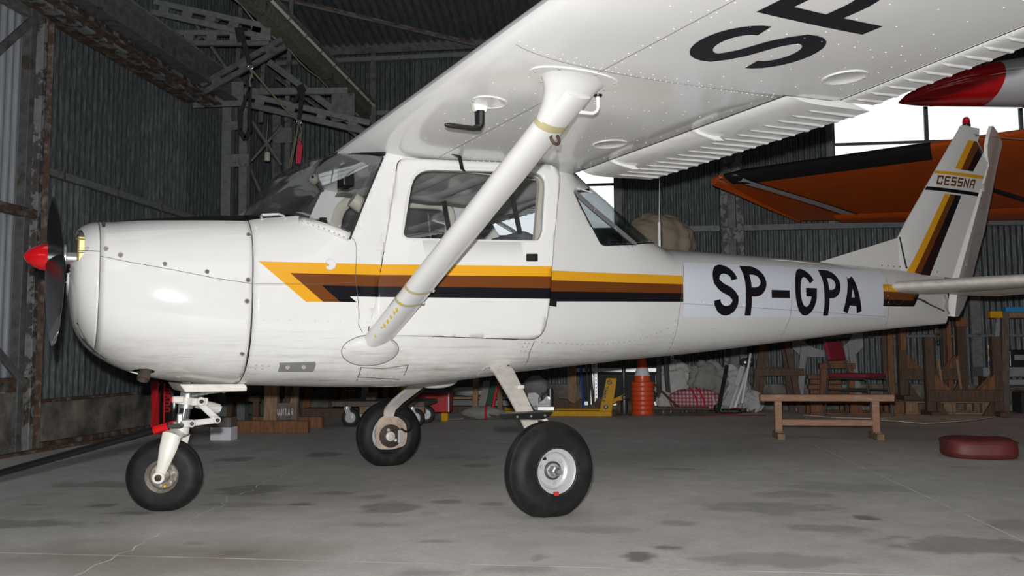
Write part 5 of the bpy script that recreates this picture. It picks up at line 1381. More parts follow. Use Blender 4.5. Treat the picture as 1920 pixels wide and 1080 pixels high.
    if sd > 0:
        b = B(); b.ball((.05, .40, .552), .06, 18, 8, sc=(2.4, .55, .80)); b.build('gear_fairing', M_WHITE, AC, smooth=60)
main_gear(-1); main_gear(1)
b = B(); b.prism(rpoly([(-.03, .638), (.125, .655), (.14, .60), (-.03, .59)], .01, 2), lambda x, z, d: P(x, z, d), 0, .006); gp = b.build('gear_cover_plate', M_DIRTW, AC, smooth=0)
for x, z in ((.0, .634), (.05, .640), (.10, .645)):
    b = B(); b.beam(P(x, z, .006), P(x + .014, z + .002, .006), .006, .004); b.build('plate_slot', M_SEAMD, gp, smooth=0)
# ---- nose gear
ng = B(); ng.tube([(-1.375, 0, .60), (-1.395, 0, .46)], .034, 16); ng = ng.build('nose_strut', M_ALU, AC)
b = B(); b.tube([(-1.385, 0, .545), (-1.411, 0, .385)], .028, 18); b.build('oleo_chrome', M_CHR, ng)
TA = radians(22); fw_ = Vector((-cos(TA), sin(TA), 0)); ax_ = Vector((-sin(TA), -cos(TA), 0))
b = B(); b.lathe([(.050, -.016), (.052, 0), (.050, .016)], (-1.392, 0, .495), (.12, 0, 1), 20); b.box((-1.435, -.03, .503), (.05, .05, .030)); b.box((-1.34, -.03, .490), (.075, .035, .035)); sc_ = b.build('steering_collar', M_DIRTW, ng, smooth=30, bevel=.005)
b = B(); b.box((-1.462, -.035, .503), (.012, .03, .018)); b.build('collar_mark', M_RED, sc_, smooth=0)
b = B(); b.beam((-1.345, -.03, .490), (-1.258, -.03, .404), .030, .032, (0, 1, 0)); b.tube([(-1.335, -.062, .492), (-1.335, .045, .492)], .021, 14); b.tube([(-1.262, -.062, .404), (-1.262, .045, .404)], .017, 14); b.beam((-1.345, .03, .490), (-1.258, .03, .404), .022, .026, (0, 1, 0)); b.build('torque_link', M_WHITE, ng, smooth=30, bevel=.005)
b = B(); b.beam((-1.262, -.03, .402), (-1.372, -.03, .392), .028, .026, (0, 1, 0)); b.tube([(-1.375, -.062, .392), (-1.375, .045, .392)], .018, 14); b.box((-1.405, -.02, .392), (.05, .07, .034)); b.build('torque_link', M_WHITE, ng, smooth=30, bevel=.005)
for p in ((-1.335, -.064, .492), (-1.262, -.064, .404), (-1.375, -.064, .392)):
    b = B(); b.lathe([(.010, 0), (.009, .008), (.005, .012), (0, .012)], p, (0, -1, 0), 8); b.build('link_bolt', M_RUST, ng)
b = B(); b.tube([(-1.34, .06, .480), (-1.235, .06, .448)], .024, 14); b.tube([(-1.236, .06, .449), (-1.228, .06, .446)], .018, 12); b.build('shimmy_damper', M_WHITE, ng)
b = B(); b.tube([(-1.385, -.05, .522), (-1.24, -.10, .540)], .006, 8); b.ball((-1.242, -.10, .541), .012, 10, 6); b.tube([(-1.36, .03, .512), (-1.25, .12, .528)], .006, 8); b.build('steering_rod', M_CHR, ng)
b = B(); b.box((-1.425, -.045, .415), (.026, .02, .05)); b.build('tow_lug', M_ALU, ng, smooth=0, bevel=.006)
wc = Vector((-1.478, 0, .160))
fk = B(); top = Vector((-1.412, 0, .375))
fk.tube([top + Vector((.002, 0, .02)), top + Vector((-.004, 0, -.03))], .038, 16)
for s in (1, -1):
    pts = [top + Vector((-.004, 0, -.005)), top + Vector((-.018, 0, -.030)) + ax_ * s * .045, top.lerp(wc, .28) + ax_ * s * .085 + Vector((.0, 0, .03)), top.lerp(wc, .45) + ax_ * s * .094 + Vector((.0, 0, .012)), top.lerp(wc, .72) + ax_ * s * .096, wc + ax_ * s * .095]
    fk.tube(pts, [.036, .038, .042, .038, .027, .020], 14, sx=1.0, sy=.40, upv=ax_)
    fk.lathe([(.026, -.011), (.028, 0), (.026, .011), (0, .012)], wc + ax_ * s * .094, ax_ * s, 18)
fk.build('nose_fork', mat('chipped_white', (.74, .72, .66), .4, var=.05, vs=6, col2=(.14, .11, .08), thresh=.69, soft=.02), ng, smooth=45)
b = B(); b.lathe([(.015, .0), (.015, .006), (.008, .009), (.006, .004), (0, .004)], wc + ax_ * .105, ax_, 12); b.build('axle_bolt', M_RUST, ng)
nw = wheel(.168, .128, .074, .160, AC).build('nose_wheel', M_RUBBER, AC, smooth=60); nw.location = wc; nw.rotation_euler = (0, 0, -TA)
b = B(); b.lathe([(.076, -.052), (.078, -.042), (.070, -.036), (.062, -.030), (.058, -.018), (.030, -.016), (.026, -.03), (.0, -.03)], (0, 0, 0), (0, 1, 0), 28); b.build('wheel_rim', mat('dirty_rim', (.20, .175, .145), .5, .25, var=.3, vs=20, col2=(.42, .40, .36), thresh=.6, soft=.1), nw, smooth=30)
for k in range(6):
    an = k * pi / 3 + .3; b = B(); b.lathe([(.007, -.016), (.007, -.024), (0, -.025)], (.045 * cos(an), 0, .045 * sin(an)), (0, 1, 0), 6); b.build('rim_bolt', M_RIVD, nw, smooth=0)
b = B(); b.lathe([(.006, -.02), (.006, -.045), (.003, -.048), (0, -.048)], (.012, 0, -.046), (0, 1, 0), 8); b.build('valve_cap', mat('yellow_cap', (.75, .55, .01), .4), nw)
# ---- propeller
px, pz = -1.953, 1.138
pr = B(); pr.lathe([(.030, -.034), (.064, -.030), (.066, 0), (.060, .026), (.035, .030)], (px, 0, pz), (1, 0, 0), 28); pr = pr.build('propeller', M_BLADE, AC, smooth=40)
TH = radians(26)
for s in (1, -1):
    e = Vector((0, -cos(TH), -sin(TH))) * s; t_ = Vector((1, 0, 0)).cross(e); b = B(); rows = []
    for r, ch, be, th in ((.04, .085, 50, .055), (.10, .10, 44, .045), (.18, .122, 36, .030), (.30, .135, 31, .022), (.45, .132, 27, .017), (.60, .120, 24, .013), (.72, .104, 21, .010), (.80, .085, 20, .008), (.845, .060, 19, .006), (.868, .034, 19, .005), (.876, .012, 19, .004)):
        be = radians(be); cv = t_ * cos(be) - Vector((1, 0, 0)) * sin(be) * s * (1 if s > 0 else -1); nv = e.cross(cv).normalized(); o = Vector((px, 0, pz)) + e * r
        rows.append([o + cv * (cos(2 * pi * k / 18) * ch / 2) + nv * (sin(2 * pi * k / 18) * th / 2) for k in range(18)])
    skin_rows(b, rows[:-4]); bl = b.build('propeller_blade', M_BLADE, pr, smooth=50)
    b = B(); skin_rows(b, rows[-5:]); b.build('blade_tip', mat('blade_tip', (.10, .10, .105), .35), pr, smooth=50)
    b = B(); q = Vector((px, 0, pz)) + e * .845; 
    skin_rows(b, [[p + (p - (sum(r_, Vector()) / 18)) * .05 for p in r_] for r_ in (rows[-3], [a_.lerp(c_, .35) for a_, c_ in zip(rows[-3], rows[-2])])], False); b.build('tip_stripe', M_WINGW, pr, smooth=50)
b = B(); b.lathe([(0, -.090), (.012, -.087), (.028, -.074), (.044, -.052), (.055, -.028), (.061, 0), (.061, .006)], (-1.985, 0, pz), (1, 0, 0), 28); b.build('spinner', M_RED, pr, smooth=80)
b = B(); b.lathe([(.058, 0), (.062, .003), (.062, .010), (.058, .013), (.030, .015)], (-1.922, 0, pz), (1, 0, 0), 24); b.lathe([(.028, 0), (.028, .05)], (-1.915, 0, pz), (1, 0, 0), 18); b.build('propeller_flange', M_ALU, pr, smooth=30)
# ------------------------------------------------------------------ things standing about the hangar (world frame)
def A2W(x, y, z): return Vector((x * cos(PSI) - y * sin(PSI), x * sin(PSI) + y * cos(PSI), z))
WOOD = lambda n, c, c2: mat(n, c, rough=.75, var=.35, vs=5, stretch=(6, 6, .7), col2=c2, thresh=.62, soft=.12, rnd=.12)
M_WDARK = WOOD('old_dark_wood', (.075, .043, .024), (.035, .024, .018))
M_WRED = WOOD('red_brown_wood', (.155, .066, .027), (.075, .038, .02))
M_WPALE = WOOD('pale_wood', (.22, .135, .075), (.13, .085, .055))
M_WGREY = WOOD('weathered_wood', (.11, .088, .072), (.065, .054, .046))
M_BENCH = mat('bench_wood', (.29, .15, .082), rough=.6, var=.2, vs=6, stretch=(1, 8, 8), col2=(.30, .27, .25), thresh=.60, soft=.06)
M_GREYP = mat('grey_painted_wood', (.20, .205, .215), rough=.6, var=.15, vs=8, col2=(.18, .17, .165), thresh=.64, soft=.05)
M_YELP = mat('yellow_enamel', (.50, .27, .010), rough=.55, spec=.15, var=.12, vs=8, col2=(.22, .13, .03), thresh=.69, soft=.04)
M_ORANGE = mat('cone_orange', (.62, .075, .02), rough=.35, var=.08, vs=7)
M_WBAND = mat('cone_white', (.62, .60, .62), rough=.5)
M_BURG = mat('burgundy_fabric', (.21, .012, .028), rough=.85, var=.12, vs=20, bump=.2, bs=200)
M_POUF = mat('red_brown_vinyl', (.115, .020, .018), rough=.55, var=.15, vs=7)
M_DKMET = mat('dark_tube_metal', (.10, .11, .11), rough=.35, metal=.6)
M_CARD = mat('cardboard', (.56, .45, .36), rough=.85, var=.1, vs=6)
M_SACK = mat('white_sacking', (.38, .372, .36), rough=.85, var=.15, vs=6)
M_SACKG = mat('grey_sacking', (.20, .196, .185), rough=.85, var=.2, vs=5)
M_CANVAS = mat('beige_canvas', (.25, .205, .15), rough=.9, var=.14, vs=5, bump=.15, bs=120)
M_REDP = mat('red_paint', (.38, .012, .02), rough=.35, var=.1, vs=6)
M_REDS = mat('red_strap', (.42, .015, .03), rough=.8)
M_BLKG = mat('gloss_black', (.010, .010, .011), rough=.18)
M_BLKW = mat('black_webbing', (.010, .011, .016), rough=.85)
M_ROPE = mat('hemp_rope', (.19, .16, .11), rough=.9)
M_ALUL = mat('bright_aluminium', (.60, .62, .65), rough=.35, metal=.55)
M_ZINC = mat('zinc_perforated', (.50, .52, .54), rough=.4, metal=.4)
M_TARP = mat('grey_tarp', (.085, .09, .095), rough=.8, var=.2, vs=5)
M_ORW = mat('orange_dope', (.40, .066, .006), rough=.38, var=.08, vs=3)
def px(parent, name, m, bl, **k):
    b = B()
    bl(b); return b.build(name, m, parent, **k)
def bx(parent, name, m, c, d, bevel=.004, rz=0):
    b = B(); b.box(c, d, Matrix.Rotation(rz, 3, 'Z') if rz else None); return b.build(name, m, parent, smooth=0, bevel=bevel, bseg=1)
def bm_(parent, name, m, p0, p1, w, h, upv=None, bevel=.003):
    b = B(); b.beam(p0, p1, w, h, upv); return b.build(name, m, parent, smooth=0, bevel=bevel, bseg=1)
def tb(parent, name, m, pts, r, n=8, **k):
    b = B(); b.tube(pts, r, n, **k); return b.build(name, m, parent)

# tow bar at the nose wheel
q0 = A2W(-1.43, 0, .385); fwd_ = A2W(-.927, .375, 0) - A2W(0, 0, 0); sdv = Vector((-fwd_.y, fwd_.x, 0))
t = thing('tow_bar', 'black two-tube tow bar with red grips, hooked on the nose wheel fork', 'tow bar', (q0.x, q0.y, 0)); O = Vector((q0.x, q0.y, 0))
end = q0 + fwd_ * 1.31 + Vector((0, 0, -.355)) - O
for s in (1, -1):
    a = q0 + sdv * s * .075 - O + fwd_ * .02; m_ = a.lerp(end + sdv * s * .022, .6)
    tb(t, 'tube', M_BLKG, [a + Vector((0, 0, .0)), a.lerp(m_, .5), m_, end + sdv * s * .020], .0165, 12)
    tb(t, 'grip', M_RED, [a - (m_ - a).normalized() * .0, a + (m_ - a).normalized() * .065], .019, 12)
    tb(t, 'hook', M_DKMET, [a, a - fwd_ * .05, a - fwd_ * .05 - sdv * s * .03], .012, 8)
tb(t, 'cross_tube', M_BLKG, [(q0 - O).lerp(end, .22) + sdv * .062, (q0 - O).lerp(end, .22) - sdv * .062], .011, 8)
tb(t, 'handle', M_BLKG, [end + sdv * .14 + Vector((0, 0, .012)), end - sdv * .14 + Vector((0, 0, .012))], .017, 10)

# low bench / trestle in front
t = thing('low_trestle', 'low brown wooden trestle with paint-smeared top in front of the red chair', 'trestle', (2.57, 2.72, 0))
bx(t, 'top_beam', M_BENCH, (0, 0, .333), (1.06, .075, .054))
for x in (-.385, .385):
    l_ = bx(t, 'leg', M_BENCH, (x, 0, .18), (.058, .055, .27)); bx(l_, 'foot', M_WPALE, (x, 0, .026), (.058, .26, .052)); bx(l_, 'foot_cap', M_GREYP, (x, -.02, .056), (.056, .10, .010))
bx(t, 'stretcher', M_BENCH, (0, 0, .132), (.72, .045, .05))
# pouf
t = thing('floor_cushion', 'flat red-brown vinyl floor cushion lying alone at right', 'cushion', (3.28, 1.56, 0), radians(-8))
b = B(); rows = []
def se(a, rx, ry, n=3.6): c, s = cos(a), sin(a); return (rx * (abs(c) ** (2 / n)) * (1 if c >= 0 else -1), ry * (abs(s) ** (2 / n)) * (1 if s >= 0 else -1))
for z, k in ((.002, .90), (.012, .97), (.030, 1.0), (.036, 1.012), (.042, 1.0), (.075, 1.0), (.100, .99), (.106, 1.0), (.112, .985), (.120, .93), (.126, .80), (.130, .5), (.131, .0)):
    rows.append([Vector((*[v * k for v in se(2 * pi * j / 48, .222, .20)], z + .003 * sin(j * .5))) for j in range(48)])
skin_rows(b, rows); pf = b.build('cushion_body', M_POUF, t, smooth=70)
b = B(); b.tube([Vector((*[v * 1.008 for v in se(2 * pi * j / 48, .222, .20)], .106 + .003 * sin(j * .5))) for j in range(48)], .004, 6, closed=True); b.build('piping', M_POUF, pf)
b = B(); b.beam((.035, -.202, .04), (.035, -.2015, .105), .003, .004); b.build('side_seam', M_POUF, pf, smooth=0)
# burgundy chair
t = thing('stacking_chair', 'burgundy padded chair with dark tubular frame facing right', 'chair', (3.46, 5.12, 0), radians(-46))
b = B(); b.box((0, 0, .455), (.44, .41, .045)); b.build('seat', M_BURG, t, smooth=40, bevel=.018, bseg=3)
b = B(); b.beam((-.235, 0, .615), (-.275, 0, .825), .33, .05, (-1, 0, 0)); b.build('backrest', M_BURG, t, smooth=40, bevel=.02, bseg=3)
for s in (1, -1):
    tb(t, 'leg', M_DKMET, [(.13, s * .20, .425), (.20, s * .20, .425), (.235, s * .20, .405), (.29, s * .205, 0)], .0125, 10)
    tb(t, 'leg', M_DKMET, [(-.13, s * .20, .425), (-.20, s * .20, .42), (-.225, s * .20, .40), (-.27, s * .205, 0)], .0125, 10)
    tb(t, 'side_rail', M_DKMET, [(-.15, s * .20, .425), (.15, s * .20, .425)], .0125, 10)
    tb(t, 'stretcher', M_DKMET, [(-.24, s * .20, .30), (.245, s * .20, .30)], .009, 8)
tb(t, 'back_frame', M_DKMET, [(-.17, .17, .425), (-.195, .17, .45), (-.255, .165, .66), (-.30, .13, .845), (-.305, .09, .858), (-.305, -.09, .858), (-.30, -.13, .845), (-.255, -.165, .66), (-.195, -.17, .45), (-.17, -.17, .425)], .012, 10)
# cardboard on the floor
for nm, pts, lb, z in (('cardboard_sheet', [(2.95, 5.4), (3.32, 5.62), (4.13, 5.45), (3.62, 4.9), (3.2, 5.02)], 'tan cardboard sheet under the rear legs of the red chair', .002), ('cardboard_sheet', [(3.52, 4.62), (4.04, 5.40), (4.87, 5.13), (4.56, 4.77), (4.36, 4.55), (3.84, 4.17)], 'flattened tan cardboard sheet in front of the upright wooden cradle', .010)):
    cx = sum(p[0] for p in pts) / len(pts); cy = sum(p[1] for p in pts) / len(pts)
    b = B(); b.prism([(x - cx, y - cy) for x, y in pts], lambda x, y, d: Vector((x, y, d)), 0, .006); o = b.build(nm, M_CARD, smooth=0); o.location = (cx, cy, z); tag(o, lb, 'cardboard')
# wooden A trestle
t = thing('wooden_trestle', 'tall dark wooden trestle with splayed legs behind the folding trolley', 'trestle', (2.75, 6.0, 0))
for x0, x1, y in ((-.31, -.10, -.16), (.26, .10, -.16), (-.18, -.06, .14), (.22, .1, .14)):
    bm_(t, 'leg', M_WDARK, (x0, y * 1.1, 0), (x1, y * .4, 1.02), .07, .045, (0, 1, 0))
bm_(t, 'crossbar', M_WDARK, (-.26, -.15, .47), (.31, -.15, .475), .03, .085); bm_(t, 'crossbar', M_WDARK, (-.20, .12, .50), (.25, .12, .50), .03, .07)
bx(t, 'top_beam', M_WDARK, (0, 0, 1.05), (.75, .10, .08))
# grey saddle stand
t = thing('saddle_stand', 'grey painted wooden wing stand with a round cut-out behind the red chair', 'stand', (3.39, 6.12, 0))
poly = [(-.41, .76), (-.41, .95), (-.30, .95)] + [(-.30 + .0 + .30 * (1 - cos(pi * k / 12)), .95 - .22 * sin(pi * k / 12)) for k in range(1, 12)] + [(.30, .95), (.42, .95), (.42, .76), (.30, .65), (-.30, .65)]
b = B(); b.prism(poly, lambda x, z, d: Vector((x, d, z)), -.02, .02); b.build('saddle_board', M_GREYP, t, smooth=0, bevel=.003)
for s in (1, -1):
    bm_(t, 'leg', M_GREYP, (s * .36, -.05, 0), (s * .27, -.02, .80), .075, .04, (0, 1, 0)); bm_(t, 'brace', M_GREYP, (s * .34, .06, .1), (s * .24, .05, .7), .05, .03, (0, 1, 0))
bm_(t, 'crossbar', M_GREYP, (-.30, 0, .30), (-.18, .02, .27), .04, .03); bm_(t, 'crossbar', M_GREYP, (.16, 0, .30), (.30, 0, .30), .04, .03)
# brown stool behind
t = thing('wooden_stool', 'small brown wooden stool seen through the legs of the grey stand', 'stool', (3.415, 5.78, .148))
bx(t, 'top_rail', M_WRED, (0, 0, .40), (.40, .10, .06)); bx(t, 'top_block', M_WRED, (0, .02, .445), (.25, .08, .035))
for x in (-.15, .15): bm_(t, 'leg', M_WRED, (x * 1.1, 0, 0), (x, 0, .38), .07, .05, (0, 1, 0))
bx(t, 'crossbar', M_WRED, (0, 0, .11), (.30, .03, .05))
# pallets
def pallet(x, y, w, lb, m):
    t = thing('wooden_pallet', lb, 'pallet', (x, y, 0))
    for k in range(5): bx(t, 'deck_board', m, (0, -.22 + k * .11, .136), (w, .085, .02), .002)
    for i in (-1, 0, 1):
        for j in (-1, 0, 1): bx(t, 'block', m, (i * (w / 2 - .07), j * .22, .075), (.13, .08, .10), .002)
    for j in (-1, 0, 1): bx(t, 'runner', m, (0, j * .22, .012), (w, .08, .022), .002)
    return t
pallet(3.55, 5.77, 1.0, 'pale wooden pallet lying under the brown stool', M_WRED)
pallet(4.60, 5.90, .96, 'pale wooden pallet lying under the wooden cradles', M_WPALE)
bx(thing('plank_stack', 'stack of reddish planks on the pallet beside the stool', 'planks', (3.31, 5.97, .148)), 'plank', M_WRED, (0, 0, .03), (.36, .10, .06))
ps = bpy.data.objects['plank_stack']
for k, z in enumerate((.09, .15, .21, .27)): bx(ps, 'plank', M_WRED, (.01 * (-1) ** k, 0, z), (.36, .10, .05))
# the two cradles
def cradle(nm, x, y, z, w, h, bh, lb, extra, m1, m2):
    t = thing(nm, lb, 'cradle', (x, y, z))
    for s in (-1, 1):
        bm_(t, 'post', m1, (s * w / 2, 0, 0), (s * w / 2, 0, h), .095, .09, (0, 1, 0))
        for yy in (-.045, .045):
            b = B(); b.prism([(s * (w / 2 - .04), bh), (s * (w / 2 - .04), bh + .17), (s * (w / 2 - .20), bh)], lambda x_, z_, d: Vector((x_, yy + d, z_)), -.008, .008); b.build('gusset', m2, t, smooth=0)
        b = B(); b.prism([(s * (w / 2 - .05), 0), (s * (w / 2 - .18), 0), (s * (w / 2 - .06), .20)], lambda x_, z_, d: Vector((x_, d, z_)), -.05, -.02); b.build('foot_gusset', M_WDARK, t, smooth=0)
        bx(t, 'foot', M_WDARK, (s * w / 2, .0, .03), (.10, .36, .05))
    bx(t, 'cross_board', m1, (0, -.055, bh - .065), (w + .08, .025, .13)); bx(t, 'cross_board', m1, (0, .055, bh - .065), (w + .08, .025, .13))
    return t
c1 = cradle('wooden_cradle', 4.655, 5.39, 0, .70, .87, .29, 'dark wooden U-shaped cradle standing in front, nearest the cardboard', None, M_WDARK, M_WRED)
c2 = cradle('wooden_cradle', 4.54, 5.98, .148, .66, .85, .36, 'taller wooden U-shaped cradle on the pallet behind the front cradle', None, M_WDARK, M_WRED)
bx(c2, 'pad_block', M_WRED, (.33, -.02, .90), (.13, .10, .10)); bx(c2, 'pad_block', M_WRED, (-.33, -.06, .72), (.07, .03, .30))
for x, w_ in ((4.12, .07), (4.79, .055)):
    t = thing('upright_board', 'narrow reddish board standing %s' % ('left of the cradles beside the red chair' if x < 4.5 else 'between the two posts of the rear cradle'), 'board', (x, 6.12, 0 if x < 4.5 else .148))
    bm_(t, 'board', M_WRED, (0, 0, 0), (0, 0, .95 if x < 4.5 else .88), w_, .05, (0, 1, 0)); bm_(t, 'edge_board', M_WDARK, (-w_ * .9, .01, 0), (-w_ * .9, .01, .95 if x < 4.5 else .88), w_ * .7, .03, (0, 1, 0))
for k, x in enumerate((4.555, 4.755)):
    t = thing('wooden_stick', 'thin wooden stick leaning inside the cradle, %s one' % ('left' if k == 0 else 'right'), 'stick', (x, 5.72, .148))
    bm_(t, 'stick', M_WPALE, (.012, 0, 0), (-.01, .06, .47), .028, .02, (0, 1, 0))
# right sawhorse with blue pad
t = thing('sawhorse', 'tall sawhorse with bright blue pad and yellow beam end, at the right edge', 'sawhorse', (5.205, 5.63, 0))
bm_(t, 'post', M_WGREY, (-.03, 0, 0), (.02, 0, 1.15), .075, .06, (0, 1, 0)); bm_(t, 'post', M_WGREY, (.90, 0, 0), (.85, 0, 1.15), .075, .06, (0, 1, 0))
bm_(t, 'brace', M_GREYP, (-.12, .10, .30), (-.02, .05, 1.12), .05, .025, (0, 1, 0)); bm_(t, 'brace', M_GREYP, (1.0, .1, .3), (.9, .04, 1.12), .05, .025, (0, 1, 0))
tbm = bx(t, 'top_beam', M_WPALE, (.42, .02, 1.115), (1.0, .07, .065)); bx(t, 'beam_end', M_YELP, (-.085, .0, 1.12), (.13, .09, .075))
b = B(); b.box((.45, 0, 1.175), (.88, .12, .065)); b.build('blue_pad', mat('blue_foam', (.015, .19, .42), .7), t, smooth=40, bevel=.015, bseg=3)
bm_(t, 'lower_rail', M_GREYP, (-.02, .03, .36), (.9, .03, .36), .03, .06)
t = thing('storage_bench', 'grey wooden bench against the wall behind the sawhorse', 'bench', (5.55, 6.05, 0))
bx(t, 'bench_top', M_GREYP, (0, 0, .47), (.95, .3, .11)); bx(t, 'shelf', M_WGREY, (0, 0, .28), (.9, .28, .03))
for s in (-1, 1): bx(t, 'leg', M_WDARK, (s * .40, 0, .21), (.06, .25, .42))
t = thing('black_crate', 'black plastic crate with hand hole on the grey bench', 'crate', (5.62, 6.03, .526))
b = B(); b.box((0, 0, .10), (.50, .26, .20)); b.build('crate_body', M_BLKP, t, smooth=0, bevel=.01); bx(t, 'hand_hole', M_GREYP, (-.13, -.128, .11), (.14, .012, .06), .003)
t = thing('label_board', 'small red, white and blue printed card behind the sawhorse brace', 'card', (5.27, 6.10, .526)); bx(t, 'card', M_WBAND, (0, 0, .13), (.10, .01, .26)); bx(t, 'red_band', M_ORANGE, (0, -.007, .17), (.10, .006, .10), 0); bx(t, 'blue_band', mat('blue_print', (.02, .06, .3), .5), (0, -.007, .04), (.10, .006, .06), 0)
bx(thing('dark_box', 'dark box on the floor under the grey bench', 'box', (5.62, 5.95, 0)), 'box', M_DARK, (0, 0, .12), (.35, .25, .24))
# stack of cones
ORD = ['lowest', 'second', 'third', 'fourth', 'fifth', 'sixth', 'top']
for k in range(7):
    z = k * .0535
    t = thing('traffic_cone', ('orange traffic cone, %s from the bottom of the stack' % ORD[k] if 0 < k < 6 else ('orange traffic cone, lowest of the stack' if k == 0 else 'orange traffic cone with a white band, topmost of the stack')), 'cone', (1.165, 5.52, z), 0, 'stacked traffic cones')
    b = B(); b.lathe([(.120, 0), (.137, .002), (.138, .010), (.130, .014), (.131, .046), (.126, .052), (.098, .056)] + ([(.094, .14), (.078, .20)] if k < 6 else []), (0, 0, 0), (0, 0, 1), 28); b.build('cone_body', M_ORANGE, t, smooth=40)
    if k == 6:
        b = B(); b.lathe([(.0945, .056), (.093, .125), (.092, .126)], (0, 0, 0), (0, 0, 1), 28); b.lathe([(.062, .215), (.047, .31), (.040, .315), (.036, .30)], (0, 0, 0), (0, 0, 1), 28); b.build('upper_cone', M_ORANGE, t, smooth=40)
        b = B(); b.lathe([(.092, .126), (.063, .215)], (0, 0, 0), (0, 0, 1), 28); b.build('white_band', M_WBAND, t, smooth=60)
# pallet jack
t = thing('pallet_jack', 'yellow hand pallet jack with black pump, forks pointing left', 'pallet jack', (.80, 5.18, 0))
for y in (-.09, .36): bx(t, 'fork', M_YELP, (-.62, y, .036), (1.26, .15, .062), .008)
b = B(); b.prism([(-.13, .06), (-.045, .43), (.07, .43), (.07, .41), (.01, .06)], lambda x, z, d: Vector((x, d, z)), -.15, .42); fr = b.build('frame', M_YELP, t, smooth=0, bevel=.006)
b = B(); b.lathe([(.026, 0), (.026, .006), (.014, .008), (.012, .002), (0, .002)], (-.055, -.152, .115), (0, -1, 0), 16); b.build('pivot_bolt', M_BLKP, fr)
b = B(); LT = lambda s, u: Vector((-.063 - u * .97 + s * .23, -.1525, .165 + s * .97 + u * .23)); lettering(b, 'VOREL', 0, 0, .031, .044, .0088, .0075, LT); b.build('jack_lettering', M_LET, fr, smooth=0, fix=False)['kind'] = 'stuff'
b = B()
hx = [(cos(pi / 6 + k * pi / 3), sin(pi / 6 + k * pi / 3)) for k in range(6)]
for pl in ([hx[0], hx[1], hx[2], (0, 0)], [hx[3], hx[4], hx[5], (0, 0)], [hx[2], hx[3]], [hx[5], hx[0]]):
    for a, c in zip(pl, pl[1:]):
        pa = Vector(a) * .026; pc_ = Vector(c) * .026; d = (pc_ - pa).normalized(); nn = Vector((-d.y, d.x)) * .0045
        b.add([Vector((-.01 + p.x, -.1525, .385 + p.y)) for p in (pa - nn - d * .002, pc_ - nn + d * .002, pc_ + nn + d * .002, pa + nn - d * .002)], [(0, 1, 2, 3)])
b.build('jack_emblem', M_LET, fr, smooth=0, fix=False)['kind'] = 'stuff'
bm_(t, 'link_arm', M_YELP, (.0, .1, .15), (.15, .1, .215), .04, .05)
b = B(); b.lathe([(.030, .02), (.036, .05), (.036, .18), (.050, .19), (.052, .22), (.030, .24), (.030, .31), (.020, .33), (.020, .56)], (.15, .12, 0), (0, 0, 1), 16)
for k in range(6): b.lathe([(.030, .245 + k * .013), (.035, .250 + k * .013), (.030, .256 + k * .013)], (.15, .12, 0), (0, 0, 1), 16)
b.build('pump', M_DKMET, t, smooth=40)
for s in (-1, 1):
    b = B(); b.lathe([(0, -.025), (.085, -.025), (.09, -.018), (.09, .018), (.085, .025), (.03, .027), (0, .027)], (.15 + s * .062, .12, .09), (1, 0, 0), 20); b.build('steer_wheel', M_WDARK, t)
tb(t, 'handle', M_BLKP, [(.15, .12, .5), (.17, .2, .8), (.2, .3, 1.15)], .016, 8)
# trolley jack on the fork
t = thing('trolley_jack', 'small grey hydraulic jack standing on the yellow fork', 'jack', (.075, 5.10, .069))
bx(t, 'base', M_ALU, (0, 0, .022), (.19, .10, .044))
b = B(); b.prism([(-.085, .04), (.04, .04), (.05, .10), (.045, .155), (.01, .165), (-.03, .12), (-.08, .085)], lambda x, z, d: Vector((x, d, z)), -.045, -.03); b.prism([(-.085, .04), (.04, .04), (.05, .10), (.045, .155), (.01, .165), (-.03, .12), (-.08, .085)], lambda x, z, d: Vector((x, d, z)), .03, .045); b.build('side_plate', mat('jack_grey', (.36, .38, .38), .45, .2, var=.2, vs=20), t, smooth=0, bevel=.003)
b = B(); b.lathe([(.036, .04), (.036, .24), (.028, .245)], (.045, 0, 0), (0, 0, 1), 16); b.build('cylinder', M_DKMET, t, smooth=40)
tb(t, 'carry_handle', M_ALU, [(-.08, -.04, .08), (-.085, -.04, .13), (-.05, -.04, .205), (-.02, -.04, .21)], .005, 6)
b = B(); b.lathe([(.018, 0), (.018, .012), (0, .014)], (.03, -.045, .135), (0, -1, 0), 12); b.build('pivot', M_ALU, t)
t = thing('oil_can', 'white and blue plastic oil can beside the hydraulic jack', 'can', (-.085, 5.40, 0))
b = B(); b.prism(rpoly([(-.08, 0), (.06, 0), (.07, .22), (.02, .26), (-.08, .25)], .02, 3), lambda x, z, d: Vector((x, d, z)), -.05, .05); ob = b.build('can_body', mat('can_white', (.50, .50, .52), .35), t, smooth=30, bevel=.008)
bx(t, 'blue_side', mat('can_blue', (.09, .14, .20), .4), (.074, 0, .11), (.02, .095, .20), .006)
b = B(); lettering(b, 'orygo', -.075, .085, .020, .032, .005, .004, lambda x, z: Vector((x, -.0512, z))); b.build('can_lettering', mat('can_print', (.05, .03, .06), .5), t, smooth=0, fix=False)['kind'] = 'stuff'
b = B(); b.lathe([(.016, 0), (.016, .001), (0, .001)], (.03, -.0505, .045), (0, -1, 0), 14); b.build('orange_dot', M_ORANGE, t)
t = thing('grey_bag', 'crumpled grey canvas bag hanging over the oil can', 'bag', (-.09, 5.62, 0))
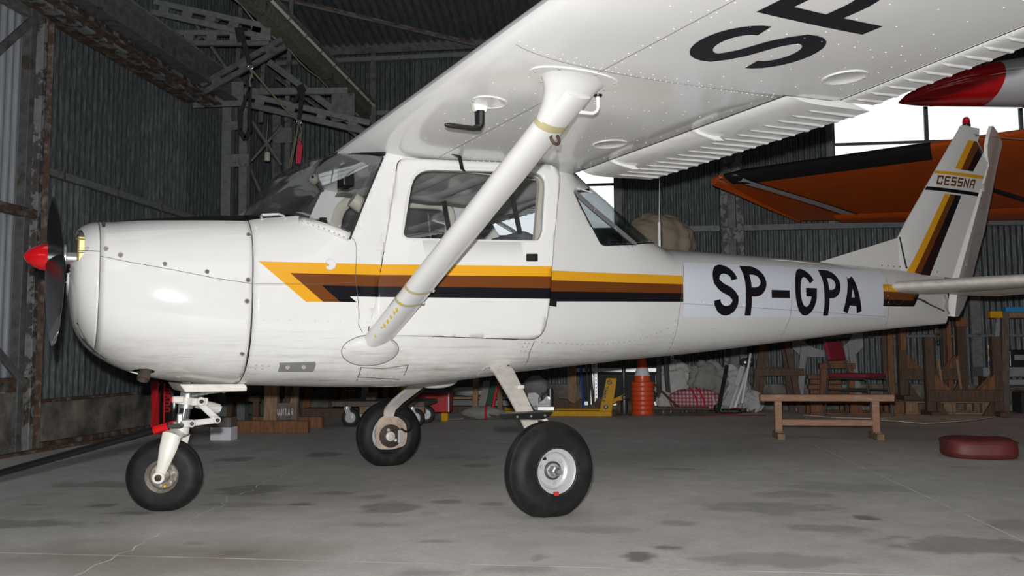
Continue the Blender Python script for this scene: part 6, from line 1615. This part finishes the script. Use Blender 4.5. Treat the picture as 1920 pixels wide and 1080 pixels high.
def crumple(c, r, sc, seed, n=30, k=18, amp=.22, f=4.0, flat=None):
    c = Vector(c); b = B(); P_ = []; F = []
    for i in range(k + 1):
        th = pi * i / k
        for j in range(n):
            ph = 2 * pi * j / n; d = Vector((sin(th) * cos(ph), sin(th) * sin(ph), -cos(th)))
            q = d * f + Vector((seed, seed * 1.7, seed * .6))
            w = abs(sin(q.x * 1.3 + 1.7 * sin(q.y))) * .5 + abs(sin(q.y * 1.7 + 1.3 * sin(q.z + seed))) * .5 + abs(sin(q.z * 1.9 + q.x)) * .3 - .65
            w -= .45 * max(0, 1 - 5 * abs(sin(q.x * 1.1 + q.z * 1.6 + 1.2 * sin(q.y * 1.3)))) + .35 * max(0, 1 - 6 * abs(sin(q.y * 2.1 - q.z * 1.4 + sin(q.x * 1.7))))
            p = d * r * (1 + amp * w); p = Vector((p.x * sc[0], p.y * sc[1], p.z * sc[2])) + c
            if flat is not None: p.z = max(p.z, flat)
            P_.append(p)
    for i in range(k):
        for j in range(n): F.append((i * n + j, i * n + (j + 1) % n, (i + 1) * n + (j + 1) % n, (i + 1) * n + j))
    b.add(P_, F); return b
crumple((0, 0, .31), .14, (1.0, .7, .9), 3.1).build('bag_body', M_SACKG, t, smooth=60); bm_(t, 'bag_post', M_WDARK, (0, .04, 0), (0, .04, .36), .05, .05, (0, 1, 0))
# timber blocks, rods and shelving behind the pallet jack
t = thing('wooden_block', 'dark wooden saddle block with curved top behind the pallet jack', 'block', (.22, 5.74, 0))
b = B(); b.prism([(-.13, 0), (.24, 0), (.24, .16)] + [(.20 - .14 * k / 6, .16 - .05 * sin(pi * k / 6)) for k in range(7)] + [(-.06, .17), (-.10, .11)], lambda x, z, d: Vector((x, d, z)), -.05, .05); b.build('block', M_WDARK, t, smooth=0, bevel=.004)
t = thing('wooden_block', 'dark wooden saddle block right of the blue rod', 'block', (.62, 5.72, 0)); b = B(); b.prism([(-.10, 0), (.13, 0), (.13, .19), (.03, .19), (-.02, .12), (-.10, .07)], lambda x, z, d: Vector((x, d, z)), -.05, .05); b.build('block', M_WDARK, t, smooth=0, bevel=.004)
t = thing('upright_plank', 'pale brown plank standing behind the saddle block', 'plank', (.33, 5.86, 0)); bm_(t, 'plank', M_WPALE, (0, 0, 0), (0, .0, .62), .11, .03, (0, 1, 0))
for nm, x, lb, m in (('blue_rod', .46, 'blue rod leaning upright behind the pallet jack', mat('rod_blue', (.02, .05, .30), .4)), ('dark_rod', .53, 'dark brown rod leaning right of the blue rod', M_DKMET), ('dark_rod', .575, 'thicker dark rod leaning beside the perforated post', M_WDARK)):
    t = thing(nm, lb, 'rod', (x, 5.68, 0)); tb(t, 'rod', m, [(.02, 0, 0), (-.03, .22, .62)], .013 if nm == 'blue_rod' else .016, 8)
t = thing('metal_shelving', 'zinc shelving with perforated posts against the back wall', 'shelving', (.95, 6.1, 0))
for x in (-.385, -.335, .60):
    p_ = bm_(t, 'post', M_ZINC, (x, 0, 0), (x, 0, .75), .040, .03, (0, 1, 0))
    b = B()
    for k in range(15): b.box((x, -.0165, .06 + k * .045), (.012, .003, .02))
    b.build('post_holes', M_DARK, p_, smooth=0)['kind'] = 'stuff'
for z in (.50, .09): bm_(t, 'shelf_edge', M_ZINC, (-.58, -.005, z), (.62, -.005, z), .03, .05)
bx(t, 'shelf_board', M_ZINC, (0, .08, .50), (1.1, .16, .02))
bm_(t, 'back_panel', M_DARK, (-.5, .12, .3), (.55, .12, .3), .01, .36)
# sack heap
for k, (c, r, sc, m, lb, am) in enumerate((((1.60, 5.86, .29), .285, (.92, .6, 1.05), M_SACK, 'big crumpled white sack right of the cone stack', .26), ((1.93, 5.68, .39), .20, (1.05, .6, 1.05), M_SACKG, 'grey crumpled sack on top of the plaid bag', .3), ((2.20, 5.92, .27), .225, (1.0, .6, 1.15), M_SACK, 'white crumpled sack behind the leaning black bar', .3), ((2.46, 5.86, .13), .13, (1.0, .7, .95), M_SACK, 'small pale sack at the foot of the wooden trestle', .3), ((1.44, 5.60, .13), .12, (.9, .6, 1.0), M_SACK, 'small white sack at the bottom of the heap next to the cones', .3))):
    t = thing('sack', lb, 'sack', (c[0], c[1], 0), 0, 'heap of sacks by the back wall')
    crumple((0, 0, c[2]), r, sc, 2.3 + k * 1.9, 56, 40, am, 3.6, .002).build('sack_body', m, t, smooth=70)
M_PLAID = bpy.data.materials.new('plaid_weave'); M_PLAID.use_nodes = True
nt = M_PLAID.node_tree; Pn = nt.nodes['Principled BSDF']; tc = nt.nodes.new('ShaderNodeTexCoord'); acc = None
for ax_i, st_n in ((0, 'X'), (2, 'Z')):
    w = nt.nodes.new('ShaderNodeTexWave'); w.wave_type = 'BANDS'; w.bands_direction = st_n; w.inputs['Scale'].default_value = 7.5; nt.links.new(tc.outputs['Object'], w.inputs[0])
    r = nt.nodes.new('ShaderNodeMapRange'); r.inputs[1].default_value = .45; r.inputs[2].default_value = .55; nt.links.new(w.outputs['Fac'], r.inputs[0])
    if acc is None: acc = r.outputs[0]
    else:
        ad = nt.nodes.new('ShaderNodeMath'); ad.operation = 'ADD'; nt.links.new(acc, ad.inputs[0]); nt.links.new(r.outputs[0], ad.inputs[1]); acc = ad.outputs[0]
cr = nt.nodes.new('ShaderNodeValToRGB'); cr.color_ramp.elements[0].color = (.42, .40, .42, 1); cr.color_ramp.elements[1].color = (.16, .05, .08, 1); e_ = cr.color_ramp.elements.new(.5); e_.color = (.36, .10, .10, 1)
dv_ = nt.nodes.new('ShaderNodeMath'); dv_.operation = 'MULTIPLY'; dv_.inputs[1].default_value = .5; nt.links.new(acc, dv_.inputs[0]); nt.links.new(dv_.outputs[0], cr.inputs[0]); nt.links.new(cr.outputs[0], Pn.inputs['Base Color']); Pn.inputs['Roughness'].default_value = .8
t = thing('plaid_bag', 'red and white checked bag with red straps under the grey sack', 'bag', (1.76, 5.56, 0))
crumple((0, 0, .155), .20, (1.5, .55, .72), 5.2, 34, 20, .10, 3.0, .05).build('bag_body', M_PLAID, t, smooth=70)
for x in (.02, .10): tb(t, 'bag_strap', M_REDS, [(x - .08, -.05, .31), (x - .05, -.10, .27), (x - .01, -.13, .18), (x + .01, -.135, .06)], .014, 6, sx=1, sy=.25)
tb(t, 'bag_handle', M_SACK, [(.20, -.09, .22), (.22, -.13, .12), (.27, -.13, .10), (.33, -.12, .20), (.37, -.10, .27)], .014, 6, sx=1, sy=.3)
# broom
t = thing('broom', 'wide dark push broom lying in front of the sacks', 'broom', (1.58, 5.28, 0))
b = B(); b.box((0, 0, .085), (.62, .075, .035)); b.build('broom_head', M_WDARK, t, smooth=0, bevel=.006)
bs_ = B()
for k in range(150):
    x = -.305 + .61 * random.random(); y = random.uniform(-.04, .04); bs_.beam((x, y * .8, .07), (x + random.uniform(-.015, .015), y * 1.4, .0), .008, .006)
bs_.build('bristles', mat('bristle', (.045, .038, .03), .9), t, smooth=0)['kind'] = 'stuff'
tb(t, 'broom_handle', M_WDARK, [(-.03, .03, .10), (-.31, .32, .38), (-.40, .40, .48)], .013, 8)
t = thing('red_strap', 'loose red webbing strap lying on the floor by the broom', 'strap', (2.02, 5.28, 0)); tb(t, 'strap', M_REDS, [(-.28, -.04, .012), (-.1, -.02, .008), (.06, .03, .02), (.20, .0, .008), (.38, .05, .008), (.5, .02, .008)], .02, 6, sx=1, sy=.3)
# leaning bar and folding trolley
t = thing('black_bar', 'black flat bar leaning against the sacks', 'bar', (2.03, 5.36, 0)); bm_(t, 'bar', M_BLKP, (-.03, 0, .03), (.12, .30, .56), .045, .02, (0, 1, 0))
t = thing('folding_trolley', 'folded aluminium hand trolley with small black wheels leaning at the sacks', 'trolley', (2.25, 5.50, 0))
for s in (0, .055): bm_(t, 'rail', M_ALUL, (-.10 + s, s, .05), (.11 + s, .16, .60), .032, .018, (0, 1, 0))
bm_(t, 'telescopic_arm', mat('arm_white', (.55, .56, .58), .4), (.03, -.05, .13), (.165, .10, .70), .024, .018, (0, 1, 0)); bm_(t, 'plate', M_ALUL, (-.02, -.01, .33), (.07, .08, .55), .06, .012, (0, 1, 0))
for x, z in ((.10, .595), (.15, .60)):
    b = B(); b.lathe([(.045, -.018), (.052, -.010), (.052, .010), (.045, .018), (.02, .02), (0, .02)], (x, .12, z), (0, 1, 0), 20); w_ = b.build('wheel', M_RUBBER, t)
    b = B(); b.lathe([(.016, -.022), (.012, -.026), (0, -.026)], (x, .12, z), (0, 1, 0), 12); b.build('wheel_hub', M_ALUL, w_)
tb(t, 'foot_tube', M_BLKP, [(-.25, -.02, .12), (-.28, -.06, .08), (-.26, -.08, .03), (-.02, -.10, .03), (.06, -.10, .05), (.07, -.06, .07)], .012, 8); tb(t, 'foot_tube', M_BLKP, [(-.2, -.04, .06), (.02, -.06, .065)], .012, 8)
tb(t, 'red_cord', M_REDS, [(-.12, -.12, .02), (-.13, -.11, .07), (-.06, -.11, .085), (.06, -.09, .07)], .012, 6, sx=1, sy=.4)
# canvas covered engine of another aircraft
t = thing('covered_canopy', 'lumpy beige canvas cover over an aircraft nose behind the white fuselage', 'canvas cover', (1.38, 5.5, 0))
b = crumple((0, 0, 2.0), .36, (1.12, .8, .92), 1.2, 80, 56, .13, 3.4); b.v = [(x + (.10 if z < 2.0 else 0) * (2.0 - z), y, z + .06 * max(0, -x) if z > 2.0 else z) for x, y, z in b.v]; b.build('canvas', M_CANVAS, t, smooth=80)
tb(t, 'nose_body', M_SACK, [(0, .0, 1.35), (0, 0, 1.85)], .24, 20); tb(t, 'leg', M_DKMET, [(-.02, .1, 0), (-.02, .1, 1.4)], .03, 8); tb(t, 'leg', M_DKMET, [(.10, .12, 0), (.02, .1, 1.4)], .03, 8)
# ---- left side clutter
t = thing('spare_canister', 'black canister with red lettering in a red tubular carrier by the left wall', 'canister', (-3.165, 2.76, 0))
b = B(); b.lathe([(.0, .03), (.115, .035), (.125, .06), (.125, .42), (.10, .47), (.04, .50), (.0, .50)], (.04, .03, 0), (0, 0, 1), 26); cn = b.build('canister_body', M_BLKG, t, smooth=40)
b = B()
def cyl(s, u): a_ = -pi / 2 - .30 + u / .126; return Vector((.04 + .1265 * cos(a_), .03 + .1265 * sin(a_), .20 + s))
lettering(b, '0090', 0, 0, .048, .07, .016, .008, lambda s, u: cyl(s, .07 - u)); b.build('canister_lettering', M_REDP, cn, smooth=0, fix=False)['kind'] = 'stuff'
for s, w_ in ((-1, .07), (1, .08)): bm_(t, 'side_plate', M_REDP, (s * .135 + .02, .0, .02), (s * .150 + .02, -.01, .47), w_, .02, (0, 1, 0))
for a, c in (((-.10, -.12, .02), (-.03, -.12, .46)), ((.035, -.13, .02), (.03, -.13, .46))): tb(t, 'red_tube', M_RED, [a, c], .008, 8)
tb(t, 'base_ring', M_REDP, [(.04 + .13 * cos(k * pi / 8), .03 + .13 * sin(k * pi / 8), .02) for k in range(16)], .014, 8, closed=True)
t = thing('concrete_block', 'square block half painted white beside the nose wheel', 'block', (-2.40, 2.27, 0)); b = B(); b.box((0, 0, .055), (.18, .14, .11)); b.build('white_half', mat('chipped_whitewash', (.55, .54, .58), .8, var=.1, vs=8, col2=(.12, .10, .09), thresh=.70, soft=.02), t, smooth=0, bevel=.008); bx(t, 'bare_half', M_WGREY, (.0, .0, .15), (.17, .13, .08), .006)
t = thing('wooden_wing_stand', 'low wooden stand of two planks and a post with white painted lettering', 'stand', (-2.26, 3.15, 0))
bx(t, 'front_plank', M_WRED, (0, -.22, .055), (.71, .06, .11)); bx(t, 'rear_plank', M_WRED, (-.03, .26, .055), (.70, .06, .11))
bm_(t, 'post', M_WPALE, (-.03, -.15, .0), (-.03, -.15, .66), .125, .06, (0, 1, 0)); bm_(t, 'post', M_WPALE, (.03, .20, .0), (.03, .20, .62), .12, .06, (0, 1, 0)); bm_(t, 'brace', M_WDARK, (.0, .05, .1), (.10, .1, .6), .04, .03, (0, 1, 0))
b = B(); b.beam((.0, -.17, .185), (.175, -.05, .185), .02, .155); nb_ = b.build('name_board', M_WGREY, t, smooth=0)
dd = Vector((.175, .12, 0)).normalized(); b = B(); lettering(b, 'JANTAR', 0, 0, .020, .062, .0048, .0082, lambda s, u: Vector((.012, -.17, .15)) + dd * s + Vector((0, 0, u)) + Vector((dd.y, -dd.x, 0)) * .0112); b.build('board_lettering', M_WBAND, nb_, smooth=0, fix=False)['kind'] = 'stuff'
for x, y, lb, h in ((-2.31, 3.62, 'yellow square post behind the wooden stand', .75), (-1.44, 4.6, 'yellow square post behind the wheeled dolly', .8)):
    t = thing('yellow_post', lb, 'post', (x, y, 0)); bm_(t, 'post', M_YELP, (0, 0, 0), (0, 0, h), .062, .05, (0, 1, 0)); bx(t, 'base', M_YELP, (0, 0, .01), (.12, .12, .02))
def caster(t, x, y):
    b = B(); b.lathe([(.055, -.022), (.082, -.022), (.090, -.014), (.090, .014), (.082, .022), (.055, .022)], (x, y, .09), (0, 1, 0), 24); w_ = b.build('caster_wheel', M_RUBBER, t, smooth=40)
    b = B(); b.lathe([(.056, -.02), (.050, -.024), (.045, -.012), (.018, -.012), (.016, -.03), (0, -.03)], (x, y, .09), (0, 1, 0), 20); b.build('caster_rim', M_ALUL, w_, smooth=30)
    b = B(); b.beam((x - .035, y - .03, .19), (x, y - .03, .09), .05, .006, (0, 1, 0)); b.beam((x - .035, y + .03, .19), (x, y + .03, .09), .05, .006, (0, 1, 0)); b.lathe([(.035, .175), (.035, .2)], (x - .035, y, 0), (0, 0, 1), 14); b.build('caster_fork', M_ALUL, t, smooth=0)
t = thing('wheeled_dolly', 'wooden dolly on rubber castors behind the far main wheel', 'dolly', (-1.44, 3.85, 0))
bx(t, 'deck', M_WGREY, (0, 0, .225), (.92, .62, .05)); bx(t, 'cross_bearer', M_WPALE, (.12, -.2, .165), (.65, .06, .07)); bx(t, 'block', M_WGREY, (.05, -.18, .09), (.06, .05, .10)); bx(t, 'top_block', M_WGREY, (-.12, -.1, .29), (.10, .08, .07))
for x, y in ((-.29, -.24), (-.29, .24), (.36, -.24), (.36, .24)): caster(t, x, y)
t = thing('red_metal_box', 'red metal box with a silver edge on yellow feet behind the far wheel', 'box', (-1.06, 4.42, 0))
b = B(); b.prism([(-.22, .09), (.17, .10), (.175, .30), (-.24, .29)], lambda x, z, d: Vector((x, d, z)), -.12, .12); b.build('box_body', M_REDP, t, smooth=0, bevel=.005); bx(t, 'edge_strip', M_ALUL, (.172, -.12, .20), (.014, .01, .20), .002); bx(t, 'handle_plate', M_DKMET, (.05, -.123, .225), (.10, .008, .018), .002); bx(t, 'lid', M_DKMET, (-.04, 0, .305), (.46, .26, .018), .003)
for x in (-.09, .12): bx(t, 'foot', M_YELP, (x, -.06, .045), (.075, .07, .09), .01)
t = thing('rolled_bag', 'rolled beige canvas bag with a red strap in front of the planks', 'bag', (-.58, 4.62, 0))
b = crumple((0, 0, .072), .075, (3.1, 1.1, .95), 4.4, 30, 18, .16, 3.2, .003); b.build('bag_body', M_SACKG, t, smooth=70)
tb(t, 'red_strap', M_REDS, [(.05 + .0 * k, .088 * cos(k * pi / 8), .073 + .076 * sin(k * pi / 8)) for k in range(16)], .014, 6, closed=True, sx=1, sy=1); tb(t, 'loose_tape', M_SACK, [(-.2, -.06, .01), (-.3, -.08, .008), (-.36, -.05, .008)], .012, 6, sy=.4)
t = thing('wooden_a_frame', 'small pale wooden A-frame standing behind the rolled bag', 'frame', (-.72, 5.16, 0)); bm_(t, 'leg', M_WPALE, (-.03, 0, 0), (-.02, 0, .42), .065, .04, (0, 1, 0)); bm_(t, 'leg', M_WPALE, (.25, .1, 0), (.24, .1, .42), .06, .04, (0, 1, 0)); bm_(t, 'crossbar', M_WPALE, (-.04, .0, .315), (.26, .1, .315), .03, .05)
t = thing('padded_board', 'green and red padded board leaning behind the rolled bag', 'board', (-.52, 4.86, 0)); bm_(t, 'green_pad', mat('green_pad', (.015, .06, .035), .8), (-.06, 0, .02), (.03, .1, .40), .07, .03, (0, 1, 0)); bm_(t, 'red_pad', M_REDS, (.0, .0, .02), (.07, .1, .40), .03, .03, (0, 1, 0)); bm_(t, 'grey_pad', M_SACKG, (-.13, .02, .0), (-.06, .1, .40), .08, .03, (0, 1, 0))
t = thing('white_tarp', 'folded whitish tarpaulin lying on the planks by the back wall', 'tarpaulin', (-.88, 5.72, .20)); crumple((0, 0, .055), .06, (4.2, 1.8, .95), 6.3, 30, 16, .14, 3.0).build('tarp', M_SACK, t, smooth=70)
t = thing('plank_pile', 'pile of dark planks and a perforated rail by the back wall', 'planks', (-.86, 5.75, 0)); bx(t, 'plank', M_WDARK, (0, 0, .04), (1.0, .3, .08)); bx(t, 'perforated_rail', M_DKMET, (0, -.03, .12), (.98, .22, .07)); bx(t, 'plank', M_WPALE, (0, 0, .178), (.96, .26, .03))
# leaning boards and junk in the far left corner
bd = [(-2.72, M_WDARK, .09, .10), (-2.58, M_WRED, .08, .06), (-2.47, M_WDARK, .10, -.05), (-2.30, M_GREYP, .09, .04), (-2.18, M_WDARK, .09, .08), (-2.02, M_WRED, .08, -.06), (-1.88, M_WDARK, .10, .04), (-1.72, M_WPALE, .07, .0), (-3.05, M_WRED, .10, .05)]
for k, (x, m, w_, ln) in enumerate(bd):
    t = thing('leaning_board', '%s board leaning on the back wall, number %s from the left corner' % ({'old_dark_wood': 'dark', 'red_brown_wood': 'reddish', 'grey_painted_wood': 'grey painted', 'pale_wood': 'pale'}[m.name], ['second', 'third', 'fourth', 'fifth', 'sixth', 'seventh', 'eighth', 'ninth', 'first'][k]), 'board', (x, 5.94, 0), 0, 'boards leaning on the back wall')
    bm_(t, 'board', m, (0, 0, 0), (ln * .3, .24, .85), w_, .03, (0, 1, 0))
t = thing('green_crate', 'small dark green crate near the left corner', 'crate', (-3.28, 5.1, 0)); bx(t, 'crate_body', mat('green_box', (.04, .06, .025), .7, var=.2, vs=6), (0, 0, .10), (.26, .2, .20))
t = thing('long_plank', 'long dark plank lying low behind the wooden stand', 'plank', (-2.2, 4.95, 0)); bx(t, 'plank', M_WDARK, (0, 0, .05), (1.0, .2, .10)); 
# glider fuselage under a grey cover on a cradle
t = thing('covered_glider', 'dark grey fabric-covered round hull behind the engine cowling', 'covered hull', (-2.74, 3.36, 0))
b = B(); b.ball((0, 0, .62), .30, 30, 18, sc=(1.1, 1.5, 1.0)); b.build('cover', M_TARP, t, smooth=80)
bx(t, 'cradle', M_WDARK, (-.05, .15, .29), (.34, .06, .09))
for s in (-1, 1): bm_(t, 'cradle_leg', M_WDARK, (s * .15 - .05, .15, 0), (s * .13 - .05, .15, .28), .05, .05, (0, 1, 0))
# ---- hanging things
t = thing('lifting_strap', 'black webbing strap tied over the left truss with a rope and sling', 'strap', (-2.62, 3.05, 3.44))
bm_(t, 'strap_loop', M_BLKW, (-.05, -.07, .385), (-.02, -.07, .25), .085, .012, (0, 1, 0)); bm_(t, 'strap_loop', M_BLKW, (-.05, -.07, .385), (-.05, .09, .40), .085, .012, (0, 0, 1)); bm_(t, 'strap_tail', M_BLKW, (-.01, -.055, .27), (.045, -.02, .03), .048, .008, (0, 1, 0))
tb(t, 'ring', M_ALU, [(.05 + .026 * cos(k * pi / 6), -.02, .01 + .018 * sin(k * pi / 6)) for k in range(12)], .004, 6, closed=True)
tb(t, 'knot', M_ROPE, [(.05, -.02, -.005), (.065, -.02, -.05), (.075, -.02, -.10), (.06, -.02, -.06), (.045, -.02, -.13), (.055, -.02, -.18)], .008, 6)
for s in (-1, 1): bm_(t, 'sling', M_BLKW, (.05, -.02, -.18), (.005 + s * .045, -.02, -.42), .030, .010, (0, 1, 0)); bm_(t, 'sling', M_BLKW, (.005 + s * .045, -.02, -.42), (.005 + s * .048, -.02, -.60), .045, .010, (0, 1, 0)); bm_(t, 'sling', M_BLKW, (.005 + s * .05, -.02, -.59), (.01, -.02, -.685), .045, .010, (0, 1, 0))
t = thing('lifting_strap', 'black webbing strap with red ribbon hanging from the lower truss', 'strap', (-2.39, 3.86, 3.13))
bm_(t, 'strap_loop', M_BLKW, (0, -.03, .39), (.04, -.03, .31), .09, .012, (0, 1, 0)); bm_(t, 'strap_tail', M_BLKW, (.045, -.03, .34), (.0, -.02, .02), .048, .008, (0, 1, 0)); bm_(t, 'strap_end', M_BLKW, (.02, -.035, .33), (-.06, -.03, .20), .04, .008, (0, 1, 0))
tb(t, 'ring', M_ALU, [(.026 * cos(k * pi / 6), -.02, .018 * sin(k * pi / 6)) for k in range(12)], .004, 6, closed=True)
for p in ([(0, -.02, 0), (-.03, -.02, -.15), (-.01, -.02, -.22), (.02, -.02, -.12)], [(0, -.02, 0), (.03, -.02, -.10), (.02, -.02, -.20)], [(0, -.02, 0), (-.06, -.01, -.25), (-.12, 0, -.52)], [(.0, -.02, 0), (-.045, -.01, -.25), (-.10, 0, -.52)]): tb(t, 'rope_end', M_ROPE, p, .006, 6)
b = B(); b.beam((.01, -.02, -.20), (.015, -.02, -.25), .03, .012, (0, 1, 0)); b.beam((.015, -.02, -.245), (.0, -.02, -.44), .055, .008, (0, 1, 0)); b.build('red_ribbon', mat('ribbon_red', (.50, .02, .06), .7), t, smooth=0)
t = thing('rope', 'pale rope strung between the two black straps', 'rope', (-2.57, 3.03, 3.44)); tb(t, 'rope', M_ROPE, [(0, 0, 0), (.05, .25, -.10), (.11, .55, -.22), (.18, .83, -.305)], .010, 8)
t = thing('hanging_lamp', 'small white cylindrical lamp hanging on a cord by the lattice column', 'lamp', (-2.95, 4.36, 2.85)); b = B(); b.lathe([(.0, 0), (.030, .003), (.032, .01), (.032, .085), (.026, .10), (.010, .105), (0, .105)], (0, 0, 0), (0, 0, 1), 16); b.build('lamp_body', mat('lamp_white', (.42, .39, .32), .5), t, smooth=40); tb(t, 'cord', M_ROPE, [(0, 0, .10), (-.01, 0, .25), (.0, .0, .44)], .004, 6)
# ---- orange aircraft at the right
t = thing('orange_aircraft', 'orange high-wing aircraft with black leading edge, its wing tip behind the tail', 'airplane', (0, 0, 0))
LE0, LE1 = Vector((1.93, 4.2, 2.50)), Vector((7.6, 2.69, 2.905)); TE0, TE1 = Vector((3.0, 5.6, 2.235)), Vector((7.9, 5.6, 2.20))
def owp(s, c, up_):
    a = LE0.lerp(LE1, s); e = TE0.lerp(TE1, s); p = a.lerp(e, c); th = .085 * (1 if s > .03 else .6)
    yt = th * 2.2 * (.2969 * sqrt(c) - .126 * c - .3516 * c * c + .2843 * c ** 3 - .1036 * c ** 4) * 5
    return p + Vector((0, 0, yt * (1.3 if up_ else -.55)))
b = B(); rows = []
CC = [1, .8, .6, .4, .25, .14, .085, .04, .015, .004, 0]
for i in range(25):
    s = i / 24; rows.append([owp(s, c, True) for c in CC] + [owp(s, c, False) for c in CC[::-1][1:]])
skin_rows(b, rows); wg = b.build('wing', M_ORW, t, smooth=40)
b = B(); rows = []
for i in range(13):
    s = .008 + .325 * i / 12; rows.append([owp(s, c, True) + Vector((0, 0, .004)) for c in (.06, .03, .012, .003)] + [owp(s, 0, True) + Vector((-.003, -.008, 0))] + [owp(s, c, False) - Vector((0, 0, .004)) for c in (.003, .012, .03, .075, .11)])
skin_rows(b, rows, False); b.build('leading_edge_boot', M_BLKP, wg, smooth=60, fix=False)
b = B(); rows = []
tipq = [LE0 + Vector((.02, .0, 0)), LE0 + Vector((-.04, .12, -.02)), LE0.lerp(TE0, .25) + Vector((-.05, 0, -.01)), LE0.lerp(TE0, .6) + Vector((-.02, 0, 0)), TE0]
skin_rows(b, [[p + Vector((cos(k * pi / 4) * .022, 0, sin(k * pi / 4) * .05 * (1 if i not in (0, 4) else .3) )) for k in range(8)] for i, p in enumerate(tipq)]); b.build('wing_tip_bow', M_ORW, wg, smooth=60)
b = B(); pts = [owp(.02 + .115 * k / 10, .0 + .86 * (k / 10) ** 1.1, False) - Vector((0, 0, .004)) for k in range(11)]
for w0, w1, mm in ((-.028, .028, 0),):
    V = []
    for p in pts: V += [p + Vector((-.05, .024, 0)), p + Vector((.05, -.024, 0))]
    b.add(V, [(2 * i, 2 * i + 1, 2 * i + 3, 2 * i + 2) for i in range(10)])
b.build('tip_stripe', mat('stripe_silver', (.40, .40, .43), .4), wg, smooth=0, fix=False)
for o_ in (-.066, .066): tb(wg, 'stripe_line', M_BLKP, [p + Vector((o_, -.48 * o_, -.001)) for p in pts], .0055, 4)
b = B(); rows = []
for i in range(13):
    s = .10 + .5 * i / 12; pz_ = [owp(s, c, False) for c in (.84, .87, .92, .97, 1.0)]
    rows.append([pz_[0] - Vector((0, 0, .004)), pz_[1] - Vector((0, 0, .035)), pz_[2] - Vector((0, 0, .034)), pz_[3] - Vector((0, 0, .03)), pz_[4] - Vector((0, .0, .028)), pz_[4] + Vector((0, .01, 0))])
skin_rows(b, rows, True); al = b.build('aileron', M_ORW, t, smooth=40, fix=False)
for s in (.40,): bx(al, 'aileron_bracket', M_ORW, owp(s, .85, False) - Vector((0, 0, .03)), (.03, .12, .04))
tb(t, 'wing_strut', M_BLKP, [owp(.375, .40, False), (6.4, 3.2, 1.30)], .05, 10, sx=1, sy=.4)
b = B(); rows = []
for y, r_, z in ((-.2, .12, 1.35), (.2, .42, 1.35), (1.2, .50, 1.40), (2.4, .58, 1.60), (3.8, .58, 1.62), (5.0, .40, 1.45), (5.9, .22, 1.30)): rows.append([Vector((7.0 + r_ * cos(k * pi / 12), y, z + r_ * 1.15 * sin(k * pi / 12))) for k in range(24)])
skin_rows(b, rows); b.build('fuselage', M_ORW, t, smooth=50)
for s in (-1, 1):
    tb(t, 'gear_leg', M_BLKP, [(7.0 + s * .4, 1.6, 1.0), (7.0 + s * .85, 1.4, .3)], .03, 8); b = B(); b.lathe([(.18, -.08), (.28, -.06), (.30, 0), (.28, .06), (.18, .08), (0, .08)], (7.0 + s * .92, 1.4, .30), (1, 0, 0), 24); b.build('wheel', M_RUBBER, t)
# ---- white glider wing with red tip stored above it
t = thing('glider_wing', 'white glossy glider wing with red tip stored high on the right', 'glider wing', (4.2, 3.6, 3.0))
b = B(); rows = []; 
for x, r_, z in ((-.68, .006, .03), (-.62, .035, .055), (-.45, .085, .10), (-.2, .125, .14), (.10, .155, .165), (.5, .18, .175), (1.4, .20, .19), (3.0, .21, .20)): rows.append([Vector((x, r_ * 2.6 * cos(k * pi / 12), z + r_ * 1.15 * sin(k * pi / 12))) for k in range(24)])
skin_rows(b, rows); gwm = mat('glider_gel', (.72, .74, .78), .12, coat=.4); gw = b.build('wing_shell', [gwm, M_RED], t, smooth=60)
for p in gw.data.polygons:
    if p.center.x - .45 * p.center.z < -.045: p.material_index = 1
for x in (.9, 2.6): bm_(t, 'hanging_strap', M_BLKW, (x, 0, .38), (x, 0, roofz(3.6) - 3.02), .05, .01, (0, 1, 0))
